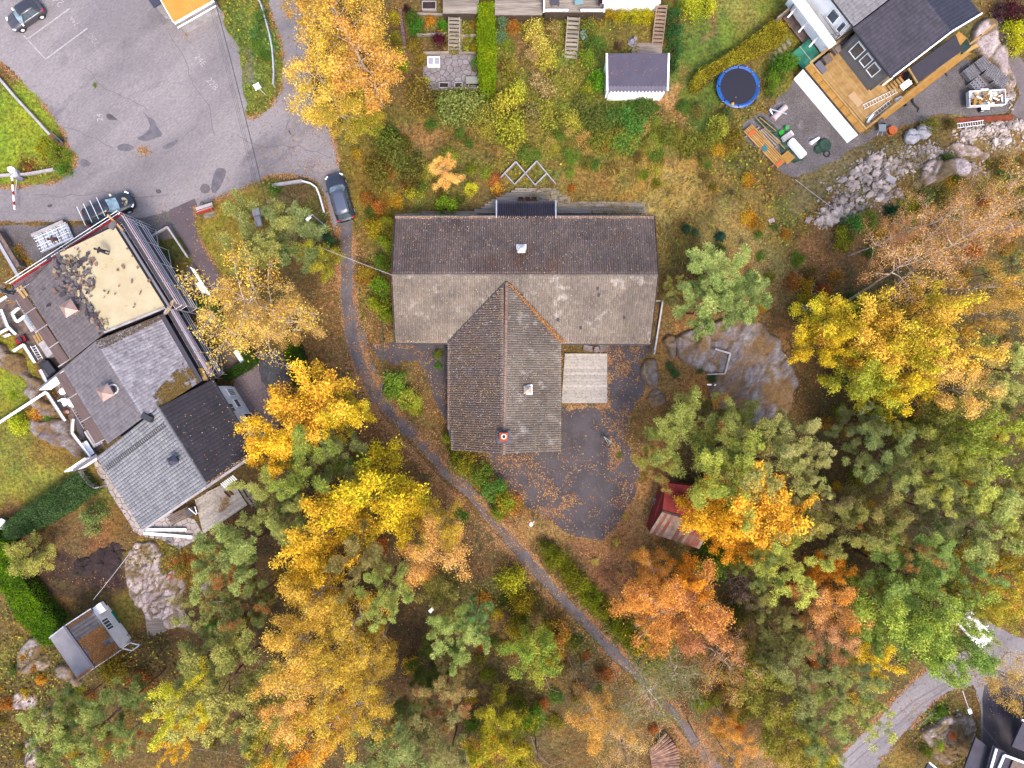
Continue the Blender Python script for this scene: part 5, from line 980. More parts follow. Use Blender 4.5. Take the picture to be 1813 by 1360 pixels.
sub(c2,MB().add([cc_+rotz(.55)@Vector((i*.6,j*.6,1.0))for i,j in((-1,-1),(1,-1),(1,1),(-1,1))]+[cc_+Vector((0,0,1.5))],[(0,1,4),(1,2,4),(2,3,4),(3,0,4),(3,2,1,0)]),'cap',copper)
sub(c2,MB().torus(on_quad(q2f,203,689)+Vector((0,0,.2)),.42,.07,16),'flashing_collar',silver)
h3,e3h,r3h,f3h,ft3,q3e,q3f=rowhouse('terraced house with square grey tiles on one slope and black felt on the other',[(376,672),(454,800)],[(280,722),(366,859)],[(171,810),(252,937)],5.0,6.6,4.6,felt_black,sq_tile,wall_grey,'shingle','flat',(.34,.22),(.31,.31))
ridge_caps(h3,r3h[0]+Vector((0,0,.04)),r3h[1]+Vector((0,0,.04)),sq_tile)
for z,w in((.1,.2),):bar('verge_board',h3,e3h[1]+Vector((0,-.15,0)),r3h[1]+Vector((0,-.15,0)),w,.22,white_dirty);bar('verge_board',h3,f3h[1]+Vector((0,-.15,0)),r3h[1]+Vector((0,-.15,0)),w,.22,white_dirty)
cc_=on_quad(q3f,313,814);c3=MB().box(cc_+Vector((0,0,.3)),(.45,.45,.9),.55).build('roof_vent',metal_dark,h3)
sub(c3,MB().add([cc_+rotz(.55)@Vector((i*.42,j*.42,.75))for i,j in((-1,-1),(1,-1),(1,1),(-1,1))]+[cc_+Vector((0,0,1.15))],[(0,1,4),(1,2,4),(2,3,4),(3,0,4),(3,2,1,0)]),'cap',pm('graphite_cap',A(84,84,106),rough=.35))
cc_=on_quad(q3f,266,738,.3);MB().box(cc_,(.95,.5,.6),-.5).build('skylight_hood',metal_dark,h3)
lad=[(187,832),(292,757)]
ld=MB();pa,pb=on_quad(q3f,189,829,.1),on_quad(q3f,293,752,.1);dv=(pb-pa);sdv=dv.cross(Vector((0,0,1))).normalized()*.19
ra=MB();ra.beam(pa+sdv,pb+sdv,.03,.05);ra.beam(pa-sdv,pb-sdv,.03,.05);rl=ra.build('roof_ladder',pm('ladder_grey',A(110,106,112)),h3)
for i in range(34):
 t=(i+.5)/34;c=pa.lerp(pb,t);sub(rl,MB().beam(c-sdv*1.15,c+sdv*1.15,.05,.04),'rung',MATS['ladder_grey'])
roof_leaves('roof_leaves',[lerp(e3h[0],e3h[1],.2),lerp(e3h[0],e3h[1],.98),lerp(r3h[0],r3h[1],.98),lerp(r3h[0],r3h[1],.2)],90,[A(236,226,220),A(236,200,130),A(220,120,130)],h3,.1)
roof_leaves('roof_leaves',[lerp(e3h[0],e3h[1],.97),e3h[1],r3h[1],lerp(r3h[0],r3h[1],.975)],160,[A(236,180,110),A(222,140,80),A(236,220,200)],h3,.1)
def facade(o,ft,t0,t1,z0,z1,i=0,j=1,mul=1,mat=None):
 a=ft[i].lerp(ft[j],t0);b=ft[i].lerp(ft[j],t1);d=(b-a).normalized();out=Vector((-d.y,d.x,0))
 cen=sum(ft,Vector())/4
 if out.dot((a+b)/2-cen)<0:out=-out
 return window(o,a+out*.1,b+out*.1,z0,z1,out,mul=mul,mat=mat),a,b,out
facade(h3,ft3,.22,.36,1.3,2.4);facade(h3,ft3,.76,.92,1.3,2.4);facade(h3,ft3,.28,.42,3.1,4.2,mul=2);facade(h3,ft3,.60,.70,3.1,4.2)
_,pa,pb,out=facade(h3,ft3,.46,.55,.05,2.1);
f_,pa,pb,out=facade(h3,ft3,.05,.17,.8,2.5,mul=4)
dr=thing('entrance_door','x','door',P(0,0));bpy.data.objects.remove(dr)
a_,b_=ft3[0].lerp(ft3[1],.58),ft3[0].lerp(ft3[1],.66);MB().beam(Vector((a_.x,a_.y,1.05))+out*.12,Vector((b_.x,b_.y,1.05))+out*.12,.08,2.1).build('door',pm('brown_door',A(120,72,52),A(96,60,44),scale=3),h3)
for q in((ft3[1],ft3[2]),):
 for t0,t1 in((.15,.3),(.5,.65),(.75,.9)):facade(h3,ft3,t0,t1,2.6,3.7,1,2,2)
for hh,ff in((h1,ft1),(h2,ft2)):
 for t in(.1,.42,.74):facade(hh,ff,t,t+.12,.9,2.1,mul=2,mat=metal_grey)
 for t in(.15,.6):facade(hh,ff,t,t+.2,.3,2.3,2,3,3,None);facade(hh,ff,t,t+.2,3.0,4.2,2,3,3,None)
cano=pm('canopy_board',A(136,112,108),A(118,98,96),scale=2,stretch=(-.97,.3,3))
for hh,A0,B0,z in((h1,(34,520),(115,642),4.6),(h2,(106,660),(178,782),4.4)):
 n=4 if hh is h1 else 3
 for i in range(n):
  a=P(*A0,z).lerp(P(*B0,z),i/n+.01);b=P(*A0,z).lerp(P(*B0,z),(i+1)/n-.01);bar('canopy',hh,a,b,.95,.08,cano);m=P(*A0,z).lerp(P(*B0,z),(i+1)/n);d=(b-a).normalized();s=Vector((-d.y,d.x,0))*.55
  bar('canopy_bracket',hh,m-s*1.3,m+s*1.1,.08,.12,white_dirty)
  # ---- annex at the bottom left ----
ax=thing('annex','small grey roofed annex with cream wall and white lattice window beside the thuja hedge','annex',P(160,1130))
za,zb_=2.6,3.7
A0,A1,B0,B1,C0,C1=P(161,1078,za),P(214,1151,za),P(115,1108,zb_),P(168,1182,zb_),P(88,1129,2.9),P(139,1204,2.9)
hex_t=pm('hexagon_shingle',A(150,142,146),A(132,124,128),scale=1.5,attr='v',fine=.12)
smooth_f=pm('smooth_grey_felt',A(178,172,178),A(164,158,166),scale=.8,fine=.05)
slab('roof_deck',ax,[A0,A1,B1,B0],.12,metal_dark);slab('roof_deck',ax,[C0,C1,B1,B0],.12,metal_dark)
tile_slope('roof_shingles',ax,[A0,A1,B1,B0],.36,.3,hex_t,amp=.02,step=.02,prof='shingle');slab('roof_felt',ax,[p+Vector((0,0,.06))for p in(C0,C1,B1,B0)],.03,smooth_f)
roof_leaves('moss',[A1,B1,lerp(B1,B0,.62),lerp(A1,A0,.62)],9000,[A(190,130,72),A(150,100,60),A(204,150,84),A(120,84,56)],ax,.12,pw=1.4);roof_leaves('moss',[A0,lerp(A0,A1,.09),lerp(B0,B1,.09),B0],500,[A(170,116,76),A(130,100,76)],ax,.1)
roof_leaves('moss',[C1,lerp(C1,C0,.06),lerp(B1,B0,.04),lerp(C1,B1,.8)],260,[A(236,160,84),A(226,130,66)],ax,.12)
bar('ridge_board',ax,B0+Vector((0,0,.12)),B1+Vector((0,0,.12)),.22,.06,pm('blue_grey_ridge',A(136,132,146)))
for a,b in((A1,B1),(B1,C1),(A0,B0),(B0,C0)):bar('barge_board',ax,a+(a-b).normalized()*0+Vector((0,0,-.02)),b+Vector((0,0,-.02)),.1,.2,white_dirty if a is B1 else metal_grey)
fx=inset([A0,A1,C1,C0],.3);walls(ax,fx,0,za-.1,wall_cream)
w0,w1=fx[0],fx[1];dd=(w1-w0).normalized();oo=Vector((-dd.y,dd.x,0));oo=oo if oo.dot(w0-B0)>0 else-oo
p0,p1=w0.lerp(w1,.26),w0.lerp(w1,.56)
window(ax,p0+oo*.1,p1+oo*.1,1.2,2.3,oo,mul=4)
hb=MB().box(w0.lerp(w1,.03)+oo*.45+Vector((0,0,1.7)),(.9,.9,.5),math.atan2(dd.y,dd.x));hb.build('porch_hood',wall_cream,ax)
dogh=thing('tarpaulin_strip','turquoise tarpaulin strip on the grass along the cream annex wall','tarpaulin',P(207,1100));MB().beam(P(197,1083,.15),P(216,1116,.15),.35,.25).build('sheet',pm('turquoise',A(30,170,140)),dogh)
# ---- red shed ----
rs_=thing('red_shed','red shed with faded red and grey board roof under golden leaves','shed',P(1220,915))
red_roof=pm('red_painted_board',A(192,66,58),A(164,60,54),scale=2,rnd=.12);red_fade=[pm('faded_red_board',A(186,92,80),A(176,130,112),scale=1.6,rnd=.15),pm('bare_grey_board',A(206,184,160),A(178,140,120),scale=1.6,rnd=.12)]
r0s,r1s=P(1173,905,3.0),P(1262,932,3.0);u0s,u1s=P(1178,855,2.2),P(1282,868,2.2);l0s,l1s=P(1149,943,2.1),P(1224,967,2.1);l1s=P(1238,972,2.1)
n=16
for i in range(n):
 for(a0_,a1_,q0,q1,mm)in((u0s,u1s,r0s,r1s,None),(l0s,l1s,r0s,r1s,1)):
  a=a0_.lerp(a1_,(i+.5)/n);b=q0.lerp(q1,(i+.5)/n)
  o=bar('roof_board',rs_,a,b,(a1_-a0_).length/n-.02,.04,red_roof if mm is None else red_fade[1 if R.random()<.42 else 0])
slab('roof_deck',rs_,[l0s,l1s,r1s,r0s],.08,metal_dark);slab('roof_deck',rs_,[u0s,u1s,r1s,r0s],.08,metal_dark)
bar('ridge_board',rs_,r0s+Vector((0,0,.08)),r1s+Vector((0,0,.08)),.18,.04,MATS['dark_brown_board'])
fr=inset([u0s,u1s,l1s,l0s],.15);walls(rs_,fr,0,2.0,red_roof)
MB().add([Vector((fr[0].x,fr[0].y,1.95)),Vector((fr[3].x,fr[3].y,1.95)),r0s-Vector((0,0,.12)),Vector((fr[0].x+.12,fr[0].y,1.95)),Vector((fr[3].x+.12,fr[3].y,1.95)),r0s+Vector((.12,0,-.12))],[(0,1,2),(5,4,3),(0,2,5,3),(1,4,5,2)]).build('gable',red_roof,rs_)
pt=thing('pallet','grey slatted pallet standing at the left end of the red shed','pallet',P(1163,890))
for k in range(5):bar('slat',pt,P(1157+k*3.2,881+k*.8,.5),P(1160+k*3.2,899+k*.8,.5),.12,.04,wood_grey)
for k in(0,1):bar('crossbar',pt,P(1157,884+k*12,.44),P(1174,888+k*12,.44),.1,.08,wood_grey)
# ---- garden shed top ----
gs=thing('garden_shed','garden shed with scalloped dark felt roof and white gables beside the wooden stairs','shed',P(1128,130))
g=[P(1076,161,2.4),P(1181,161,2.4),P(1183,95,3.0),P(1075,95,3.0)]
shf=pm('grey_felt_new',A(112,106,128),A(104,98,120),scale=1,attr='v',fine=.05)
slab('roof_deck',gs,g,.12,white_paint);slab('roof_felt',gs,[p+Vector((0,0,.06))for p in g],.03,shf)
sca=MB();shf2=pm('felt_scallop',A(134,128,146),A(124,118,136),scale=2)
for i in range(17):
 a=g[0].lerp(g[1],i/17);b=g[0].lerp(g[1],(i+1)/17);up=(g[3]-g[0]).normalized()*.5;dn=-(g[3]-g[0]).normalized()*.22;n_=Vector((0,0,.06))
 sca.add([a+up+n_,a+n_,(a+b)/2+dn+n_,b+n_,b+up+n_,(a+b)/2+up+dn*.8+n_],[(0,1,2,3,4,5)])
sca.build('scalloped_edge',shf2,gs)
for a,b in((g[0],g[3]),(g[1],g[2])):bar('verge_board',gs,a+Vector((-.05 if a is g[0]else .05,0,.02)),b+Vector((-.05 if a is g[0]else .05,0,.02)),.16,.2,white_paint)
walls(gs,inset([Vector(p)for p in g],.12),0,2.25,white_paint)
roof_leaves('roof_leaves',[g[0],g[1],g[2],g[3]],45,[A(220,170,90),A(190,120,70)],gs,.1)
# ---- yellow shed at the top edge ----
ys=thing('corrugated_shed','shed with yellow corrugated roof and white edge at the top of the parking area','shed',P(320,10))
q=[P(308,40,2.4),P(378,0,2.4),P(352,-45,2.9),P(282,-5,2.9)];yel=pm('yellow_sheet',A(244,182,80),A(236,170,66),scale=1,rough=.5)
slab('roof_deck',ys,q,.1,white_paint);e_=(q[1]-q[0]);nn_=19
for i in range(nn_):
 a=q[0].lerp(q[1],(i+.5)/nn_);b=q[3].lerp(q[2],(i+.5)/nn_);bar('roof_sheet_rib',ys,a,b,e_.length/nn_*.86,.07,yel)
slab('roof_sheet',ys,[p+Vector((0,0,.045))for p in q],.03,pm('yellow_valley',A(206,146,56)))
bar('front_board',ys,q[0]+Vector((0,-.05,-.1)),q[1]+Vector((0,-.05,-.1)),.1,.22,white_paint);bar('front_rail',ys,q[0]+Vector((.05,-.2,-.6)),q[1]+Vector((.05,-.2,-.6)),.08,.12,white_paint)
bar('side_board',ys,q[0]+Vector((-.03,0,0)),q[3]+Vector((-.03,0,0)),.06,.14,white_paint)
walls(ys,inset(q,.2),0,2.2,white_dirty)
yb=thing('felt_roofed_shed','dark felt roofed shed corner at the top edge left of the yellow roof','shed',P(270,-10));qq=[P(272,14,2.6),P(300,-4,2.6),P(280,-36,2.9),P(252,-16,2.9)]
slab('roof',yb,qq,.12,pm('blue_black_felt',A(74,78,100)));walls(yb,inset(qq,.2),0,2.4,white_dirty)
# ---- house with the timber deck, upper right ----
dk_f=pm('charcoal_felt',A(94,89,103),A(86,81,95),scale=.7,attr='v',fine=.08,fscale=9);dk_f2=pm('darker_felt',A(76,76,98),A(70,70,90),scale=.7,attr='v',fine=.06);lg_f=pm('pale_grey_felt',A(168,164,170),A(160,156,162),scale=1,attr='v',fine=.08)
wall_mid=pm('mid_grey_wall',A(160,158,158),A(150,148,150),scale=1)
h4,e4,r4,f4,ft4,q4e,q4f=rowhouse('charcoal roofed house above the timber deck',[(1512,49),(1580,137)],[(1616,-31),(1684,57)],[(1669,-63),(1737,25)],5.6,7.0,5.8,dk_f,dk_f2,wall_mid,te=(.34,.16),tf=(.34,.16),name=None)if 0 else rowhouse('charcoal roofed house above the timber deck',[(1512,49),(1580,137)],[(1616,-31),(1684,57)],[(1669,-63),(1737,25)],5.6,7.0,5.8,dk_f,dk_f2,wall_mid,te=(.34,.2),tf=(.34,.2))
for a,b in((e4[1],r4[1]),(r4[1],f4[1])):bar('white_verge',h4,a+Vector((0,0,.08)),b+Vector((0,0,.08)),.12,.18,white_paint)
bar('eave_trim',h4,e4[0]+Vector((-.1,-.05,.02)),e4[1]+Vector((-.1,-.05,.02)),.16,.12,metal_dark)
for t0,t1,z0,z1 in((.14,.36,2.7,4.6),(.42,.60,3.0,4.6),(.64,.84,3.0,4.6)):facade(h4,ft4,t0,t1,z0,z1)
h5,e5,r5,f5,ft5,q5e,q5f=rowhouse('pale grey roofed house with white walls at the top edge',[(1432,-55),(1511,47)],[(1536,-135),(1615,-33)],[(1589,-167),(1668,-65)],5.5,6.9,5.7,lg_f,lg_f,wall_white)
for t0,t1 in((.62,.8),(.88,.98)):facade(h5,ft5,t0,t1,3.0,4.6)
bt=thing('balcony','brown boarded balcony with broad white parapet beside the pale grey roofed house','balcony',P(1450,40))
boards(bt,P(1420,-20,2.6),P(1484,66,2.6),P(1500,54,2.6),P(1436,-32,2.6),.14,pm('brown_terrace_board',A(158,128,122),A(138,112,108),scale=2,rnd=.1))
bar('parapet',bt,P(1404,-10,3.2),P(1474,82,3.2),.8,.12,white_paint);bar('parapet_wall',bt,P(1400,-6,1.9),P(1468,86,1.9),.1,2.5,white_paint)
lw=thing('lower_terrace','weathered lower terrace with white beams below the white parapet','terrace',P(1420,60));boards(lw,P(1386,32,.4),P(1430,88,.4),P(1452,72,.4),P(1408,16,.4),.16,wood_deck_brown)
for k in range(3):bar('beam',lw,P(1395+k*19,31+k*26,1.6),P(1409+k*19,15+k*26,1.6),.14,.12,white_paint)
bar('side_screen',lw,P(1372,38,1.0),P(1406,10,1.0),.12,1.4,wood_grey)
bk=thing('bicycle','x','bicycle',P(1476,66));bpy.data.objects.remove(bk)
white_clad=pm('fresh_white_cladding',(.84,.84,.84),rough=.5)
tdk=thing('timber_deck','raised deck of fresh timber with boarded parapet in front of the charcoal roofed house','deck',P(1525,140))
boards(tdk,P(1442,116,1.30),P(1534,224,1.30),P(1604,166,1.30),P(1514,58,1.30),.145,wood_new)
pd=[P(1434,112,2.15),P(1532,229,2.15),P(1622,156,2.15),P(1512,52,2.15)]
nb=8;on=(pd[1]-pd[0]).normalized();on=Vector((on.y,-on.x,0));on=on if on.dot(-pd[0])>0 else-on
for i in range(nb):
 a=pd[0].lerp(pd[1],i/nb+.003);b=pd[0].lerp(pd[1],(i+1)/nb-.003);bar('parapet_cap_board',tdk,a+on*.36,b+on*.36,.62,.05,wood_orange)
bar('handrail',tdk,pd[0]+Vector((.03,.03,.06)),pd[1]+Vector((.03,.03,.06)),.2,.06,wood_new);bar('handrail',tdk,pd[1]+Vector((0,0,.04)),P(1700,92,2.1),.2,.07,wood_new);bar('handrail',tdk,pd[0]+Vector((0,0,.04)),pd[3]+Vector((0,0,.04)),.2,.07,wood_new)
for i in range(13):a=pd[1].lerp(P(1700,92,2.1),i/14+.003);b=pd[1].lerp(P(1700,92,2.1),(i+1)/14-.003);bar('parapet_board',tdk,a-Vector((0,0,.35)),b-Vector((0,0,.35)),.06,.5,wood_orange)
for k in range(9):
 z=.12+k*.19;bar('white_cladding_board',tdk,Vector((pd[0].x,pd[0].y,z))+on*(.66+(8-k)*.03),Vector((pd[1].x,pd[1].y,z))+on*(.66+(8-k)*.03),.05,.2,white_clad)
for t in(.0,.2,.4,.6,.8,1.0):p=pd[1].lerp(P(1700,92,2.10),t);MB().box((p.x,p.y,.95),(.12,.12,1.9)).build('post',wood_new,tdk)
bar('side_deck_floor',tdk,P(1560,205,1.20),P(1712,88,1.20),1.0,.06,wood_orange)
lt=thing('lean_to_roof','low black felt lean-to roof along the right side of the charcoal roofed house','roof',P(1655,105));slab('roof',lt,[P(1609,122,3.9),P(1693,62,3.9),P(1704,90,3.3),P(1625,147,3.3)],.12,pm('black_lean_felt',A(66,62,78),A(58,56,70),scale=.6,fine=.08))
bar('verge',lt,P(1608,121,3.98),P(1624,147,3.4),.14,.12,wood_new)
for u,v in((1628,143),(1700,90),(1664,118)):p=P(u,v,0);MB().box((p.x,p.y,1.6),(.12,.12,3.2)).build('post',wood_new,lt)
def item(name,label,cat,parts,loc):
 o=thing(name,label,cat,loc)
 for nm,mb,m in parts:mb.build(nm,m,o)
 return o
charcoal=pm('charcoal_cushion',A(72,70,84));cushion=pm('cream_fabric',A(240,224,196));tarp=pm('green_tarpaulin',A(60,96,76),A(44,74,58),scale=2,rough=.5);tarp2=pm('dark_green_tarp',A(52,80,68),A(40,64,54),scale=2.5,rough=.5)
item('outdoor_table','square charcoal table on the timber deck by the house wall','table',[('top',MB().box(P(1549,136,2.05),(1.25,1.25,.06),-.65),charcoal)]+[('leg',MB().box(P(1549+i*8,136+j*8,1.65),(.08,.08,.7)),metal_dark)for i in(-1,1)for j in(-1,1)],P(1549,136,1.33))
item('parasol','cream folded parasol standing on the timber deck','parasol',[('canopy',MB().cyl(P(1531,111,2.50),.5,.5,8,.1),cushion),('pole',MB().cyl(P(1531,111,1.33),.03,1.2,6),metal_light)],P(1531,111,1.33))
item('sofa','grey outdoor sofa along the upper rail of the timber deck','sofa',[('seat',MB().beam(P(1474,92,1.60),P(1506,68,1.60),.8,.35),pm('taupe_wicker',A(150,132,124),A(132,116,110),scale=4)),('backrest',MB().beam(P(1470,88,1.90),P(1502,64,1.90),.15,.6),MATS['taupe_wicker']),('cushion',MB().beam(P(1480,90,1.84),P(1490,83,1.84),.6,.12),pm('taupe_cushion',A(170,152,142))),('cushion',MB().beam(P(1493,80,1.84),P(1503,72,1.84),.6,.12),MATS['taupe_cushion'])],P(1490,80,1.33))
item('armchair','taupe wicker armchair at the left corner of the timber deck','chair',[('seat',MB().box(P(1464,105,1.60),(.8,.8,.4),.6),MATS['taupe_wicker']),('backrest',MB().box(P(1461,101,1.90),(.8,.14,.6),.6),MATS['taupe_wicker'])],P(1464,105,1.33))
item('storage_bench','slate grey box against the left corner of the deck parapet','box',[('body',MB().beam(P(1446,111,1.55),P(1460,128,1.55),.5,.4),pm('slate_plastic',A(140,136,156))),('lid',MB().beam(P(1446,111,1.77),P(1460,128,1.77),.54,.04),MATS['slate_plastic'])],P(1453,119,1.33))
item('plywood_sheet','pinkish plywood sheet lying on the timber deck','board',[('sheet',MB().box(P(1515,176,1.36),(.75,1.5,.03),.7),pm('pink_ply',A(236,196,150)))],P(1515,176,1.34))
def ladder(label,a,b,w,n,m,name='ladder'):
 a,b=Vector(a),Vector(b);o=thing(name,label,'ladder',(a+b)/2 if name!='z' else a);d=(b-a).normalized();s=d.cross(Vector((0,0,1))).normalized()*w/2
 for k in(-1,1):bar('rail',o,a+s*k,b+s*k,.05,.06,m)
 for i in range(n):c=a.lerp(b,(i+.5)/n);bar('rung',o,c-s,c+s,.035,.035,m)
 return o
ladder('aluminium ladder lying along the lower edge of the timber deck',P(1528,190,1.42),P(1588,160,1.42),.4,12,metal_light);ladder('second aluminium ladder lying on the deck nearer the parapet',P(1536,212,1.40),P(1578,180,1.40),.38,8,metal_light)
ladder('pale ladder leaning against the white clad deck wall',P(1424,140,.3),P(1444,164,.9),.35,9,white_dirty);ladder('aluminium ladder lying on the rubble by the rusty beam',P(1694,223,.45),P(1742,217,.5),.42,11,metal_light)
item('doorstep_stairs','white edged wooden steps at the lower right of the timber deck','stairs',[('tread',MB().beam(P(1572+k*5,152-k*4,1.5+.12*k),P(1580+k*5,162-k*4,1.5+.12*k),.22,.05),wood_new)for k in range(5)]+[('side_board',MB().beam(P(1562,152,1.70),P(1580,138,2.10),.1,.3),white_paint)],P(1580,150,1.33))
item('work_bench','white bench top with dark tools and a red case under the roof corner','bench',[('top',MB().box(P(1604,150,2.00),(1.1,.6,.06),.65),white_paint),('red_case',MB().box(P(1595,135,1.70),(.4,.3,.3),.6),pm('red_case',A(210,50,50))),('dark_tools',MB().box(P(1603,133,1.70),(.6,.5,.3),.4).box(P(1606,140,1.70),(.3,.3,.3),.9),metal_dark),('leg',MB().box(P(1600,152,1.60),(.06,.06,.7)).box(P(1610,146,1.60),(.06,.06,.7)),white_paint)],P(1604,150,1.30))
item('plastic_bundle','crumpled white plastic bundle at the lower corner of the timber deck','bundle',[('plastic',MB().path([P(1536,218,1.50),P(1541,208,1.55),P(1546,203,1.55)],.16,7,.1),white_paint)],P(1540,212,1.35));item('plastic_bag','white plastic bag on the deck beside the long handrail','bag',[('bag',MB().tube(P(1586,178,1.50),P(1596,172,1.52),.2,.14,8),white_paint)],P(1590,176,1.35))
item('tarpaulin','green tarpaulin over the right end of the lean-to framing','tarpaulin',[('sheet',MB().prism([tuple(P(*p,3.0)[:2])for p in((1698,76),(1712,68),(1718,84),(1704,96))],2.9,[3.0,3.1,2.95,3.0]*1),tarp2)],P(1706,82))
item('timber_end','fresh timber boards sticking out beyond the lean-to roof','boards',[('board',MB().beam(P(1715,80,2.9),P(1762,43,2.9),.16,.05),wood_new),('board',MB().beam(P(1692,62,3.4),P(1706,74,3.4),.9,.04),wood_orange),('board',MB().beam(P(1700,96,2.8),P(1731,80,2.8),.35,.05),wood_new)],P(1728,70))
grn=thing('green_table_tennis_table','green table tennis table with pale centre line below the balcony','table',P(1428,92));MB().prism([tuple(P(*p,.76)[:2])for p in((1399,97),(1432,69),(1455,100),(1424,125))],.72,.76).build('table_top',pm('table_green',A(70,168,140),A(60,150,124),scale=1),grn);bar('centre_line',grn,P(1416,82,.775),P(1440,112,.775),.07,.02,white_dirty)
for u,v in((1404,97),(1432,74),(1450,100),(1424,120)):p=P(u,v,.36);MB().box(p,(.06,.06,.72)).build('leg',metal_grey,grn)
for k in range(5):
 o=MB().box(P(1366+k*7.5,104-k*7 if k else 106,.06),(.3,.65,.08),.5).build('stepping_stone',wood_grey);tag(o,['lowest','second lowest','middle','second highest','highest'][k]+' stepping stone of the row left of the green table','stepping stone','stepping stones in the lawn')
 # ---- gravel yard things ----
blk=pm('concrete_block',A(186,182,188),A(164,160,166),scale=2,rnd=.12);blk_d=pm('block_hollow',A(84,80,90))
def pallet_blocks(label,u,v,rz,nx,ny):
 o=thing('block_pallet',label,'pallet',P(u,v),'pallets of hollow concrete blocks');c=P(u,v,.0);M=rotz(rz)
 for k in(-1,0,1):c2=c+M@Vector((0,k*.5,.07));bar('pallet_board',o,c2-M@Vector((.62,0,0)),c2+M@Vector((.62,0,0)),.1,.12,wood_grey)
 for i in range(nx):
  for j in range(ny):
   for l in range(2):
    p=c+M@Vector(((i-nx/2+.5)*1.22/nx,(j-ny/2+.5)*1.22/ny,.27+l*.27));q=new_obj('block',unit_box(blk),o,p-org(o));q.scale=(1.22/nx-.035,1.22/ny-.03,.25);q.rotation_euler=(0,0,rz+R.gauss(0,.01))
    if l:q2=new_obj('block_core',unit_box(blk_d),o,p+Vector((0,0,.122))-org(o));q2.scale=(1.22/nx*.5,1.22/ny*.5,.02);q2.rotation_euler=(0,0,rz)
for lab,u,v,rz in(('uppermost pallet of hollow grey concrete blocks by the stony bank',1733,118,.65),('left pallet of hollow grey concrete blocks, nearest the house',1713,133,.65),('pallet of hollow grey concrete blocks between the upper and right ones',1749,132,-.6),('rightmost pallet of hollow grey concrete blocks by the narrow path',1765,147,-.6)):pallet_blocks(lab,u,v,rz,5,7)
pallet_blocks('small tilted pallet of concrete blocks just above the debris trailer',1724,154,.7,3,4)
tr=thing('trailer','silver trailer heaped with wood offcuts standing on the gravel','trailer',P(1735,182));tc=P(1735,181,0);rzt=.05;M=rotz(rzt)
def tp_(x,y,z):return tc+M@Vector((x,y,z))
for s in(-1,1):bar('side_wall',tr,tp_(-1.75,s*.72,.85),tp_(1.75,s*.72,.85),.06,.5,metal_light);bar('end_wall',tr,tp_(s*1.75,-.74,.85),tp_(s*1.75,.74,.85),.06,.5,metal_light)
bar('bed',tr,tp_(-1.75,0,.6),tp_(1.75,0,.6),1.44,.06,metal_grey);bar('drawbar',tr,tp_(1.75,0,.5),tp_(2.9,0,.45),.12,.1,metal_grey)
for s in(-1,1):w_=MB().tube(tp_(0,s*.84,.33),tp_(0,s*1.02,.33),.33,n=16).build('wheel',black_rubber,tr);sub(w_,MB().tube(tp_(0,s*.83,.33),tp_(0,s*1.03,.33),.16,n=12),'rim',metal_light);bar('mudguard',tr,tp_(-.4,s*.92,.72),tp_(.4,s*.92,.72),.24,.03,metal_light)
for k in range(46):
 p=tp_(R.uniform(-1.5,1.5),R.uniform(-.55,.55),R.uniform(.75,1.15));a=R.uniform(0,3.1);d=Vector((math.cos(a),math.sin(a),R.gauss(0,.15)))*R.uniform(.15,.5);bar('offcut',tr,p-d,p+d,R.uniform(.06,.3),.04,R.choice([wood_new,wood_orange,white_paint,wood_new,MATS['box_wood']]))
rb=MB().beam(P(1682,215,.2),P(1792,208,.3),.5,.12).build('rusty_beam',pm('rust',A(170,76,34),A(136,60,32),scale=2,fine=.15));tag(rb,'long rusty steel beam on the ground below the trailer','beam')
def bigbag(label,u,v,r):
 o=thing('builders_bag',label,'bag',P(u,v),'white builders bags');mb=MB();n=18;rings=[(r*.9,0),(r*1.05,.3),(r*1.02,.6),(r*.85,.75),(r*.45,.82),(0.02,.78)];c=P(u,v)
 vs=[c+Vector((rr*(1+.14*math.sin(5*t+z*7)+R.gauss(0,.05))*math.cos(t),rr*(1+.14*math.cos(4*t+z*9))*math.sin(t),z+R.gauss(0,.03)))for rr,z in rings for t in[2*PI*i/n for i in range(n)]]
 mb.add(vs,[(k*n+i,k*n+(i+1)%n,(k+1)*n+(i+1)%n,(k+1)*n+i)for k in range(5)for i in range(n)]);mb.build('sack',pm('woven_white',A(236,234,240),A(206,206,214),scale=4,bump=.5,bscale=6),o,smooth=True)
 for s in(-1,1):mb=MB().torus(c+Vector((s*r*.5,0,.82)),.2,.03,10,5,M=Matrix.Rotation(PI/2,3,'X'),a0=0,a1=PI);mb.build('strap',pm('blue_strap',A(150,160,190)),o)
bigbag('left crumpled white builders bag by the rubble',1610,245,.7);bigbag('right fuller white builders bag by the rubble',1631,236,.72)
item('wheelbarrow','grey wheelbarrow tray on the gravel beside the orange tub','wheelbarrow',[('tray',MB().cyl(P(1560,228,.35),.3,.25,4,.5),pm('blue_grey_tray',A(160,172,184))),('wheel',MB().tube(P(1565,221,.2)+Vector((-.05,0,0)),P(1565,221,.2)+Vector((.05,0,0)),.2,n=12),black_rubber),('handle',MB().beam(P(1556,232,.4),P(1553,240,.5),.04,.04),metal_grey),('handle',MB().beam(P(1563,233,.4),P(1561,241,.5),.04,.04),metal_grey)],P(1560,228))
item('orange_tub','round orange tub on the gravel below the deck','tub',[('tub',MB().cyl(P(1577,233,0),.34,.45,18,.42),pm('orange_plastic',A(240,130,70),A(226,116,60),scale=2)),('rim',MB().torus(P(1577,233,.45),.42,.035,20),MATS['orange_plastic']),('rod',MB().tube(P(1566,247,.05),P(1574,241,.05),.02),white_dirty)],P(1577,233))
ps=thing('plank_stack','stack of fresh yellow planks tied with orange straps on the gravel','planks',P(1350,258))
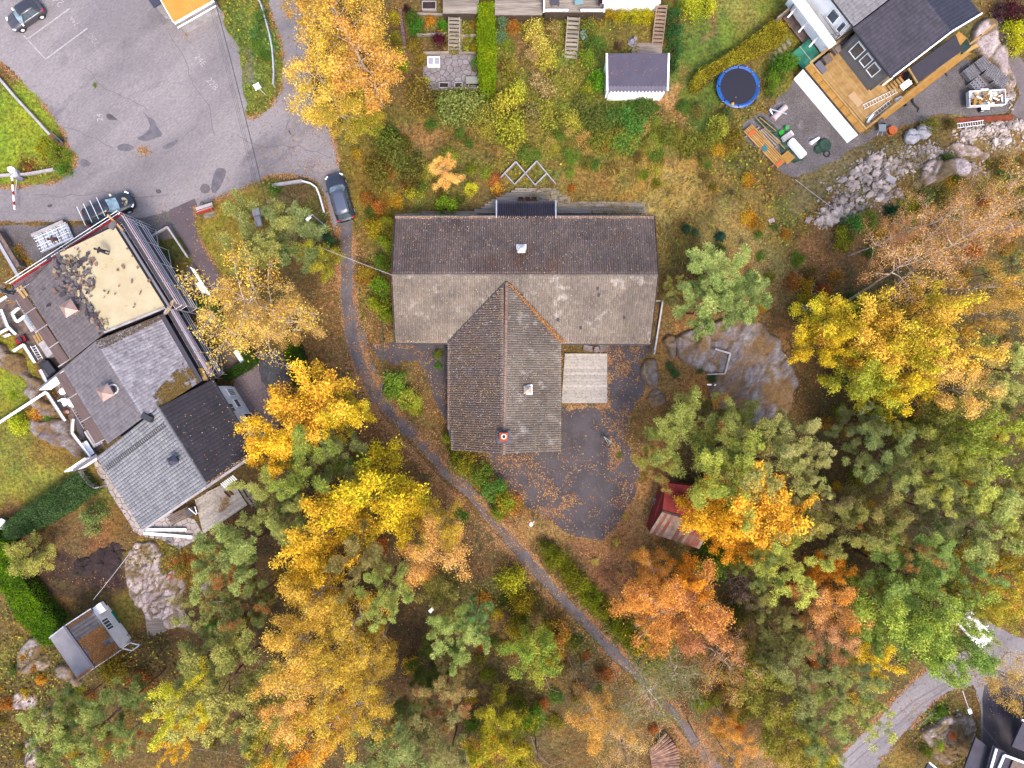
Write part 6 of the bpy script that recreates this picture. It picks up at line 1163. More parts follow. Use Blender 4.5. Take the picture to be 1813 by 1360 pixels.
for k in range(6):bar('plank',ps,P(1317+k*2.6,232-k*2.2,.35+.02*(k%2)),P(1378+k*2.6,297-k*2.2,.35+.02*(k%2)),.13,.12,wood_orange if k%2 else wood_new)
for k in range(5):bar('plank',ps,P(1341+k*3,233-k*1.5,.3),P(1366+k*4,264-k*3,.3),.12,.1,pm('greyed_plank',A(206,184,160),A(186,164,144),scale=2,rnd=.1))
for k in range(4):bar('short_plank',ps,P(1383+k*4,283-k*3,.3),P(1397+k*4,272-k*3,.3),.1,.1,wood_orange)if 0 else bar('short_plank',ps,P(1382+k*3.4,280+k*3.2,.3),P(1396+k*3.4,268+k*3.2,.3),.24,.1,wood_orange)
for k in range(4):bar('bearer',ps,P(1318+k*16,244+k*17,.1),P(1344+k*16,226+k*17,.1),.14,.18,wood_grey)
for u,v in((1331,235),(1379,289)):MB().beam(P(u-5,v+4,.46),P(u+6,v-4,.46),.3,.03).build('orange_strap',pm('orange_wrap',A(244,120,64)),ps)
MB().prism([tuple(P(*p,.5)[:2])for p in((1349,262),(1355,256),(1360,264),(1355,268),(1349,266))],.44,.5).build('blue_rag',pm('teal_rag',A(60,140,160)),ps)
for i,(a,b)in enumerate((((1338,208),(1390,264)),((1345,208),(1374,232)))):bar('long_batten',ps,P(*a,.4),P(*b,.4),.07,.06,wood_new)
bar('dark_pipe',ps,P(1350,207,.3),P(1373,232,.3),.1,.1,metal_dark)
tg=thing('tarpaulin','dark green tarpaulin spread beneath the planks and roof box','tarpaulin',P(1388,255));pts=ragged([tuple(P(*p)[:2])for p in((1334,212),(1344,206),(1372,228),(1392,245),(1420,278),(1424,286),(1405,290),(1392,280),(1370,246))],.3,.4);MB().prism(pts,.035,[.07+.05*math.sin(i*1.7)for i in range(len(pts))]).build('sheet',tarp,tg)
rbx=thing('roof_box','silver grey roof box lying on the green tarpaulin','roof box',P(1410,262));a,b=P(1399,248,.35),P(1424,277,.35);mb=MB();d=(b-a).normalized();s=Vector((-d.y,d.x,0))
for t0,t1,w0_,w1_ in((0,.08,.30,.42),(.08,.92,.42,.44),(.92,1,.44,.3)):
 p,q_=a.lerp(b,t0),a.lerp(b,t1);mb.add([p+s*w0_-Vector((0,0,.15)),p+s*w0_*.8+Vector((0,0,.15)),p-s*w0_*.8+Vector((0,0,.15)),p-s*w0_-Vector((0,0,.15)),q_+s*w1_-Vector((0,0,.15)),q_+s*w1_*.8+Vector((0,0,.15)),q_-s*w1_*.8+Vector((0,0,.15)),q_-s*w1_-Vector((0,0,.15))],[(i,i+1,i+5,i+4)for i in range(3)]+[(0,4,7,3),(0,3,2,1),(4,5,6,7)])
mb.build('shell',pm('silver_plastic',(.5,.53,.6),rough=.25),rbx);bar('latch',rbx,a.lerp(b,.5)+s*.44,a.lerp(b,.6)+s*.44,.03,.08,metal_dark)
item('foam_block','white box between the green watering cans and the roof box','box',[('box',MB().beam(P(1386,247,.3),P(1402,236,.3),.5,.4),white_paint),('lid',MB().beam(P(1386,247,.52),P(1402,236,.52),.54,.04),white_dirty)],P(1394,241))
item('watering_can','bright green watering can beside the white box','watering can',[('body',MB().cyl(P(1391,228,.03),.24,.38,12,.2),pm('bright_green',A(90,214,110))),('spout',MB().tube(P(1388,232,.2),P(1383,236,.45),.05,.03),MATS['bright_green']),('handle',MB().torus(P(1393,226,.45),.15,.025,12,5,M=Matrix.Rotation(PI/2,3,'X'),a0=0,a1=PI),MATS['bright_green'])],P(1391,228));item('green_crate','small bright green crate left of the white box','crate',[('crate',MB().beam(P(1380,237,.15),P(1386,233,.15),.35,.3),pm('vivid_green',A(40,210,50))),('rim',MB().beam(P(1380,237,.31),P(1386,233,.31),.4,.03),MATS['vivid_green'])],P(1383,235))
item('insulation_roll','pale pink insulation roll lying on the gravel under a metal bracket','roll',[('roll',MB().tube(P(1371,208,.28),P(1391,189,.28),.3,n=14),pm('pale_pink',A(244,204,208),A(236,226,230),scale=1.5)),('end_wrap',MB().tube(P(1368,211,.28),P(1371,208,.28),.33,n=14),MATS['pale_pink'])],P(1381,199));item('metal_bracket','bent galvanised bracket resting across the pink roll','bracket',[('arm',MB().beam(P(1363,193,.62),P(1393,202,.62),.12,.06),metal_grey),('arm',MB().beam(P(1363,194,.62),P(1368,203,.3),.12,.06),metal_light)],P(1378,198))
item('folded_parasol','white folded parasol with cord lying on the gravel','parasol',[('canopy',MB().tube(P(1435,254,.2),P(1450,244,.2),.2,.12,10),white_paint),('cord',MB().torus(P(1437,250,.08),.4,.02,16,4),white_dirty)],P(1442,250));item('covered_barrow','green tarpaulin covered heap next to the folded parasol','heap',[('cover',MB().cyl(P(1459,257,.02),.75,.3,9,.55).cyl(P(1448,264,.02),.5,.2,7,.3),tarp),('wheel',MB().torus(P(1464,272,.1),.3,.06,16),black_rubber)],P(1457,260))
item('dark_cloth','black torn cloth lying on the gravel below the timber deck','cloth',[('cloth',MB().path([P(1614,174,.08),P(1616,182,.1),P(1621,188,.08),P(1627,192,.1),P(1624,198,.08)],.13,6,.06),black_rubber)],P(1618,186));item('black_glove','small black scrap on the gravel left of the torn cloth','cloth',[('scrap',MB().path([P(1600,182,.05),P(1604,188,.08)],.12,6,.16),black_rubber)],P(1602,185));item('black_scrap','small black scrap on the gravel near the lean-to','scrap',[('scrap',MB().path([P(1674,130,.05),P(1677,135,.06)],.1,5,.08),black_rubber)],P(1676,133))
# ---- trampoline ----
tm=thing('trampoline','round blue trampoline with black mat on the lawn','trampoline',P(1307,152));c=P(1307,153,.85);MB().cyl(c-Vector((0,0,.02)),1.78,.03,48).build('mat',pm('black_mat',A(46,46,66)),tm);blu=pm('blue_pad',A(24,118,216),A(20,96,190),scale=3,rough=.4,rnd=.15)
for k in range(8):
 a0_=2*PI*k/8+.03;mb=MB();vs=[];m=6
 for i in range(m+1):
  t=a0_+(2*PI/8-.06)*i/m;vs+=[c+Vector((math.cos(t)*1.76,math.sin(t)*1.76,.02)),c+Vector((math.cos(t)*1.95,math.sin(t)*1.95,.08)),c+Vector((math.cos(t)*2.12,math.sin(t)*2.12,.0))]
 mb.add(vs,[(i*3+j,(i+1)*3+j,(i+1)*3+j+1,i*3+j+1)for i in range(m)for j in(0,1)]);mb.build('edge_pad',blu,tm)
MB().torus(c-Vector((0,0,.05)),2.05,.03,40).build('frame_ring',metal_grey,tm)
for k in range(6):t=2*PI*k/6;p=c+Vector((math.cos(t)*2.05,math.sin(t)*2.05,0));MB().tube((p.x,p.y,0),(p.x,p.y,.85),.03).build('leg',metal_grey,tm)
ladder('small white ladder hooked on the trampoline rim',c+Vector((.95,1.75,.05)),c+Vector((1.3,2.2,-.8)),.3,3,white_paint);bl=MB();bmq=bmesh.new();bmesh.ops.create_icosphere(bmq,subdivisions=3,radius=.17);bl.add([v.co+P(1297,184,1.03)for v in bmq.verts],[tuple(v.index for v in f.verts)for f in bmq.faces]);bmq.free();tag(bl.build('ball',pm('yellow_ball',A(246,190,20),rough=.4),smooth=True),'yellow ball on the blue edge of the trampoline','ball')
# ---- terraces at the top ----
deck('pale boarded terrace at the top edge left of the yellow hedge',[(784,-20),(848,-20),(848,24),(784,24)],1.5,.22,wood_grey,'terrace','terrace')
deck('weathered boarded terrace between the yellow hedge and the white corner post',[(876,-30),(960,-30),(960,27),(876,27)],1.6,.24,wood_grey,'terrace','terrace');t3=deck('small boarded terrace with white railings above the mossy stairs',[(964,-30),(1072,-30),(1072,22),(964,22)],1.6,.24,wood_grey,'terrace','terrace')
bar('railing',t3,P(963,-20,2.2),P(963,18,2.2),.14,.9,white_paint)
for a,b in(((964,18),(1006,18)),((1028,18),(1070,18))):
 for k in range(3):bar('rail_board',t3,P(a[0],a[1]+k*.2,2.5-k*.28),P(b[0],b[1]+k*.2,2.5-k*.28),.16,.1,white_paint)
bar('railing',t3,P(1070,-20,2.2),P(1070,18,2.2),.1,.9,white_paint)
wh=thing('white_house','white walled house corner at the top edge above the autumn hedge','house',P(1118,-20));MB().box(P(1118,-20,1.8),(5.2,3.2,3.6)).build('wall',wall_white,wh);MB().box(P(1118,-22,3.7),(5.4,3.0,.2)).build('roof_edge',wall_white,wh)
def stairs(label,a,b,w,n,z0,z1,m):
 o=thing('stairs',label,'stairs',P((a[0]+b[0])/2,(a[1]+b[1])/2));A_,B_=P(*a,z1),P(*b,z0);d=(B_-A_);dx=Vector((d.x,d.y,0)).normalized();s=Vector((-dx.y,dx.x,0))*w/2
 for i in range(n):c=A_.lerp(B_,(i+.5)/n);bar('tread',o,c-s,c+s,(d.length/n)*.72,.05,m)
 for k in(-1,1):bar('stringer',o,A_+s*k*1.06,B_+s*k*1.06,.09,.16,m)
stairs('mossy grey wooden stairs down from the small white railed terrace',(1016,30),(1010,105),1.1,10,.1,1.5,wood_grey);stairs('newer brown wooden stairs right of the white house corner',(1172,8),(1163,82),.95,11,.2,1.8,pm('brown_step',A(190,160,140),A(166,138,122),scale=2,rnd=.12));stairs('pale wooden garden stairs beside the dark purple shrub',(804,30),(804,90),1.0,9,.2,1.4,wood_grey)
deck('small boarded landing above the garden shed',[(1118,76),(1172,76),(1172,96),(1118,96)],.25,.2,wood_grey,'landing','landing')
for u,v,lab in((943,96,'sunken'),):pass
item('garden_bag','pale crumpled sack on the landing above the garden shed','sack',[('sack',MB().cyl(P(1119,75,.25),.45,.3,7,.2).cyl(P(1124,70,.25),.3,.35,6,.15),pm('pale_sack',A(196,190,210),A(168,162,184),scale=3))],P(1119,75))
def chair(label,u,v,z,rz,m,w=.55):
 o=thing('garden_chair',label,'chair',P(u,v,z));c=P(u,v,z);M=rotz(rz);MB().box(c+Vector((0,0,.42)),(w,w,.05),rz).build('seat',m,o);MB().box(c+M@Vector((0,w/2,.68)),(w,.05,.5),rz).build('backrest',m,o)
 for i in(-1,1):
  for j in(-1,1):MB().box(c+M@Vector((i*w*.42,j*w*.42,.2)),(.04,.04,.4),rz).build('leg',m,o)
chair('dark slatted chair on the railed terrace',982,6,1.62,.1,pm('dark_chair',A(96,92,110)),.8);chair('pale blue chair standing by the mossy stairs',1033,68,.05,.4,pm('pale_blue',A(170,200,206)),.6)
item('pale_table','pale turquoise table on the railed terrace','table',[('top',MB().box(P(1025,4,2.3),(.8,.45,.04),.2),pm('pale_turquoise',A(150,190,200)))]+[('leg',MB().box(P(1025+i*5,4+j*3,1.95),(.04,.04,.66)),metal_grey)for i in(-1,1)for j in(-1,1)],P(1025,4,1.62));item('kettle_grill','round dark red kettle grill on the railed terrace','grill',[('bowl',MB().cyl(P(1064,6,2.2),.16,.2,14,.3),pm('dark_red',A(84,40,48),rough=.3)),('lid',MB().cyl(P(1064,6,2.4),.3,.14,14,.1),MATS['dark_red'])]+[('leg',MB().tube(P(1064+i*4,8,1.62),P(1064,6,2.25),.02),metal_dark)for i in(-1,1)],P(1064,6,1.62))
for lab,pts in(('upper timber edging of the terraced bed beside the purple shrub',((738,26),(790,27))),('middle timber edging of the terraced bed beside the purple shrub',((738,63),(792,61))),('lower timber edging of the terraced bed beside the purple shrub',((750,95),(795,94))),('upper timber edging of the bed left of the yellow hedge',((815,33),(848,33))),('middle timber edging of the bed left of the yellow hedge',((815,65),(848,64))),('lower timber edging of the bed left of the yellow hedge',((812,95),(846,95)))):
 tag(MB().beam(P(*pts[0],.2),P(*pts[1],.2),.22,.4).build('retaining_timber',wood_grey),lab,'edging','timber edging in the terraced garden')
tag(MB().beam(P(816,35,.3),P(816,94,.2),.14,.3).build('retaining_timber',wood_grey),'vertical timber edging right of the garden stairs','edging')
w_=thing('low_wall','dark narrow stone wall running down the left side of the terraced garden','wall',P(712,60));
for k in range(14):bar('wall_stone',w_,P(709+k*.75,18+k*6,.3),P(709+k*.75,23.4+k*6,.3),.32,.5,pm('wall_stone_dark',A(120,104,112),A(160,104,92),scale=1,rnd=.2))
cf=thing('cold_frame','white framed cold frame with two panes on the flagstone patio','cold frame',P(768,110));MB().box(P(768,110,.25),(1.2,.9,.4)).build('box',white_paint,cf)
for k in(-1,1):MB().box(P(768+k*5.4,108,.48),(.5,.62,.03),M=Matrix.Rotation(.05,3,'X')).build('pane',pm('frosted_pane',A(196,194,210)),cf)
pbx=lambda lab,u,v,w,h,c:(lambda o:([bar('side',o,P(u+s*w/2,v-h/2,.25),P(u+s*w/2,v+h/2,.25),.07,.4,white_dirty)for s in(-1,1)],[bar('end',o,P(u-w/2,v+s*h/2,.25),P(u+w/2,v+s*h/2,.25),.07,.4,white_dirty)for s in(-1,1)],MB().box(P(u,v,.2),(w*.05,h*.05,.3)).build('soil',soil_dark,o)))(thing('planter_box',lab,'planter',P(u,v)))
pbx('left small planter box on the lower edge of the flagstone patio',786,152,16,9,0);pbx('right small planter box on the lower edge of the flagstone patio',812,152,13,9,0);pbx('pale planter box with yellow plants above the terraced bed',760,11,24,14,0);pbx('low planter box on bare ground right of the blocky pink rock',389,1072,24,15,0)
item('stone_bench','pale grey bench box beside the lower end of the yellow hedge','bench',[('top',MB().box(P(836,142,.5),(1.25,.7,.08)),pm('pale_grey_top',A(180,182,172))),('base',MB().box(P(836,144,.24),(1.15,.6,.44)),charcoal),('plank',MB().box(P(837,156,.25),(1.3,.25,.06)),wood_grey)],P(836,143))
def paving(name,label,w,cell,m,z,th,ang=0,ratio=1,jit=.36,gap=.05):
 tag(sheet(name+'_joints',w,z,joint_mat),kind='structure');o=bpy.data.objects.new(name,None);COL.objects.link(o);c=Vector((sum(p[0]for p in w)/len(w),sum(p[1]for p in w)/len(w),0));o.location=c;ORG[o.name]=c;o['kind']='structure'
 for cl in voronoi(w,cell,jit,gap,ang,ratio):
  mb=MB().prism(cl,z,z+th+R.uniform(-.008,.012));mb.build('flagstone',m,o)
paving('flagstone_paving','',patiotw,.62,flag_mat,.03,.035);paving('pale_flagstone_paving','',patiobw,.68,flag_pale,.03,.04)
# ---------------- cars ----------------
def car(label,u,v,ang,L,Wd,Ht,paint_m,roof_m=None,rails=0,estate=True,mirror=True,zoff=.02):
 c=P(u,v,zoff);o=thing('parked_car',label,'car',c);M=rotz(ang);hw=Wd/2
 def T(x,y,z):return c+M@Vector((x,y,z))
 k=Ht/1.6
 st=[(-.5,.72,.45,.72),(-.485,.88,.32,.86),(-.44,.96,.25,.93),(-.33,1,.22,.96),(-.1,1,.2,.96),(.12,1,.2,.95),(.26,1,.22,.92),(.38,.97,.23,.84),(.45,.9,.26,.76),(.485,.78,.32,.68),(.5,.6,.4,.6)]
 mb=MB();n=len(st);vs=[]
 for x,w,z0,z1 in st:
  z0*=k;z1*=k
  vs+=[T(x*L,s*hw*w*f,z)for s,f,z in((-1,.9,z0),(-1,1,z0+.18),(-1,.985,z1-.12),(-1,.9,z1),(-1,.45,z1+.035),(1,.45,z1+.035),(1,.9,z1),(1,.985,z1-.12),(1,1,z0+.18),(1,.9,z0))]
 mb.add(vs,[(i*10+j,(i+1)*10+j,(i+1)*10+(j+1)%10,i*10+(j+1)%10)for i in range(n-1)for j in range(10)]+[tuple(range(9,-1,-1)),tuple((n-1)*10+i for i in range(10))])
 mb.build('body',paint_m,o,smooth=True)
 xb,xf=(-.465,.24)if estate else(-.43,.22);rb,rf=(xb+.07,xf-.15);zb,zt=.93*k,Ht-.03
 base=[T(xb*L,-hw*.8,zb),T((xb+.05)*L,-hw*.9,zb),T((xf-.1)*L,-hw*.9,zb),T(xf*L,-hw*.68,zb-.02),T(xf*L+.08,0,zb-.02),T(xf*L,hw*.68,zb-.02),T((xf-.1)*L,hw*.9,zb),T((xb+.05)*L,hw*.9,zb),T(xb*L,hw*.8,zb),T(xb*L-.03,0,zb)]
 top=[T(rb*L,-hw*.6,zt-.05),T((rb+.04)*L,-hw*.68,zt),T((rf-.06)*L,-hw*.68,zt),T(rf*L,-hw*.58,zt-.04),T(rf*L+.05,0,zt-.02),T(rf*L,hw*.58,zt-.04),T((rf-.06)*L,hw*.68,zt),T((rb+.04)*L,hw*.68,zt),T(rb*L,hw*.6,zt-.05),T(rb*L-.02,0,zt-.04)]
 fs=[(i,(i+1)%10,10+(i+1)%10,10+i)for i in range(10)]
 side=MB().add(base+top,[fs[i]for i in(0,1,6,7)]).build('side_windows',glass_dark,o)
 MB().add(base+top,[fs[i]for i in(2,3,4,5)]).build('windscreen',pm('windscreen_glass',(.10,.15,.18),(.22,.30,.34),scale=1.5,rough=.06,spec=.9),o);MB().add(base+top,[fs[8],fs[9]]).build('rear_window',glass_dark,o)
 cen=sum(top,Vector())/10;up=Vector((0,0,.05));rt=[cen+(p-cen)*.985+up for p in top];mid=[cen+(p-cen)*.6+up*1.9 for p in top]
 MB().add(top+rt+mid,[(i,(i+1)%10,10+(i+1)%10,10+i)for i in range(10)]+[(10+i,10+(i+1)%10,20+(i+1)%10,20+i)for i in range(10)]+[tuple(range(20,30))]).build('roof',roof_m or paint_m,o,smooth=True)
 pil=MB()
 for i in(1,2,6,7):pil.beam(base[i],top[i],.09,.05)
 for s in(0,8):pil.beam(base[s],top[s],.14,.05)
 for s in(-1,1):pil.beam(T(-.12*L,s*hw*.9,zb),T(-.13*L,s*hw*.68,zt),.07,.04)
 pil.build('pillars',paint_m,o)
 for s in(-1,1):
  for x in(-.31,.31):
   w=MB().tube(T(x*L,s*(hw-.2),.33),T(x*L,s*(hw+.015),.33),.34,n=18).build('wheel',black_rubber,o);sub(w,MB().tube(T(x*L,s*(hw-.1),.33),T(x*L,s*(hw+.03),.33),.21,n=5),'rim',metal_light)
  MB().beam(T(.475*L,s*hw*.62,.68*k),T(.43*L,s*hw*.92,.76*k),.16,.1).build('headlight',pm('lamp_glass',(.7,.72,.75),rough=.15),o);MB().beam(T(-.49*L,s*hw*.66,.8*k),T(-.455*L,s*hw*.93,.84*k),.08,.14).build('tail_light',pm('red_lens',(.5,.01,.02),rough=.2),o)
  if mirror:MB().box(T(.17*L,s*(hw+.1),.98*k),(.14,.2,.12),ang).build('mirror',white_paint if paint_m is not MATS.get('white_car_paint')and not rails else paint_m,o)
  if rails:MB().beam(T((rb+.05)*L,s*hw*.6,zt+.11),T((rf-.05)*L,s*hw*.6,zt+.11),.04,.04).build('roof_rail',metal_dark,o)
 MB().beam(T(.49*L,-hw*.5,.5*k),T(.49*L,hw*.5,.5*k),.1,.16).build('grille',metal_dark,o);MB().beam(T(.24*L+.02,-hw*.6,.955*k),T(.24*L+.02,hw*.6,.955*k),.05,.02).build('wiper_panel',metal_dark,o)
 for s in(-1,1):MB().beam(T(.27*L,s*hw*.42,.972*k),T(.43*L,s*hw*.36,.86*k),.03,.02).build('bonnet_crease',metal_dark if 0 else paint_m,o)
 return o,T
cp=lambda n,c,r=.36:pm(n,c,rough=r,spec=.5,coat=.15)
ang_of=lambda a,b:math.atan2((P(*b)-P(*a)).y,(P(*b)-P(*a)).x)
car('black estate car parked on the narrow road above the footpath',605,353,ang_of((616,392),(594,315)),4.75,1.9,1.62,cp('blue_black_paint',(.012,.016,.028)),cp('blue_grey_roof',(.045,.055,.085)),rails=1)
car('small dark grey hatchback parked in the top left bay',53,33,ang_of((88,10),(20,56)),3.7,1.65,1.55,cp('slate_paint',(.035,.033,.042)),cp('dark_roof',(.018,.018,.026)),estate=False)
o_,T_=car('black car with pale emblem on the bonnet parked half under the scaffolding',200,374,ang_of((152,398),(246,354)),5.1,1.85,1.75,cp('black_paint',(.008,.01,.016)),cp('black_roof',(.012,.012,.018)))
em=MB().cyl(T_(1.72,-.05,.94),.42,.05,24).build('bonnet_emblem',pm('cream_emblem',A(226,212,176)),o_);sub(em,MB().cyl(T_(1.72,-.05,.99),.2,.012,16),'emblem_disc',metal_dark)
for k in range(5):t=k*1.257;sub(em,MB().beam(T_(1.72+math.cos(t)*.1,-.05+math.sin(t)*.1,1.006),T_(1.72+math.cos(t)*.34,-.05+math.sin(t)*.34,.998),.07,.01),'emblem_spoke',MATS['cream_emblem']if k%2 else metal_dark)
for x in(-2.2,-1.5,-.8,-.1):MB().beam(T_(x,-1.0,1.86),T_(x,1.0,1.86),.05,.04).build('roof_bar',metal_light,o_)
car('white estate car half hidden under green trees by the lower road',1713,1104,ang_of((1694,1082),(1736,1130)),4.7,1.85,1.5,cp('white_car_paint',(.8,.8,.8)),cp('white_roof',(.8,.8,.8)))
item('white_boat','white shape glimpsed through leaves left of the white car','boat',[('hull',MB().beam(P(1676,1072,.4),P(1690,1098,.4),.9,.6),MATS['white_car_paint']),('cover',MB().beam(P(1678,1076,.72),P(1688,1094,.72),.6,.05),white_dirty)],P(1684,1085))
# ---------------- scaffolding ----------------
pm('scaffold_board',A(140,122,126),A(120,104,110),scale=2)
tube_m=pm('scaffold_tube',(.50,.51,.55),rough=.4,metal=.4)
def scaffold(label,a,b,ztop,out,w=.75,bays=3,levels=(2.0,4.0),brace=True,toe=True):
 a=Vector((a[0],a[1],0));b=Vector((b[0],b[1],0));o=thing('scaffold',label,'scaffold',a.lerp(b,.5));n=Vector((out[0],out[1],0)).normalized();lv=list(levels)+[ztop]
 Z=lambda z:Vector((0,0,z))
 for i in range(bays+1):
  p=a.lerp(b,i/bays)
  for k,hh in((0,ztop+.1),(1,ztop+1.15)):MB().tube(p+n*w*k,p+n*w*k+Z(hh),.03).build('standard',tube_m,o)
  for z in lv:MB().tube(p+Z(z),p+n*w+Z(z),.025).build('transom',tube_m,o)
 for z in lv:
  for k in(0,1):MB().tube(a+n*w*k+Z(z),b+n*w*k+Z(z),.028).build('ledger',tube_m,o)
  for q in(.5,1.0):MB().tube(a+n*w+Z(z+q),b+n*w+Z(z+q),.028).build('guard_rail',tube_m,o)
  if z is lv[-1]:
   for k in range(2):bar('deck_board',o,a+n*(.2+.34*k)+Z(z+.05),b+n*(.2+.34*k)+Z(z+.05),.3,.05,pm('scaffold_board',A(140,122,126),A(120,104,110),scale=2))
   if toe:bar('toe_board',o,a+n*(w-.04)+Z(z+.16),b+n*(w-.04)+Z(z+.16),.07,.24,red_board)
  else:bar('deck_board',o,a+n*w/2+Z(z+.03),b+n*w/2+Z(z+.03),.6,.04,MATS['scaffold_board'])
 if brace:
  for i in range(bays):p,q=a.lerp(b,i/bays),a.lerp(b,(i+1)/bays);MB().tube(p+n*(w+.04)+Z(.1),q+n*(w+.04)+Z(2),.025).build('brace',tube_m,o)
 return o
def outof(p,q,c):d=(q-p);n=Vector((d.y,-d.x,0)).normalized();return n if n.dot((p+q)/2-c)>0 else-n
for lab,e,c_,z in(('scaffold with red toe board along the right side of the stripped roof',e1h,r1h,4.9),('scaffold with red toe board beside the frosted slate roof',e2h,r2h,4.3)):
 n=outof(e[0],e[1],(c_[0]+c_[1])/2);d=(e[1]-e[0]).normalized();scaffold(lab,e[0]+n*.3-d*(.5 if e is e1h else .1),e[1]+n*.3+d*(.2 if e is e1h else-.3),z,n,bays=4 if e is e1h else 3)
nn=outof(f1h[0],e1h[0],(f1h[1]+e1h[1])/2);scaffold('long scaffold with red toe board across the street side of the stripped roof',f1h[0]+nn*.35-(e1h[0]-f1h[0]).normalized()*.9,e1h[0]+nn*.35+(e1h[0]-f1h[0]).normalized()*.9,4.9,nn,bays=4)
lp=thing('loose_boards','pale loose boards leaning on the scaffold corner between the roofs','boards',P(296,548,5))
for k in range(4):bar('board',lp,P(288+k*3,560-k*2,5.2),P(300+k*3,538-k*3,5.6),.16,.04,wood_new if k%2 else white_dirty)
lp=thing('loose_boards','pale loose boards on the scaffold end above the black felt roof','boards',P(358,665,4.6))
for k in range(3):bar('board',lp,P(351+k*3,652,4.6),P(362+k*3,674,4.6),.14,.04,wood_new)
lp=thing('loose_boards','long pale plank crossing the street side scaffold corner','boards',P(205,390,6));bar('board',lp,P(190,380,6.2),P(218,408,6.0),.16,.05,wood_new);bar('board',lp,P(196,397,6.1),P(204,402,6.1),.7,.3,MATS['felt_scrap_grey'])
lp=thing('loose_boards','two fresh boards over the left scaffold corner','boards',P(40,520,5));bar('board',lp,P(30,510,5.6),P(44,528,5.6),.22,.05,wood_new);bar('board',lp,P(36,506,5.6),P(49,524,5.6),.22,.05,wood_new)
rk=thing('scaffold_rack','trailer stacked with white scaffold frames beside the street','rack',P(103,423));c0=P(103,423);M=rotz(.42)
def RP(x,y,z):return c0+M@Vector((x,y,z))
bar('bed',rk,RP(-1.7,0,.5),RP(1.7,0,.5),1.7,.08,metal_grey)
for k in range(7):bar('frame_rail',rk,RP(-1.7,-.8+k*.27,.75+.08*(k%3)),RP(1.7,-.8+k*.27,.75+.08*(k%3)),.07,.07,metal_light)
for k in range(13):bar('frame_rung',rk,RP(-1.5+k*.25,-.8,.9),RP(-1.5+k*.25,.8 if k%2 else .2,.9),.05,.05,metal_light if k%3 else MATS['box_wood'])
bar('side_board',rk,RP(-1.8,.95,.9),RP(1.6,.95,.9),.3,.1,white_dirty)
for s in(-1,1):w=MB().tube(RP(0,s*.9,.3),RP(0,s*1.05,.3),.3,n=14).build('wheel',black_rubber,rk)
# ---------------- people ----------------
skin=pm('skin',(.45,.27,.2),rough=.6)
def person(label,base,face,lean,cloth,hair,z,squat=0.0,arms=((.25,.2,-.35),(.25,-.2,-.35))):
 0
 o=thing('person',label,'person',Vector((base[0],base[1],z)));M=rotz(face)
 hip=.92-squat;tl=.52;sx,sz=math.sin(lean),math.cos(lean)
 def TT(x,y,h_):return M@Vector((x,y,h_))
 pel=(0,0,hip);che=(sx*tl*.75,0,hip+sz*tl*.75);nek=(sx*tl*1.05,0,hip+sz*tl*1.05);hd=(sx*tl*1.3+.03,0,hip+sz*tl*1.28);top_=(sx*tl*1.45+.04,0,hip+sz*tl*1.48)
 V=[pel,che,nek,hd,top_];rad=[.15,.17,.06,.1,.07];E=[(0,1),(1,2),(2,3),(3,4)]
 for s,ar in zip((1,-1),arms):
  b=len(V);V+=[(che[0]+.02,s*.2,che[2]+.05*sz),(che[0]+ar[0]*.5,s*.27,che[2]+ar[2]*.5),(che[0]+ar[0]*1.3,s*.22+ar[1]*.2,che[2]+ar[2]*1.25),(che[0]+ar[0]*1.5,s*.2+ar[1]*.2,che[2]+ar[2]*1.4)];rad+=[.085,.055,.04,.045];E+=[(1,b),(b,b+1),(b+1,b+2),(b+2,b+3)]
  b=len(V);kx=.12+squat*.7;V+=[(.0,s*.1,hip-.08),(kx,s*.12,hip*.52+squat*.1),(.0-squat*.2,s*.12,.1),(.16-squat*.2,s*.13,.04)];rad+=[.1,.075,.055,.05];E+=[(0,b),(b,b+1),(b+1,b+2),(b+2,b+3)]
 me=bpy.data.meshes.new('body');me.from_pydata([TT(*p)for p in V],E,[]);me.materials.append(cloth);b=new_obj('body',me,o)
 md=b.modifiers.new('skin','SKIN');md.use_smooth_shade=True
 for i,r in enumerate(rad):me.skin_vertices[0].data[i].radius=(r,r);me.skin_vertices[0].data[i].use_root=(i==0)
 b.modifiers.new('sub','SUBSURF').levels=1;b.modifiers['sub'].render_levels=2
 bq=bmesh.new();bmesh.ops.create_icosphere(bq,subdivisions=2,radius=.125);hp=TT(*hd)+Vector((0,0,.03));mb=MB().add([Vector((v.co.x*1.0,v.co.y*.9,v.co.z*.9))+hp+org(o)+M@Vector((-.02,0,.03))for v in bq.verts],[tuple(v.index for v in f.verts)for f in bq.faces]);bq.free();mb.build('hair',hair,o,smooth=True)
 fc=MB();f0=TT(*hd)+org(o)+M@Vector((.1,0,-.01));fc.box(f0,(.06,.11,.15),face).box(f0+M@Vector((.035,0,0)),(.03,.03,.05),face);fc.build('face',skin,o)
 for s,ar in zip((1,-1),arms):
  hpos=TT(che[0]+ar[0]*1.6,s*.2+ar[1]*.2,che[2]+ar[2]*1.5)+org(o);hm=MB();dirh=(M@Vector((ar[0],0,ar[2]))).normalized();sd_=M@Vector((0,1,0));hm.beam(hpos-dirh*.05,hpos+dirh*.04,.085,.03)
  for q in range(4):hm.tube(hpos+dirh*.04+sd_*(.03-.02*q),hpos+dirh*(.1+(.01,.018,.012,-.005)[q])+sd_*(.032-.021*q)-Vector((0,0,.015)),.009,n=5)
  hm.tube(hpos+sd_*.04*s,hpos+dirh*.05+sd_*.075*s,.011,n=5);hm.build('hand',skin,o)
 return o
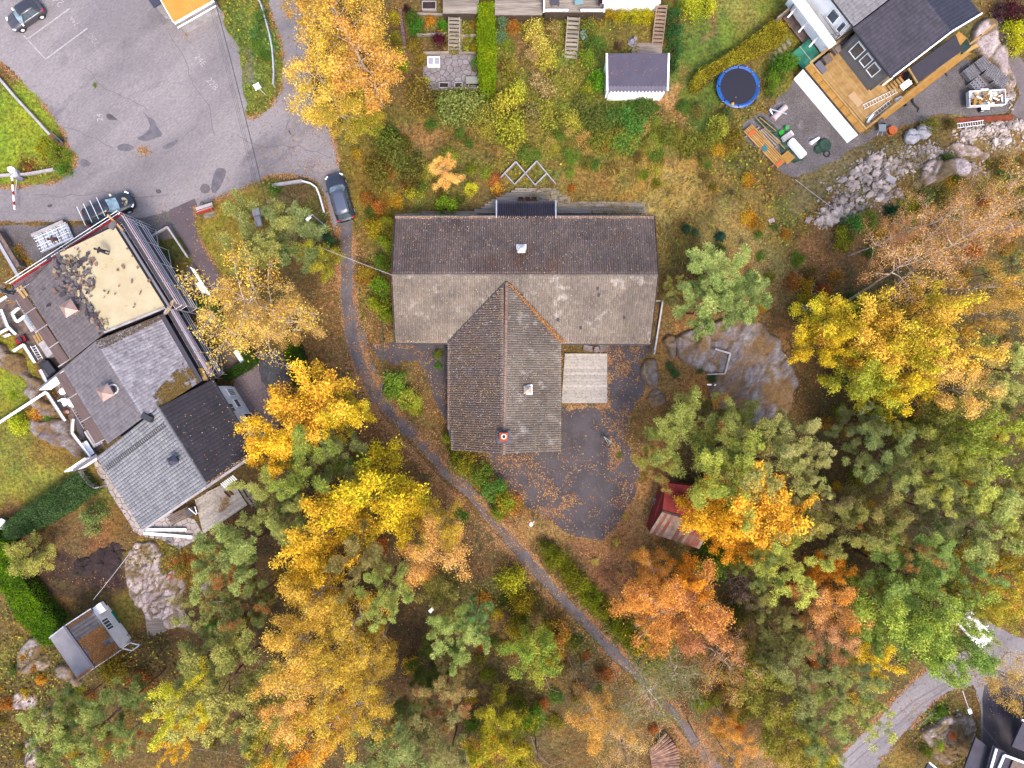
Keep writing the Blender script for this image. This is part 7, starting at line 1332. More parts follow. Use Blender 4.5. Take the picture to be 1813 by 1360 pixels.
dark_c=pm('dark_workwear',A(62,54,62),A(46,42,52),scale=4);brown_c=pm('brown_workwear',A(150,100,80),A(90,66,62),scale=3);teal_c=pm('teal_workwear',A(44,66,76),A(34,48,58),scale=4);hair_b=pm('black_hair',(.015,.013,.015));hair_d=pm('dark_cap',(.03,.03,.04))
p_=on_quad(q1e,196,450,.2);person('roofer in dark clothes bending forward on the cream stripped roof',p_,math.radians(165),.75,dark_c,hair_b,p_.z)
p_=P(110,424,.95);person('person in brown clothes bending over the trailer of scaffold frames',P(112,427,0),math.radians(190),.95,brown_c,hair_b,.06)
p_=P(24,516,4.0);person('person in dark teal clothes standing at the left scaffold corner',P(27,520,3.6),math.radians(140),.4,teal_c,hair_d,3.6)
MB()
fl=thing('scaffold_platform','small scaffold platform at the left corner of the stripped roof','platform',P(24,518));bar('platform_board',fl,P(14,526,3.57),P(38,510,3.57),1.1,.06,MATS['scaffold_board'])
for u,v in((12,520),(16,532),(34,502),(40,514)):p=P(u,v,3.6);MB().tube((p.x,p.y,0),(p.x,p.y,4.6),.03).build('standard',tube_m,fl)
# ---------------- rocks ----------------
rock_col=pm('rock_surface',(0,0,0),attr='col',fine=.3,fscale=6,bump=1.0,bscale=7,rough=.9)
RCOL={rock_mat.name:((168,156,152),(128,118,112),(132,104,66)),rock_pale.name:((212,194,192),(168,150,150),(126,106,76)),rock_purple.name:((160,154,156),(126,112,112),(140,110,74))}
def rock(label,outline,h,mat,cell=.28,rough=.35,seed=1,ax=0.0,bs=1.6,cw=.13):
 w=ragged([tuple(P(u,v,h*.3)[:2])for u,v in outline],.95,.35);xs=[p[0]for p in w];ys=[p[1]for p in w];cell*=.72
 gx_,gy_=np.arange(min(xs)-cell,max(xs)+2*cell,cell),np.arange(min(ys)-cell,max(ys)+2*cell,cell);X,Y=np.meshgrid(gx_,gy_);ins=inpoly(X,Y,w);k=max(1,int(.45/cell));E=blur(ins,k)*ins
 ca,sa=math.cos(ax),math.sin(ax);X2=X+(fbm(X,Y,1.1,3)-.5)*.9;Y2=Y+(fbm(X+7,Y,1.1,3)-.5)*.9;U=(X2*ca+Y2*sa)*.55;Vv=-X2*sa+Y2*ca
 nr=np.random.default_rng(seed);m=max(4,int(ins.sum()*cell*cell/bs));si=np.flatnonzero(ins.reshape(-1));si=nr.choice(si,min(m,len(si)),replace=False);su,sv_=U.reshape(-1)[si],Vv.reshape(-1)[si]
 D=np.sqrt((U[...,None]-su)**2+(Vv[...,None]-sv_)**2);o_=np.argsort(D,-1);d1=np.take_along_axis(D,o_[...,:1],-1)[...,0];d2=np.take_along_axis(D,o_[...,1:2],-1)[...,0]if m>1 else d1+1;c1_=o_[...,0]
 bh=nr.uniform(.45,1,m)[c1_];tx,ty=nr.normal(0,.16,m)[c1_],nr.normal(0,.16,m)[c1_];crack=np.clip((d2-d1)/cw,0,1)
 Z_=np.where(ins,h*np.clip(E*2.6-.9,-.15,1)*(.25+.62*bh)+((U-su[c1_])*tx+(Vv-sv_[c1_])*ty)*.6*(E>.8)+(fbm(X+seed,Y,1.5,4)-.5)*.28*h-(1-crack)*.2*(E>.5),-.25)
 ny,nx=X.shape;idx=np.arange(ny*nx).reshape(ny,nx);V=np.stack([X,Y,Z_],-1).reshape(-1,3);F=np.stack([idx[:-1,:-1],idx[:-1,1:],idx[1:,1:],idx[1:,:-1]],-1).reshape(-1,4)
 kk=ins.reshape(-1)[F].sum(1)>=1;F=F[kk];c=np.array([np.mean(xs),np.mean(ys),0])
 ca_,cb_,cm_=[np.array(A(*q,k=1.4 if mat is rock_pale else 1.25))for q in RCOL[mat.name]];bl_=nr.random(m)[c1_];t1=np.clip(bl_*.6+(fbm(U*2+seed,Vv*3.5,1.3,4)-.5)*2.4+.25,0,1)[...,None];C_=ca_*(1-t1)+cb_*t1
 ms=np.clip(np.maximum(1.15-(d2-d1)/(cw*1.5),(fbm(X2+seed*2,Y2,.45,3)-.54)*8)*(.35+1.1*fbm(X,Y,.9,3)),0,1);ms=np.maximum(ms,np.clip((.92-E)*2.6,0,.95)*np.clip((fbm(X,Y,1.2,3)-.2)*3,0,1))[...,None];C_=C_*(1-ms)+cm_*ms
 C_=C_*nr.uniform(.82,1.2,C_.shape[:2]+(1,));me=mesh_np('rock_outcrop',V-c,F,rock_col,{'col':('FLOAT_COLOR','POINT',np.concatenate([C_,np.ones(C_.shape[:2]+(1,))],-1).reshape(-1,4))});return tag(new_obj('rock_outcrop',me,None,Vector(c)),label,'rock')
rock('broad weathered rock slab with mossy streaks right of the yard',[(1192,596),(1225,584),(1262,570),(1300,558),(1345,570),(1380,602),(1404,645),(1410,690),(1396,730),(1372,750),(1320,748),(1285,735),(1262,700),(1272,668),(1235,662),(1200,643)],.75,rock_purple,.25,seed=2,ax=1.15,bs=2.6,cw=.2)
rock('narrow rock ledge at the edge of the asphalt beside the screen wall',[(1140,636),(1158,634),(1164,660),(1160,690),(1142,690),(1134,664)],.8,rock_mat,.2,seed=6)
rock('lower rock ledge beside the pine at the yard edge',[(1142,696),(1168,690),(1178,708),(1158,716),(1138,712)],.6,rock_mat,.2,seed=7);rock('small upright rock between the ledge and the mossy ground',[(1172,650),(1184,646),(1186,664),(1176,668)],.6,rock_mat,.18,seed=8)
rock('rounded rock step below the screen wall',[(1180,590),(1196,596),(1200,640),(1186,646),(1180,620)],.7,rock_mat,.2,seed=9)
rock('big pale rock hump among the rubble',[(1635,294),(1650,285),(1690,278),(1708,290),(1706,312),(1680,318),(1660,330),(1640,334),(1632,316)],1.2,rock_pale,.22,seed=11,ax=.2);rock('long pale rock ridge above the big hump',[(1668,258),(1690,252),(1720,262),(1760,272),(1748,284),(1714,276),(1688,276)],.9,rock_pale,.22,seed=12,ax=-.2)
rock('grey rock right of the big pale hump',[(1704,296),(1730,296),(1756,308),(1750,316),(1728,316),(1712,320)],.6,rock_mat,.22,seed=13);rock('flat square cut rock below the rubble',[(1574,322),(1606,322),(1608,344),(1610,366),(1592,356),(1578,346)],.5,rock_pale,.22,seed=14);rock('flat rock slab beside the square cut rock',[(1610,322),(1632,322),(1634,350),(1628,358),(1618,344)],.5,rock_pale,.22,seed=15)
rock('dark upright rock near the tall conifer',[(1768,300),(1782,290),(1794,306),(1784,340),(1774,352),(1766,330)],.9,rock_purple,.2,seed=16);rock('small pale rock lying in the heather',[(1706,348),(1722,346),(1732,362),(1720,372),(1708,360)],.5,rock_pale,.2,seed=17)
rock('rock face left of the terraces',[(0,610),(22,622),(40,640),(62,660),(78,690),(92,712),(78,722),(56,716),(44,700),(40,672),(20,650),(-30,640),(-30,600)],.9,rock_mat,.25,seed=21,ax=-.8);rock('dark rock face below the white railed terrace',[(44,742),(80,748),(104,735),(126,760),(142,790),(144,812),(120,808),(84,790),(56,768)],.9,rock_purple,.25,seed=22,ax=-.4);rock('dark rock between the two railings',[(62,704),(88,696),(102,712),(108,736),(84,742),(66,730)],.7,rock_purple,.22,seed=23)
rock('grey boulder ridge beside the annex',[(32,1150),(50,1132),(68,1138),(66,1160),(58,1190),(40,1196),(30,1176)],.9,rock_mat,.2,seed=24,ax=1);rock('grey boulder left below the annex',[(60,1166),(76,1160),(86,1172),(76,1186),(64,1184)],.7,rock_pale,.2,seed=25);rock('cracked rock under the annex corner',[(104,1180),(124,1176),(142,1196),(152,1216),(138,1226),(116,1214),(102,1200)],.7,rock_mat,.2,seed=26)
rock('pale rock in the lower left undergrowth',[(28,1226),(46,1222),(62,1240),(64,1256),(44,1254),(30,1242)],.6,rock_pale,.2,seed=27);rock('long pale rock at the bottom left',[(40,1318),(56,1304),(72,1324),(76,1352),(66,1366),(50,1362)],.8,rock_pale,.2,seed=28,ax=1.2);rock('pale rock strip beside the bottom left pines',[(76,1242),(92,1232),(98,1262),(86,1300),(74,1310),(68,1280)],.6,rock_pale,.2,seed=29)
rock('stony bank beside the lower road',[(1634,1300),(1668,1284),(1700,1256),(1722,1262),(1728,1290),(1724,1322),(1706,1346),(1680,1352),(1640,1346)],.8,rock_mat,.2,seed=31,ax=-.9,bs=.7);rock('pale ledge along the top of the stony bank',[(1640,1294),(1664,1276),(1690,1262),(1698,1270),(1668,1290),(1646,1304)],.8,rock_pale,.2,seed=32,ax=.5);rock('small pale rock below the blocky rock',[(346,1038),(372,1012),(394,1010),(390,1026),(372,1056),(362,1058)],.5,rock_pale,.2,seed=33)
rock('jagged pale rock bank along the narrow path at the right',[(1738,44),(1752,34),(1762,50),(1770,80),(1782,120),(1792,150),(1786,162),(1770,140),(1752,118),(1736,92),(1728,70)],.8,rock_pale,.2,seed=34,ax=-1.2)
rock('pink fractured rock split into blocks below the flagstone terrace',[(238,950),(262,952),(290,962),(300,985),(290,1010),(318,1010),(332,1040),(330,1070),(338,1100),(356,1110),(350,1124),(322,1118),(300,1110),(280,1096),(256,1084),(240,1066),(226,1052),(218,1040),(224,1000)],.6,rock_pale,.16,seed=41,ax=1.0,bs=.42,cw=.09)
# ---------------- rubble ----------------
STM=[]
for j in range(7):
 bq=bmesh.new();bmesh.ops.create_icosphere(bq,subdivisions=1,radius=1);rs2=random.Random(j)
 for v in bq.verts:v.co*=rs2.uniform(.75,1.15);v.co.z*=.62
 for _ in range(3):
  d=Vector((rs2.gauss(0,1),rs2.gauss(0,1),rs2.gauss(0,1))).normalized()
  for v in bq.verts:
   k=v.co.dot(d)-.62
   if k>0:v.co-=d*k
 me=bpy.data.meshes.new('stone');bq.to_mesh(me);bq.free();me.materials.append(stone_mat);STM.append(me)
def rubble(label,zones,nbig,nsmall,loc,smin=.22,smax=.55):
 o=thing('stone_pile',label,'stone pile',P(*loc))
 for i in range(nbig):
  z=zones[R.randrange(len(zones))];u,v=R.gauss(z[0],z[2]*.5),R.gauss(z[1],z[3]*.5);s=R.uniform(smin,smax)*R.choice([.7,1,1]);q=new_obj('stone',STM[R.randrange(7)],o,G(u,v)+Vector((0,0,s*.3))-org(o));q.rotation_euler=(R.gauss(0,.4),R.gauss(0,.4),R.uniform(0,6.3));q.scale=(s,s*R.uniform(.55,1),s*R.uniform(.6,1))
 V=[];F=[];sm=STM[0];bv=np.array([tuple(x.co)for x in sm.vertices]);bf=np.array([tuple(p.vertices)for p in sm.polygons])
 for i in range(nsmall):
  z=zones[R.randrange(len(zones))];p=G(R.gauss(z[0],z[2]*.6),R.gauss(z[1],z[3]*.6));s=R.uniform(.07,.2);e=Euler((R.uniform(0,6),R.uniform(0,6),R.uniform(0,6))).to_matrix();V.append((bv*s)@np.array(e).T+np.array(tuple(p-org(o))));F.append(bf+len(bv)*i)
 q=new_obj('small_stones',mesh_np('small_stones',np.vstack(V),np.vstack(F),stone_mat),o);q['kind']='stuff'
rubble('large pile of broken pale stones on the slope below the gravel yard',[(1515,335,40,26),(1500,362,30,20),(1540,310,30,18),(1560,340,20,26),(1548,290,24,16),(1485,378,26,12),(1575,300,30,20),(1460,392,16,10)],230,1300,(1520,335))
rubble('scattered broken stones between the builders bags and the big hump',[(1605,272,30,14),(1640,268,24,12),(1630,290,24,14),(1590,300,20,14),(1660,276,26,12),(1720,300,30,14)],80,900,(1615,280),.14,.38);rubble('band of broken stones below the rusty beam',[(1716,236,28,9),(1760,228,26,9),(1796,222,22,9),(1708,246,12,8),(1770,250,26,14)],110,700,(1745,232),.18,.45)
rubble('stones along the edge of the narrow right hand path',[(1748,66,9,22),(1764,100,9,24),(1776,140,9,20),(1788,170,6,16)],50,200,(1765,110),.16,.4);rubble('loose stones around the stony bank by the lower road',[(1690,1282,22,20),(1660,1300,24,8),(1712,1300,10,24)],50,160,(1690,1290),.16,.4)
tag(MB().box(P(1577,318,.4),(.95,.62,.2),-.5).build('white_slab',white_dirty),'bright white slab lying on the edge of the rubble','slab');tag(MB().box(G(1364,392)+Vector((0,0,.1)),(.6,.4,.2),.4).build('field_stone',rock_pale),'pale field stone in the grass below the gravel yard','stone');tag(MB().box(G(1430,390)+Vector((0,0,.1)),(.7,.45,.25),.9).build('field_stone',rock_pale),'pinkish field stone left of the rubble in the grass','stone')
gh=MB();c=P(490,657);n=28;rings=[(2.1,0),(1.8,.2),(1.4,.42),(1.0,.62),(.5,.78),(.05,.84)]
gh.add([c+Vector((rr*.85*(1+.06*math.sin(3*t+k)+R.gauss(0,.012))*math.cos(t),rr*1.02*(1+.05*math.cos(4*t+k))*math.sin(t),z+R.gauss(0,.025)))for k,(rr,z)in enumerate(rings)for t in[2*PI*i/n for i in range(n)]],[(k*n+i,k*n+(i+1)%n,(k+1)*n+(i+1)%n,(k+1)*n+i)for k in range(5)for i in range(n)])
tag(gh.build('gravel_heap',pm('dark_gravel',A(134,132,136),A(112,112,116),scale=2,fine=.35,fscale=9,bump=1,bscale=20),smooth=True),'dark grey gravel heap on the courtyard beside the clipped hedge','gravel heap')
sh_=MB();c=P(162,1004)
for cu,cv,r_,h_ in((152,1002,1.3,.45),(186,996,1.9,.35),(205,975,1.2,.25)):
 c=P(cu,cv);rings=[(r_,0),(r_*.8,h_*.6),(r_*.45,h_*.95),(.05,h_)];n=20;sh_.add([c+Vector((rr*(1+R.gauss(0,.07))*math.cos(t),rr*.9*(1+R.gauss(0,.07))*math.sin(t),z+R.gauss(0,.05)))for rr,z in rings for t in[2*PI*i/n for i in range(n)]],[(k*n+i,k*n+(i+1)%n,(k+1)*n+(i+1)%n,(k+1)*n+i)for k in range(3)for i in range(n)])
tag(sh_.build('soil_heap',soil_dark),'dark dug soil heaps in the garden beside the blocky rock','soil heap')
# ---------------- street things ----------------
def rail_line(name,label,cat,pts,z,w,h,m,post=None,pstep=2.0):
 o=thing(name,label,cat,P(*pts[len(pts)//2]));q=[P(u,v,z)for u,v in pts]
 for i in range(len(q)-1):bar('rail',o,q[i],q[i+1]+(q[i+1]-q[i]).normalized()*.02,w,h,m)
 if post:
  for i in range(len(q)):MB().box((q[i].x,q[i].y,z/2),(.12,.12,z)).build('post',post,o)
 return o
rail_line('crash_barrier','curved steel crash barrier along the verge at the top of the street','crash barrier',[(455,-8),(463,10),(470,34),(477,60),(482,85),(484,110),(485,130),(484,150)],.7,.12,.3,metal_grey,metal_grey)
rail_line('wooden_barrier','long pale timber barrier beside the upper left lawn','barrier',[(-20,118),(0,140),(30,175),(60,207),(88,238)],.5,.22,.3,white_dirty,wood_grey);rail_line('wooden_barrier','pale timber barrier along the lower edge of the upper left lawn','barrier',[(-20,312),(20,310),(45,309),(70,305),(95,300)],.5,.25,.3,white_dirty,wood_grey)
rail_line('stone_edging','pale stone edging curling round the small verge above the black car','edging',[(482,329),(500,326),(521,323),(535,321)],.25,.3,.35,white_dirty);rail_line('crash_barrier','short steel crash barrier left of the black car','crash barrier',[(535,321),(550,325),(560,332),(566,346),(570,360),(574,375)],.6,.14,.3,metal_light,metal_grey)
item('street_bench','brown bench at the end of the timber barrier','bench',[('seat',MB().beam(P(89,238,.45),P(110,258,.45),.5,.06),MATS['box_wood']),('backrest',MB().beam(P(92,234,.7),P(113,254,.7),.06,.4),wood_deck_brown),('leg',MB().box(P(92,240,.2),(.4,.08,.4),-.8),metal_dark),('leg',MB().box(P(107,255,.2),(.4,.08,.4),-.8),metal_dark)],P(100,248));item('litter_bin','small green litter bin behind the brown bench','bin',[('bin',MB().cyl(P(110,250,0),.22,.75,12,.25),tarp),('rim',MB().torus(P(110,250,.75),.25,.03,12),metal_dark)],P(110,250))
bg_=thing('road_barrier','white and red boom barrier with round sign over the road at the left','barrier',P(26,308));bar('boom',bg_,P(21,312,1.05),P(26,371,.95),.12,.12,white_paint)
for k in(1,3,5):bar('red_band',bg_,P(21+k*.75,312+k*9,1.05),P(21.4+k*.75,318+k*9,1.05),.13,.13,red_board)
bar('strut',bg_,P(30,318,.9),P(27,343,.9),.06,.06,metal_grey);MB().box(P(29,308,.8),(.5,.7,.5),.3).build('housing',metal_grey,bg_);MB().box(P(34,316,.7),(.9,.3,.3),-.25).build('counterweight',MATS['slate_plastic'],bg_);MB().box(P(27,310,.6),(.14,.14,1.2)).build('post',metal_grey,bg_)
MB().tube(P(20,300,1.9),P(20,300,1.94)+Vector((.0,-.04,.03)),.3,n=20).build('round_sign',metal_light,bg_);MB().tube(P(24,306,0),P(21,302,1.9),.035).build('sign_post',metal_grey,bg_)
def lamp(label,base,h,head,hl=.7,col=None):
 b=G(*base)if base else Vector((*P(*head,h)[:2],0))+Vector((.25,.25,0));o=thing('lamp_post',label,'lamp post',b);t=P(*head,h);MB().tube(b,Vector((b.x,b.y,h)),.06,.045,8).build('pole',metal_grey,o);MB().tube(Vector((b.x,b.y,h)),t,.035,.03,6).build('arm',metal_grey,o)
 d=(Vector((t.x,t.y,0))-Vector((b.x,b.y,0)));d=d.normalized()if d.length>.05 else Vector((1,0,0));MB().beam(t-d*.1,t+d*hl,.28,.12).build('lamp_head',col or white_paint,o);return o
sg=thing('road_sign','small white square sign with black frame on a thin post on the verge','sign',G(472,170));top_s=P(455,153,2.2);MB().tube(G(472,170),top_s,.03).build('post',metal_light,sg)
bd=MB().box(top_s,(.62,.62,.04),.5).build('board',white_paint,sg)
for a_ in range(4):M=rotz(.5+a_*PI/2);sub(bd,MB().box(top_s+M@Vector((.28,0,.025)),(.04,.46,.012),.5+a_*PI/2),'border',metal_dark)
for dy,ln in((.1,.2),(-.02,.26),(-.14,.12)):sub(bd,MB().box(top_s+rotz(.5)@Vector((0,dy,.025)),(ln,.05,.012),.5),'symbol',metal_dark)
lamp('lamp post with white head among the pines in the lower middle',None,6.5,(766,1078),.4);lamp('lamp post with white head beside the lower road',(1634,1176),6.0,(1716,1257),.35)
lamp('lamp post with white head beside the black car',None,5.2,(548,385),.4);lamp('short lamp beside the footpath below the yard',None,2.2,(941,928),.2);rail_line('thin_rail','thin green metal rail between the side yard and the footpath','rail',[(677,560),(678,600),(680,663)],.9,.07,.07,tarp,tarp);rail_line('thin_rail','thin brown rail running down past the bushes left of the tiled house','rail',[(673,400),(675,450),(677,500),(677,556)],.9,.06,.06,bark_grey,bark_grey)
mbx=thing('mailbox_rack','red mailbox rack with white board on the verge by the driveway','mailbox rack',P(368,372))
bar('roof_board',mbx,P(347,370,1.5),P(376,361,1.5),.3,.05,white_dirty);bar('front_board',mbx,P(349,375,1.3),P(377,366,1.3),.06,.12,white_dirty)
for k in range(5):MB().box(P(353+k*5,374-k*1.7,1.1),(.26,.5,.4),.3).build('mailbox',pm('red_box',A(226,90,70),A(206,70,56),scale=3),mbx)
for u,v in((354,378),(376,372)):MB().box(P(u,v,.55),(.1,.1,1.1)).build('post',wood_grey,mbx)
bar('base_plank',mbx,P(362,384,.1),P(382,378,.1),.5,.1,wood_grey)
def wire(label,pts,r=.02,m=None,sag=.4):
 a,b=pts;A_,B_=P(*a),P(*b);q=[A_.lerp(B_,i/12)-Vector((0,0,sag*4*(i/12)*(1-i/12)))for i in range(13)];return tag(MB().path(q,r,4).build('overhead_wire',m or metal_dark),label,'wire')
wire('thickest overhead wire crossing the street towards the driveway',((372,-30,7.5),(478,390,6.5)),.035);
for k,lab in enumerate(('overhead wire left of the thick one over the street','middle thin overhead wire over the street','leftmost thin overhead wire over the street')):wire(lab,((366-k*3,-30,7.5),(470-k*3,390,6.5)),.012)
wire('pale service wire from the green tree to the tiled house',((560,435,5.5),(694,487,4.9)),.03,white_dirty);wire('upper overhead wire at the lower road',((1560,1130,7),(1726,1225,6)),.05,bark_grey);wire('thin overhead wire running to the lower right roofs',((1722,1262,5),(1790,1345,5)),.01,metal_dark);wire('garden wire from the annex to the terrace',((165,1062,1.4),(228,982,1.2)),.02,metal_grey,.1)
wire('rope fence line across the grass left of the rubble',((1408,318,.9),(1500,386,.9)),.03,white_dirty,.1)
item('manhole_cover','round manhole cover in the road','manhole',[('cover',MB().cyl(P(363,334,.018),.42,.02,24),pm('iron_cover',A(140,130,136),A(124,114,120),scale=6)),('ring',MB().torus(P(363,334,.03),.45,.03,24,5),asphalt_patch)],P(363,334));item('well_cover','small round grey well cover in the dry grass','well cover',[('cover',MB().cyl(P(1098,337,.02),.28,.12,18),rock_mat),('ring',MB().torus(P(1098,337,.12),.3,.05,18,5),metal_grey)],P(1098,337))
wf=thing('garden_fence','white board fence enclosing the small dark lawn below the scaffold','fence',P(297,415))
for a,b in(((256,426),(297,402)),((297,402),(333,456))):
 for k in range(3):bar('fence_board',wf,P(*a,1.0-k*.33),P(*b,1.0-k*.33),.16 if k==0 else .05,.28,white_dirty)
wt=thing('garden_trellis','white slatted screen beside the entrance paving','screen',P(356,505))
for k in range(20):p=P(341,476,.9).lerp(P(370,522,.9),k/19);bar('slat',wt,p-Vector((.22,-.14,0)),p+Vector((.22,-.14,0)),.08,.05,white_paint)
bar('rail',wt,P(341,476,.84),P(370,522,.84),.08,.06,white_dirty)
for nm,lab,c_,rz in(('garden_bench','white bench in front of the white slatted screen',(357,510),-1.0),('garden_bench','white bench against the low hedge of the lower gravel square',(424,631),-1.0)):
 o=thing(nm,lab,'bench',P(*c_));c=P(*c_,.45);M=rotz(rz)
 for k in range(4):bar('seat_slat',o,c+M@Vector((-.65,-.2+k*.13,0)),c+M@Vector((.65,-.2+k*.13,0)),.11,.03,white_paint)
 bar('backrest',o,c+M@Vector((-.65,.33,.3)),c+M@Vector((.65,.33,.3)),.05,.4,white_paint)
 for i in(-1,1):bar('leg',o,c+M@Vector((i*.6,-.2,-.22)),c+M@Vector((i*.6,.25,-.22)),.06,.4,white_paint)
rail_line('white_stones','white covered sheet strip half hidden below the green pine','strip',[(441,452),(444,465),(448,477)],.3,.5,.2,white_dirty);item('covered_furniture','white covered furniture under the green pine','furniture',[('cover',MB().box(P(430,387,.5),(.6,1.0,1.0),.4).box(P(456,377,.5),(.7,.7,1.0),.2),white_dirty),('seat',MB().box(P(458,392,.3),(.6,1.0,.6),.2),white_dirty)],P(445,385))
wl=thing('white_railing','white board railing zigzag along the terraces at the left edge','railing',P(30,580))
for a,b in(((-20,545),(12,525)),((2,548),(14,578)),((14,578),(28,592)),((-20,600),(14,582)),((8,596),(18,592)),((24,622),(42,610)),((42,610),(62,642)),((22,555),(34,545)),((22,555),(30,570)),((30,570),(45,560)),((72,655),(86,682))):bar('rail_board',wl,P(*a,1.0),P(*b,1.0),.2,.12,white_paint);bar('lower_board',wl,P(*a,.5),P(*b,.5),.06,.7,white_dirty)
w2=thing('white_railing','long white railing running down to the left edge across the rock','railing',P(40,722))
bar('rail_board',w2,P(-10,754,.9),P(82,694,.9),.22,.12,white_paint);bar('lower_board',w2,P(-10,754,.45),P(82,694,.45),.06,.7,white_dirty)
for a,b in(((83,695),(116,745)),((130,742),(128,766)),((128,766),(160,808))):bar('rail_board',w2,P(*a,1.0),P(*b,1.0),.18,.12,white_paint);bar('lower_board',w2,P(*a,.5),P(*b,.5),.05,.7,white_dirty)
scn=thing('party_screen','tapering cream screen wall between the two left terraces','screen',P(90,675));MB().add([P(67,691,2.0),P(111,655,2.4),P(119,670,1.8),P(90,690,1.6),P(67,691,.1),P(111,655,.1),P(119,670,.1),P(90,690,.1)],[(0,1,2,3),(0,4,5,1),(1,5,6,2),(2,6,7,3),(3,7,4,0)]).build('screen_panel',wall_cream,scn);bar('cap',scn,P(66,691,2.05),P(112,654,2.45),.16,.06,MATS['blue_grey_ridge'])
sc2=thing('party_screen','grey capped cream screen wall at the corner of the square tiled house','screen',P(150,820));bar('panel',sc2,P(132,832,1.8),P(168,808,1.8),.1,3.0,wall_cream);bar('cap',sc2,P(130,833,3.32),P(172,806,3.6),.3,.06,MATS['blue_grey_ridge'])
rail_line('curved_screen','white slatted fence curving beside the dusty hedge','fence',[(142,834),(150,846),(160,858),(170,864),(178,862)],1.0,.08,.6,white_dirty,white_dirty,1)
st=pm('dark_step',A(110,104,116));ss=thing('stairs','narrow dark outdoor steps between the white railings','stairs',P(138,755))
for k in range(11):bar('tread',ss,P(132+k*.9,742+k*3.4,.9-k*.06),P(141+k*.9,741+k*3.4,.9-k*.06),.16,.05,st)
item('lawn_mower','red lawn mower on the left terrace','mower',[('deck',MB().beam(P(30,606,.35),P(46,598,.35),.5,.3),pm('mower_red',A(190,34,50))),('engine',MB().cyl(P(38,602,.5),.2,.25,12),metal_dark),('handle',MB().tube(P(40,598,.5),P(48,592,1.0),.02).tube(P(43,602,.5),P(51,596,1.0),.02),metal_dark)]+[('wheel',MB().tube(P(u,v,.15),P(u,v,.15)+Vector((.04,.06,0)),.14,n=12),black_rubber)for u,v in((30,601),(33,610),(44,593),(48,602))],P(38,602))
item('garden_grill','black grill cabinet at the lower end of the left terrace','grill',[('cabinet',MB().beam(P(77,640,.5),P(96,664,.5),.9,.8),pm('black_cabinet',A(60,58,64))),('lid',MB().beam(P(80,642,1.0),P(94,660,1.0),.7,.2),metal_dark),('shelf',MB().beam(P(74,656,.9),P(84,668,.9),.4,.04),pm('grey_shelf',A(130,124,132)))],P(86,652));item('timber_stack','stack of fresh timber on the left terrace under the canopy','timber',[('plank',MB().beam(P(60+k*4.5,594-k*2.6,.8),P(69+k*4.5,611-k*2.6,.8),.22,.06),wood_new)for k in range(5)],P(72,597));item('cabinet','pale cabinet beside the fresh timber stack','cabinet',[('body',MB().beam(P(78,606,.5),P(94,630,.5),.7,.9),white_dirty),('door',MB().beam(P(88,600,.6),P(102,622,.6),.06,.7),metal_dark)],P(86,618))
ladder('silver stepladder on the left terrace beside the timber',P(58,612,.9),P(72,636,.3),.45,6,metal_light,'stepladder');item('bed_frame','white bed frame and glass panes leaning under the canopy','frame',[('frame',MB().beam(P(44,556,1.0),P(62,584,1.0),.9,.05),white_dirty),('pane',MB().beam(P(46,558,1.06),P(58,576,1.06),.5,.03),pm('pale_glass',A(170,190,206),rough=.2))],P(52,570))
ladder('long pale ladder leaning along the canopy of the stripped roof house',P(26,520,1.5),P(68,590,1.2),.4,18,white_dirty);ladder('long pale ladder leaning along the lower canopy',P(106,680,1.4),P(152,758,1.2),.4,18,white_dirty)
item('round_table','round white table on the lower terrace','table',[('top',MB().cyl(P(111,693,.72),.35,.04,20),white_paint),('leg',MB().cyl(P(111,694,0),.05,.72,8),metal_grey),('foot',MB().cyl(P(111,694,0),.25,.03,12),metal_grey)],P(111,694));chair('white plastic chair beside the dark mat on the lower terrace',120,712,.02,.5,white_paint,.6);item('oval_table','white oval garden table under the lower canopy','table',[('top',MB().cyl(P(128,712,.74),.5,.04,20),white_paint),('leg',MB().cyl(P(126,714,0),.06,.72,8),white_paint)],P(128,713));tag(MB().beam(P(101,706,.05),P(112,726,.05),.9,.04).build('floor_mat',pm('slate_mat',A(104,102,112))),'slate grey mat on the lower terrace','mat');item('flower_pot','pink topped flower pot on the lower terrace','flower pot',[('pot',MB().cyl(P(119,729,0),.16,.3,12,.2),MATS['orange_plastic']),('plant',MB().cyl(P(119,729,.3),.2,.1,9,.1),MATS['pale_pink'])],P(119,729))
item('storage_box','long white storage box at the foot of the lower canopy','box',[('body',MB().beam(P(149,783,.3),P(163,805,.3),.55,.6),white_dirty),('lid',MB().beam(P(149,783,.62),P(163,805,.62),.6,.05),white_paint)],P(156,794));item('corrugated_cover','translucent pale cover under the end of the lower canopy','cover',[('sheet',MB().beam(P(150+k*4.2,764-k*2.2,1.8),P(168+k*4.2,792-k*2.2,1.8),.2,.04),white_dirty)for k in range(4)],P(164,776))
tub=thing('parasol_cover','white parasol cover at the far left edge','parasol',P(4,928));MB().cyl(P(2,928,.8),.55,.25,8,.05).build('canopy',white_paint,tub);MB().tube(P(2,928,0),P(2,928,1.2),.03).build('pole',metal_grey,tub)
pdk=deck('pale boarded deck on the patio below the black felt roof',[(365,872),(410,850),(438,894),(392,925)],.3,.15,wood_pale,'deck');deck('narrow boarded deck joining the flagstones',[(345,885),(366,873),(392,925),(360,945)],.16,.16,wood_pale,'deck')
tb=thing('garden_table','long brown slatted table beside the house wall on the flagstones','table',P(315,915))
for k in range(6):bar('slat',tb,P(296+k*1.6,916+k*2.6,.72),P(333+k*1.6,898+k*2.6,.72),.13,.03,wood_deck_brown)
for u,v in((300,922),(335,904),(306,930),(340,912)):MB().box(P(u,v,.35),(.07,.07,.7)).build('leg',wood_deck_brown,tb)
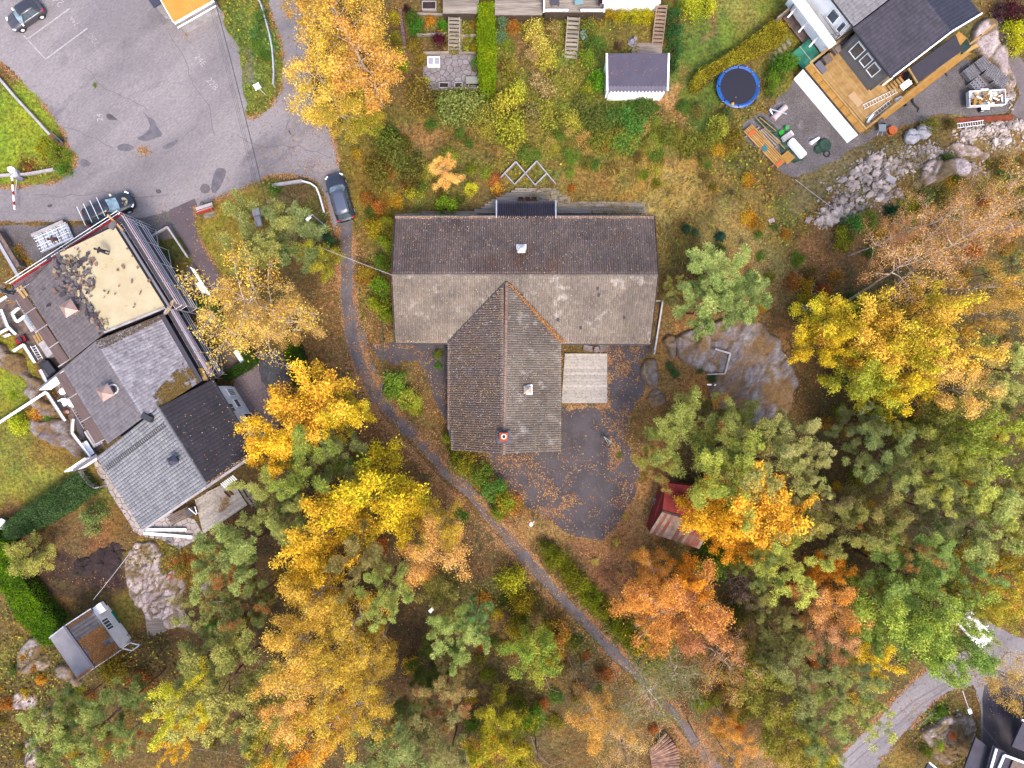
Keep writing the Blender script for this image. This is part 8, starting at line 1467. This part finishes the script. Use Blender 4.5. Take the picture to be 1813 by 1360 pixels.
item('hot_tub_cover','dark box with white frame at the end of the long table','box',[('box',MB().box(P(340,905,.5),(.8,.7,1.0),.5),MATS['slate_mat']),('frame',MB().beam(P(334,900,1.02),P(347,911,1.02),.06,.05).beam(P(345,897,1.02),P(349,910,1.02),.06,.05),white_paint)],P(340,905))
for k,(a,b)in enumerate((((258,938),(330,938)),((254,944),(340,951)))):o=thing('long_bench',['upper','lower'][k]+' of the two long pale beams lying on the flagstones','beam',P(*a));bar('beam',o,P(*a,.35),P(*b,.35),.26,.08,white_paint);bar('shadow_strip',o,P(*a,.28),P(*b,.28),.1,.06,wood_deck_brown)  # brown strip under each beam stands in for its shadow gap
item('fire_pit','round stone fire bowl at the lower edge of the flagstones','fire bowl',[('bowl',MB().torus(P(301,957,.15),.28,.1,16),flag_mat),('base',MB().cyl(P(301,957,.0),.3,.1,16),rock_mat)],P(301,957))
wp=thing('awning','white slatted awning at the corner of the black felt roofed house','awning',P(405,850))
for k in range(8):bar('slat',wp,P(391+k*2.9,856-k*2.0,1.9),P(399+k*2.9,864-k*2.0,1.9),.1,.04,white_paint)
stairs('grey wooden steps between the deck and the pines',(428,876),(452,862),1.1,4,.1,.5,wood_grey);stairs('upper grey wooden steps by the pines',(440,892),(462,876),.8,4,.1,.5,wood_grey)
item('log_store','open brown log box between the awning and the deck','log box',[('side',MB().beam(P(398,870,.3),P(408,880,.3),.08,.5),MATS['box_wood']),('side',MB().beam(P(404,866,.3),P(414,876,.3),.08,.5),MATS['box_wood']),('log',MB().tube(P(402,869,.3),P(410,877,.3),.12),bark_pine)],P(405,872))
sd2=deck('small weathered boarded platform at the foot of the blocky rock',[(256,1085),(282,1092),(296,1116),(262,1130)],.15,.16,wood_grey,'platform','wooden_platform')
fr_=thing('tube_diamond','diamond shaped metal frame at the lower corner of the annex','gate',P(234,1146))  # a metal tube frame on legs, not a gate
for a,b in(((216,1148),(230,1138)),((230,1138),(248,1142)),((248,1142),(234,1152)),((234,1152),(216,1148))):bar('tube',fr_,P(*a,1.0),P(*b,1.0),.1,.1,metal_grey)
for u,v in((230,1138),(234,1152),(248,1142)):p=P(u,v,.5);MB().box((p.x,p.y,.5),(.06,.06,1.0)).build('leg',metal_grey,fr_)
wb=thing('retaining_boards','dark board edging between the thuja hedge and the bare soil','edging',P(85,1075));bar('board',wb,P(72,1050,.3),P(92,1072,.3),.2,.5,pm('dark_purple_board',A(90,66,70),A(76,56,60),scale=3));bar('board',wb,P(90,1072,.3),P(112,1098,.3),.3,.5,MATS['dark_purple_board']);bar('green_strip',wb,P(110,1086,.1),P(118,1097,.1),.1,.1,MATS['turquoise'])
lg=thing('log_stack','fan of cut logs stacked beside the footpath at the bottom edge','logs',G(1190,1325));lm=pm('log_bark',A(206,160,136),A(150,110,96),scale=2,fine=.2,rnd=.2)
for k in range(13):t=k/12;b_=P(1150+4*t,1332+26*t,.35);e_=P(1180+24*math.sin(t*2.2),1298+64*t,.5);MB().tube(b_,e_,.13+.03*(k%2),n=7).build('log',lm,lg)
item('small_bicycle','white framed small bicycle lying on the asphalt yard','bicycle',[('wheel',MB().torus(P(1068,772,.25),.2,.035,16),black_rubber),('wheel',MB().torus(P(1076,788,.25),.24,.04,16),black_rubber),('frame',MB().path([P(1069,773,.3),P(1081,782,.3),P(1077,789,.3)],.03).path([P(1070,774,.3),P(1075,783,.3),P(1081,782,.3)],.025),pm('pale_blue_frame',A(206,226,234))),('saddle',MB().box(P(1078,776,.32),(.2,.1,.06),.4),metal_dark)],P(1075,780))
bk_=item('bicycle','bicycle standing at the lower end of the brown balcony boards','bicycle',[('wheel',MB().torus(P(1471,66,2.95),.3,.025,18,5,M=Matrix.Rotation(1.1,3,'X')),black_rubber),('wheel',MB().torus(P(1480,63,2.95),.3,.025,18,5,M=Matrix.Rotation(1.1,3,'X')),black_rubber),('frame',MB().path([P(1471,66,3.0),P(1476,67,3.2),P(1480,63,3.0)],.025),tarp)],P(1475,65,2.65))
item('wooden_bench','weathered bench on the brown slope left of the golden trees','bench',[('seat',MB().box(G(1425,547)+Vector((0,0,.45)),(1.1,.5,.06),-.25),wood_grey),('backrest',MB().box(G(1426,542)+Vector((0,0,.75)),(1.1,.08,.4),-.25),wood_deck_brown),('leg',MB().box(G(1417,547)+Vector((0,0,.2)),(.08,.4,.45),-.25),wood_grey),('leg',MB().box(G(1433,549)+Vector((0,0,.2)),(.08,.4,.45),-.25),wood_grey)],G(1425,547));item('fire_ring','round ring of stones with sticks beside the weathered bench','fire ring',[('ring',MB().torus(G(1438,513)+Vector((0,0,.1)),.42,.08,14,5),rock_mat),('stick',MB().tube(G(1430,506)+Vector((0,0,.15)),G(1446,518)+Vector((0,0,.2)),.03).tube(G(1432,518)+Vector((0,0,.15)),G(1442,506)+Vector((0,0,.2)),.03),bark_pale)],G(1438,513))
item('concrete_frame','pale concrete corner frame on the big rock slab','foundation',[('beam',MB().beam(P(1266,618,.75),P(1293,626,.75),.16,.2),white_dirty),('beam',MB().beam(P(1293,626,.75),P(1283,662,.75),.16,.2),white_dirty),('beam',MB().beam(P(1283,662,.75),P(1252,663,.75),.12,.15),white_dirty)],P(1280,645));tag(MB().beam(P(1252,681,.2),P(1271,682,.2),.14,.12).build('white_pipe',white_paint),'short white pipe lying below the concrete corner frame','pipe')
item('garden_tools','pair of white and grey metal legs lying beside the red shed','frame',[('leg',MB().tube(P(1191,988,.2),P(1194,996,.2),.04).tube(P(1196,990,.2),P(1190,998,.2),.04),white_paint),('base',MB().box(P(1192,998,.12),(.6,.4,.2),.3),metal_grey)],P(1193,993));tag(MB().tube(G(1166,990)+Vector((0,0,.1)),G(1184,1004)+Vector((0,0,.12)),.09,n=7).build('fallen_log',bark_pale),'short fallen log between the red shed and the orange tree','log')
dr_m=pm('dark_blue_felt',A(92,88,104),A(80,76,92),scale=1,fine=.08)
lo1=thing('house','dark felt roofed house at the lower right corner with white roof terrace frame','house',P(1770,1345))
slab('roof',lo1,[P(1728,1306,3.0),P(1752,1324,3.0),P(1736,1376,3.0),P(1706,1366,3.0)],.2,dr_m);slab('roof',lo1,[P(1758,1320,3.6),P(1840,1365,3.6),P(1830,1400,3.6),P(1742,1380,3.6)],.2,dr_m)
for a,b in(((1764,1326),(1750,1375)),((1778,1337),(1760,1380)),((1778,1337),(1830,1356))):bar('white_edge',lo1,P(*a,3.75),P(*b,3.75),.2,.1,white_paint)
bar('terrace_floor',lo1,P(1790,1355,3.7),P(1840,1375,3.7),1.2,.05,wood_deck_brown);walls(lo1,px((1732,1312),(1836,1368),(1826,1396),(1716,1376)),0,2.9,MATS['shade_dark_cladding'])
lo2=thing('house','dark roofed house at the right edge above the lower right corner','house',P(1820,1310));slab('roof',lo2,[P(1812,1278,3.4),P(1880,1290,3.4),P(1860,1352,3.4),P(1792,1322,3.4)],.2,dr_m);bar('white_edge',lo2,P(1809,1274,3.5),P(1822,1282,3.5),.14,.1,white_paint);walls(lo2,inset(px((1812,1278),(1880,1290),(1860,1352),(1792,1322)),.2),0,3.2,MATS['shade_dark_cladding'])
lo3=thing('small_roof','narrow white edged roof tip at the bottom edge left of the corner house','roof',P(1650,1358));slab('roof',lo3,[P(1644,1352,2.4),P(1668,1368,2.4),P(1656,1384,2.4),P(1628,1380,2.4)],.15,dr_m);bar('white_edge',lo3,P(1645,1350,2.5),P(1662,1364,2.5),.14,.08,white_paint)
ww=thing('boundary_wall','weathered board wall running down from the gravel verge at the left edge','wall',P(15,450));bar('wall_top',ww,P(-8,420,1.2),P(34,492,1.2),.3,.1,pm('blue_white_cap',A(206,206,220)));bar('wall_board',ww,P(0,412,.6),P(38,474,.6),.5,1.0,wood_deck_brown)
def branch(label,pts,r,m=None):tag(MB().path([G(u,v)+Vector((0,0,z))for u,v,z in pts],r,5,r*.4).build('fallen_branch',m or bark_pale),label,'branch')
branch('long pale fallen trunk crossing the dead brush at the right of the path',[(1222,1190,.6),(1240,1162,.9),(1262,1142,1.2),(1290,1128,1.4),(1318,1100,1.6),(1322,1090,1.6)],.09);branch('pale dead branch hanging over the dark gap below the orange trees',[(1304,1000,1.2),(1300,1018,1.5),(1316,1030,1.6),(1306,1046,1.4),(1302,1070,1.0)],.06)
branch('grey fallen branch in the lower middle brush',[(965,1195,.3),(972,1215,.5),(990,1222,.4)],.05);branch('curved pale fallen branch near the bottom middle',[(940,1300,.3),(950,1330,.5),(975,1352,.4),(1010,1340,.4)],.06);branch('long grey branch lying in the bottom left brush',[(275,1318,.4),(330,1316,.5),(400,1326,.5),(440,1336,.4)],.06);branch('pale leaning dead stem left of the lower birch',[(1005,1160,.5),(1020,1195,1.0),(1036,1234,.4)],.05)
branch('reddish fallen pine limb below the annex',[(172,1262,1.5),(185,1268,2),(205,1258,2.2),(220,1248,2.2)],.12,bark_pine)
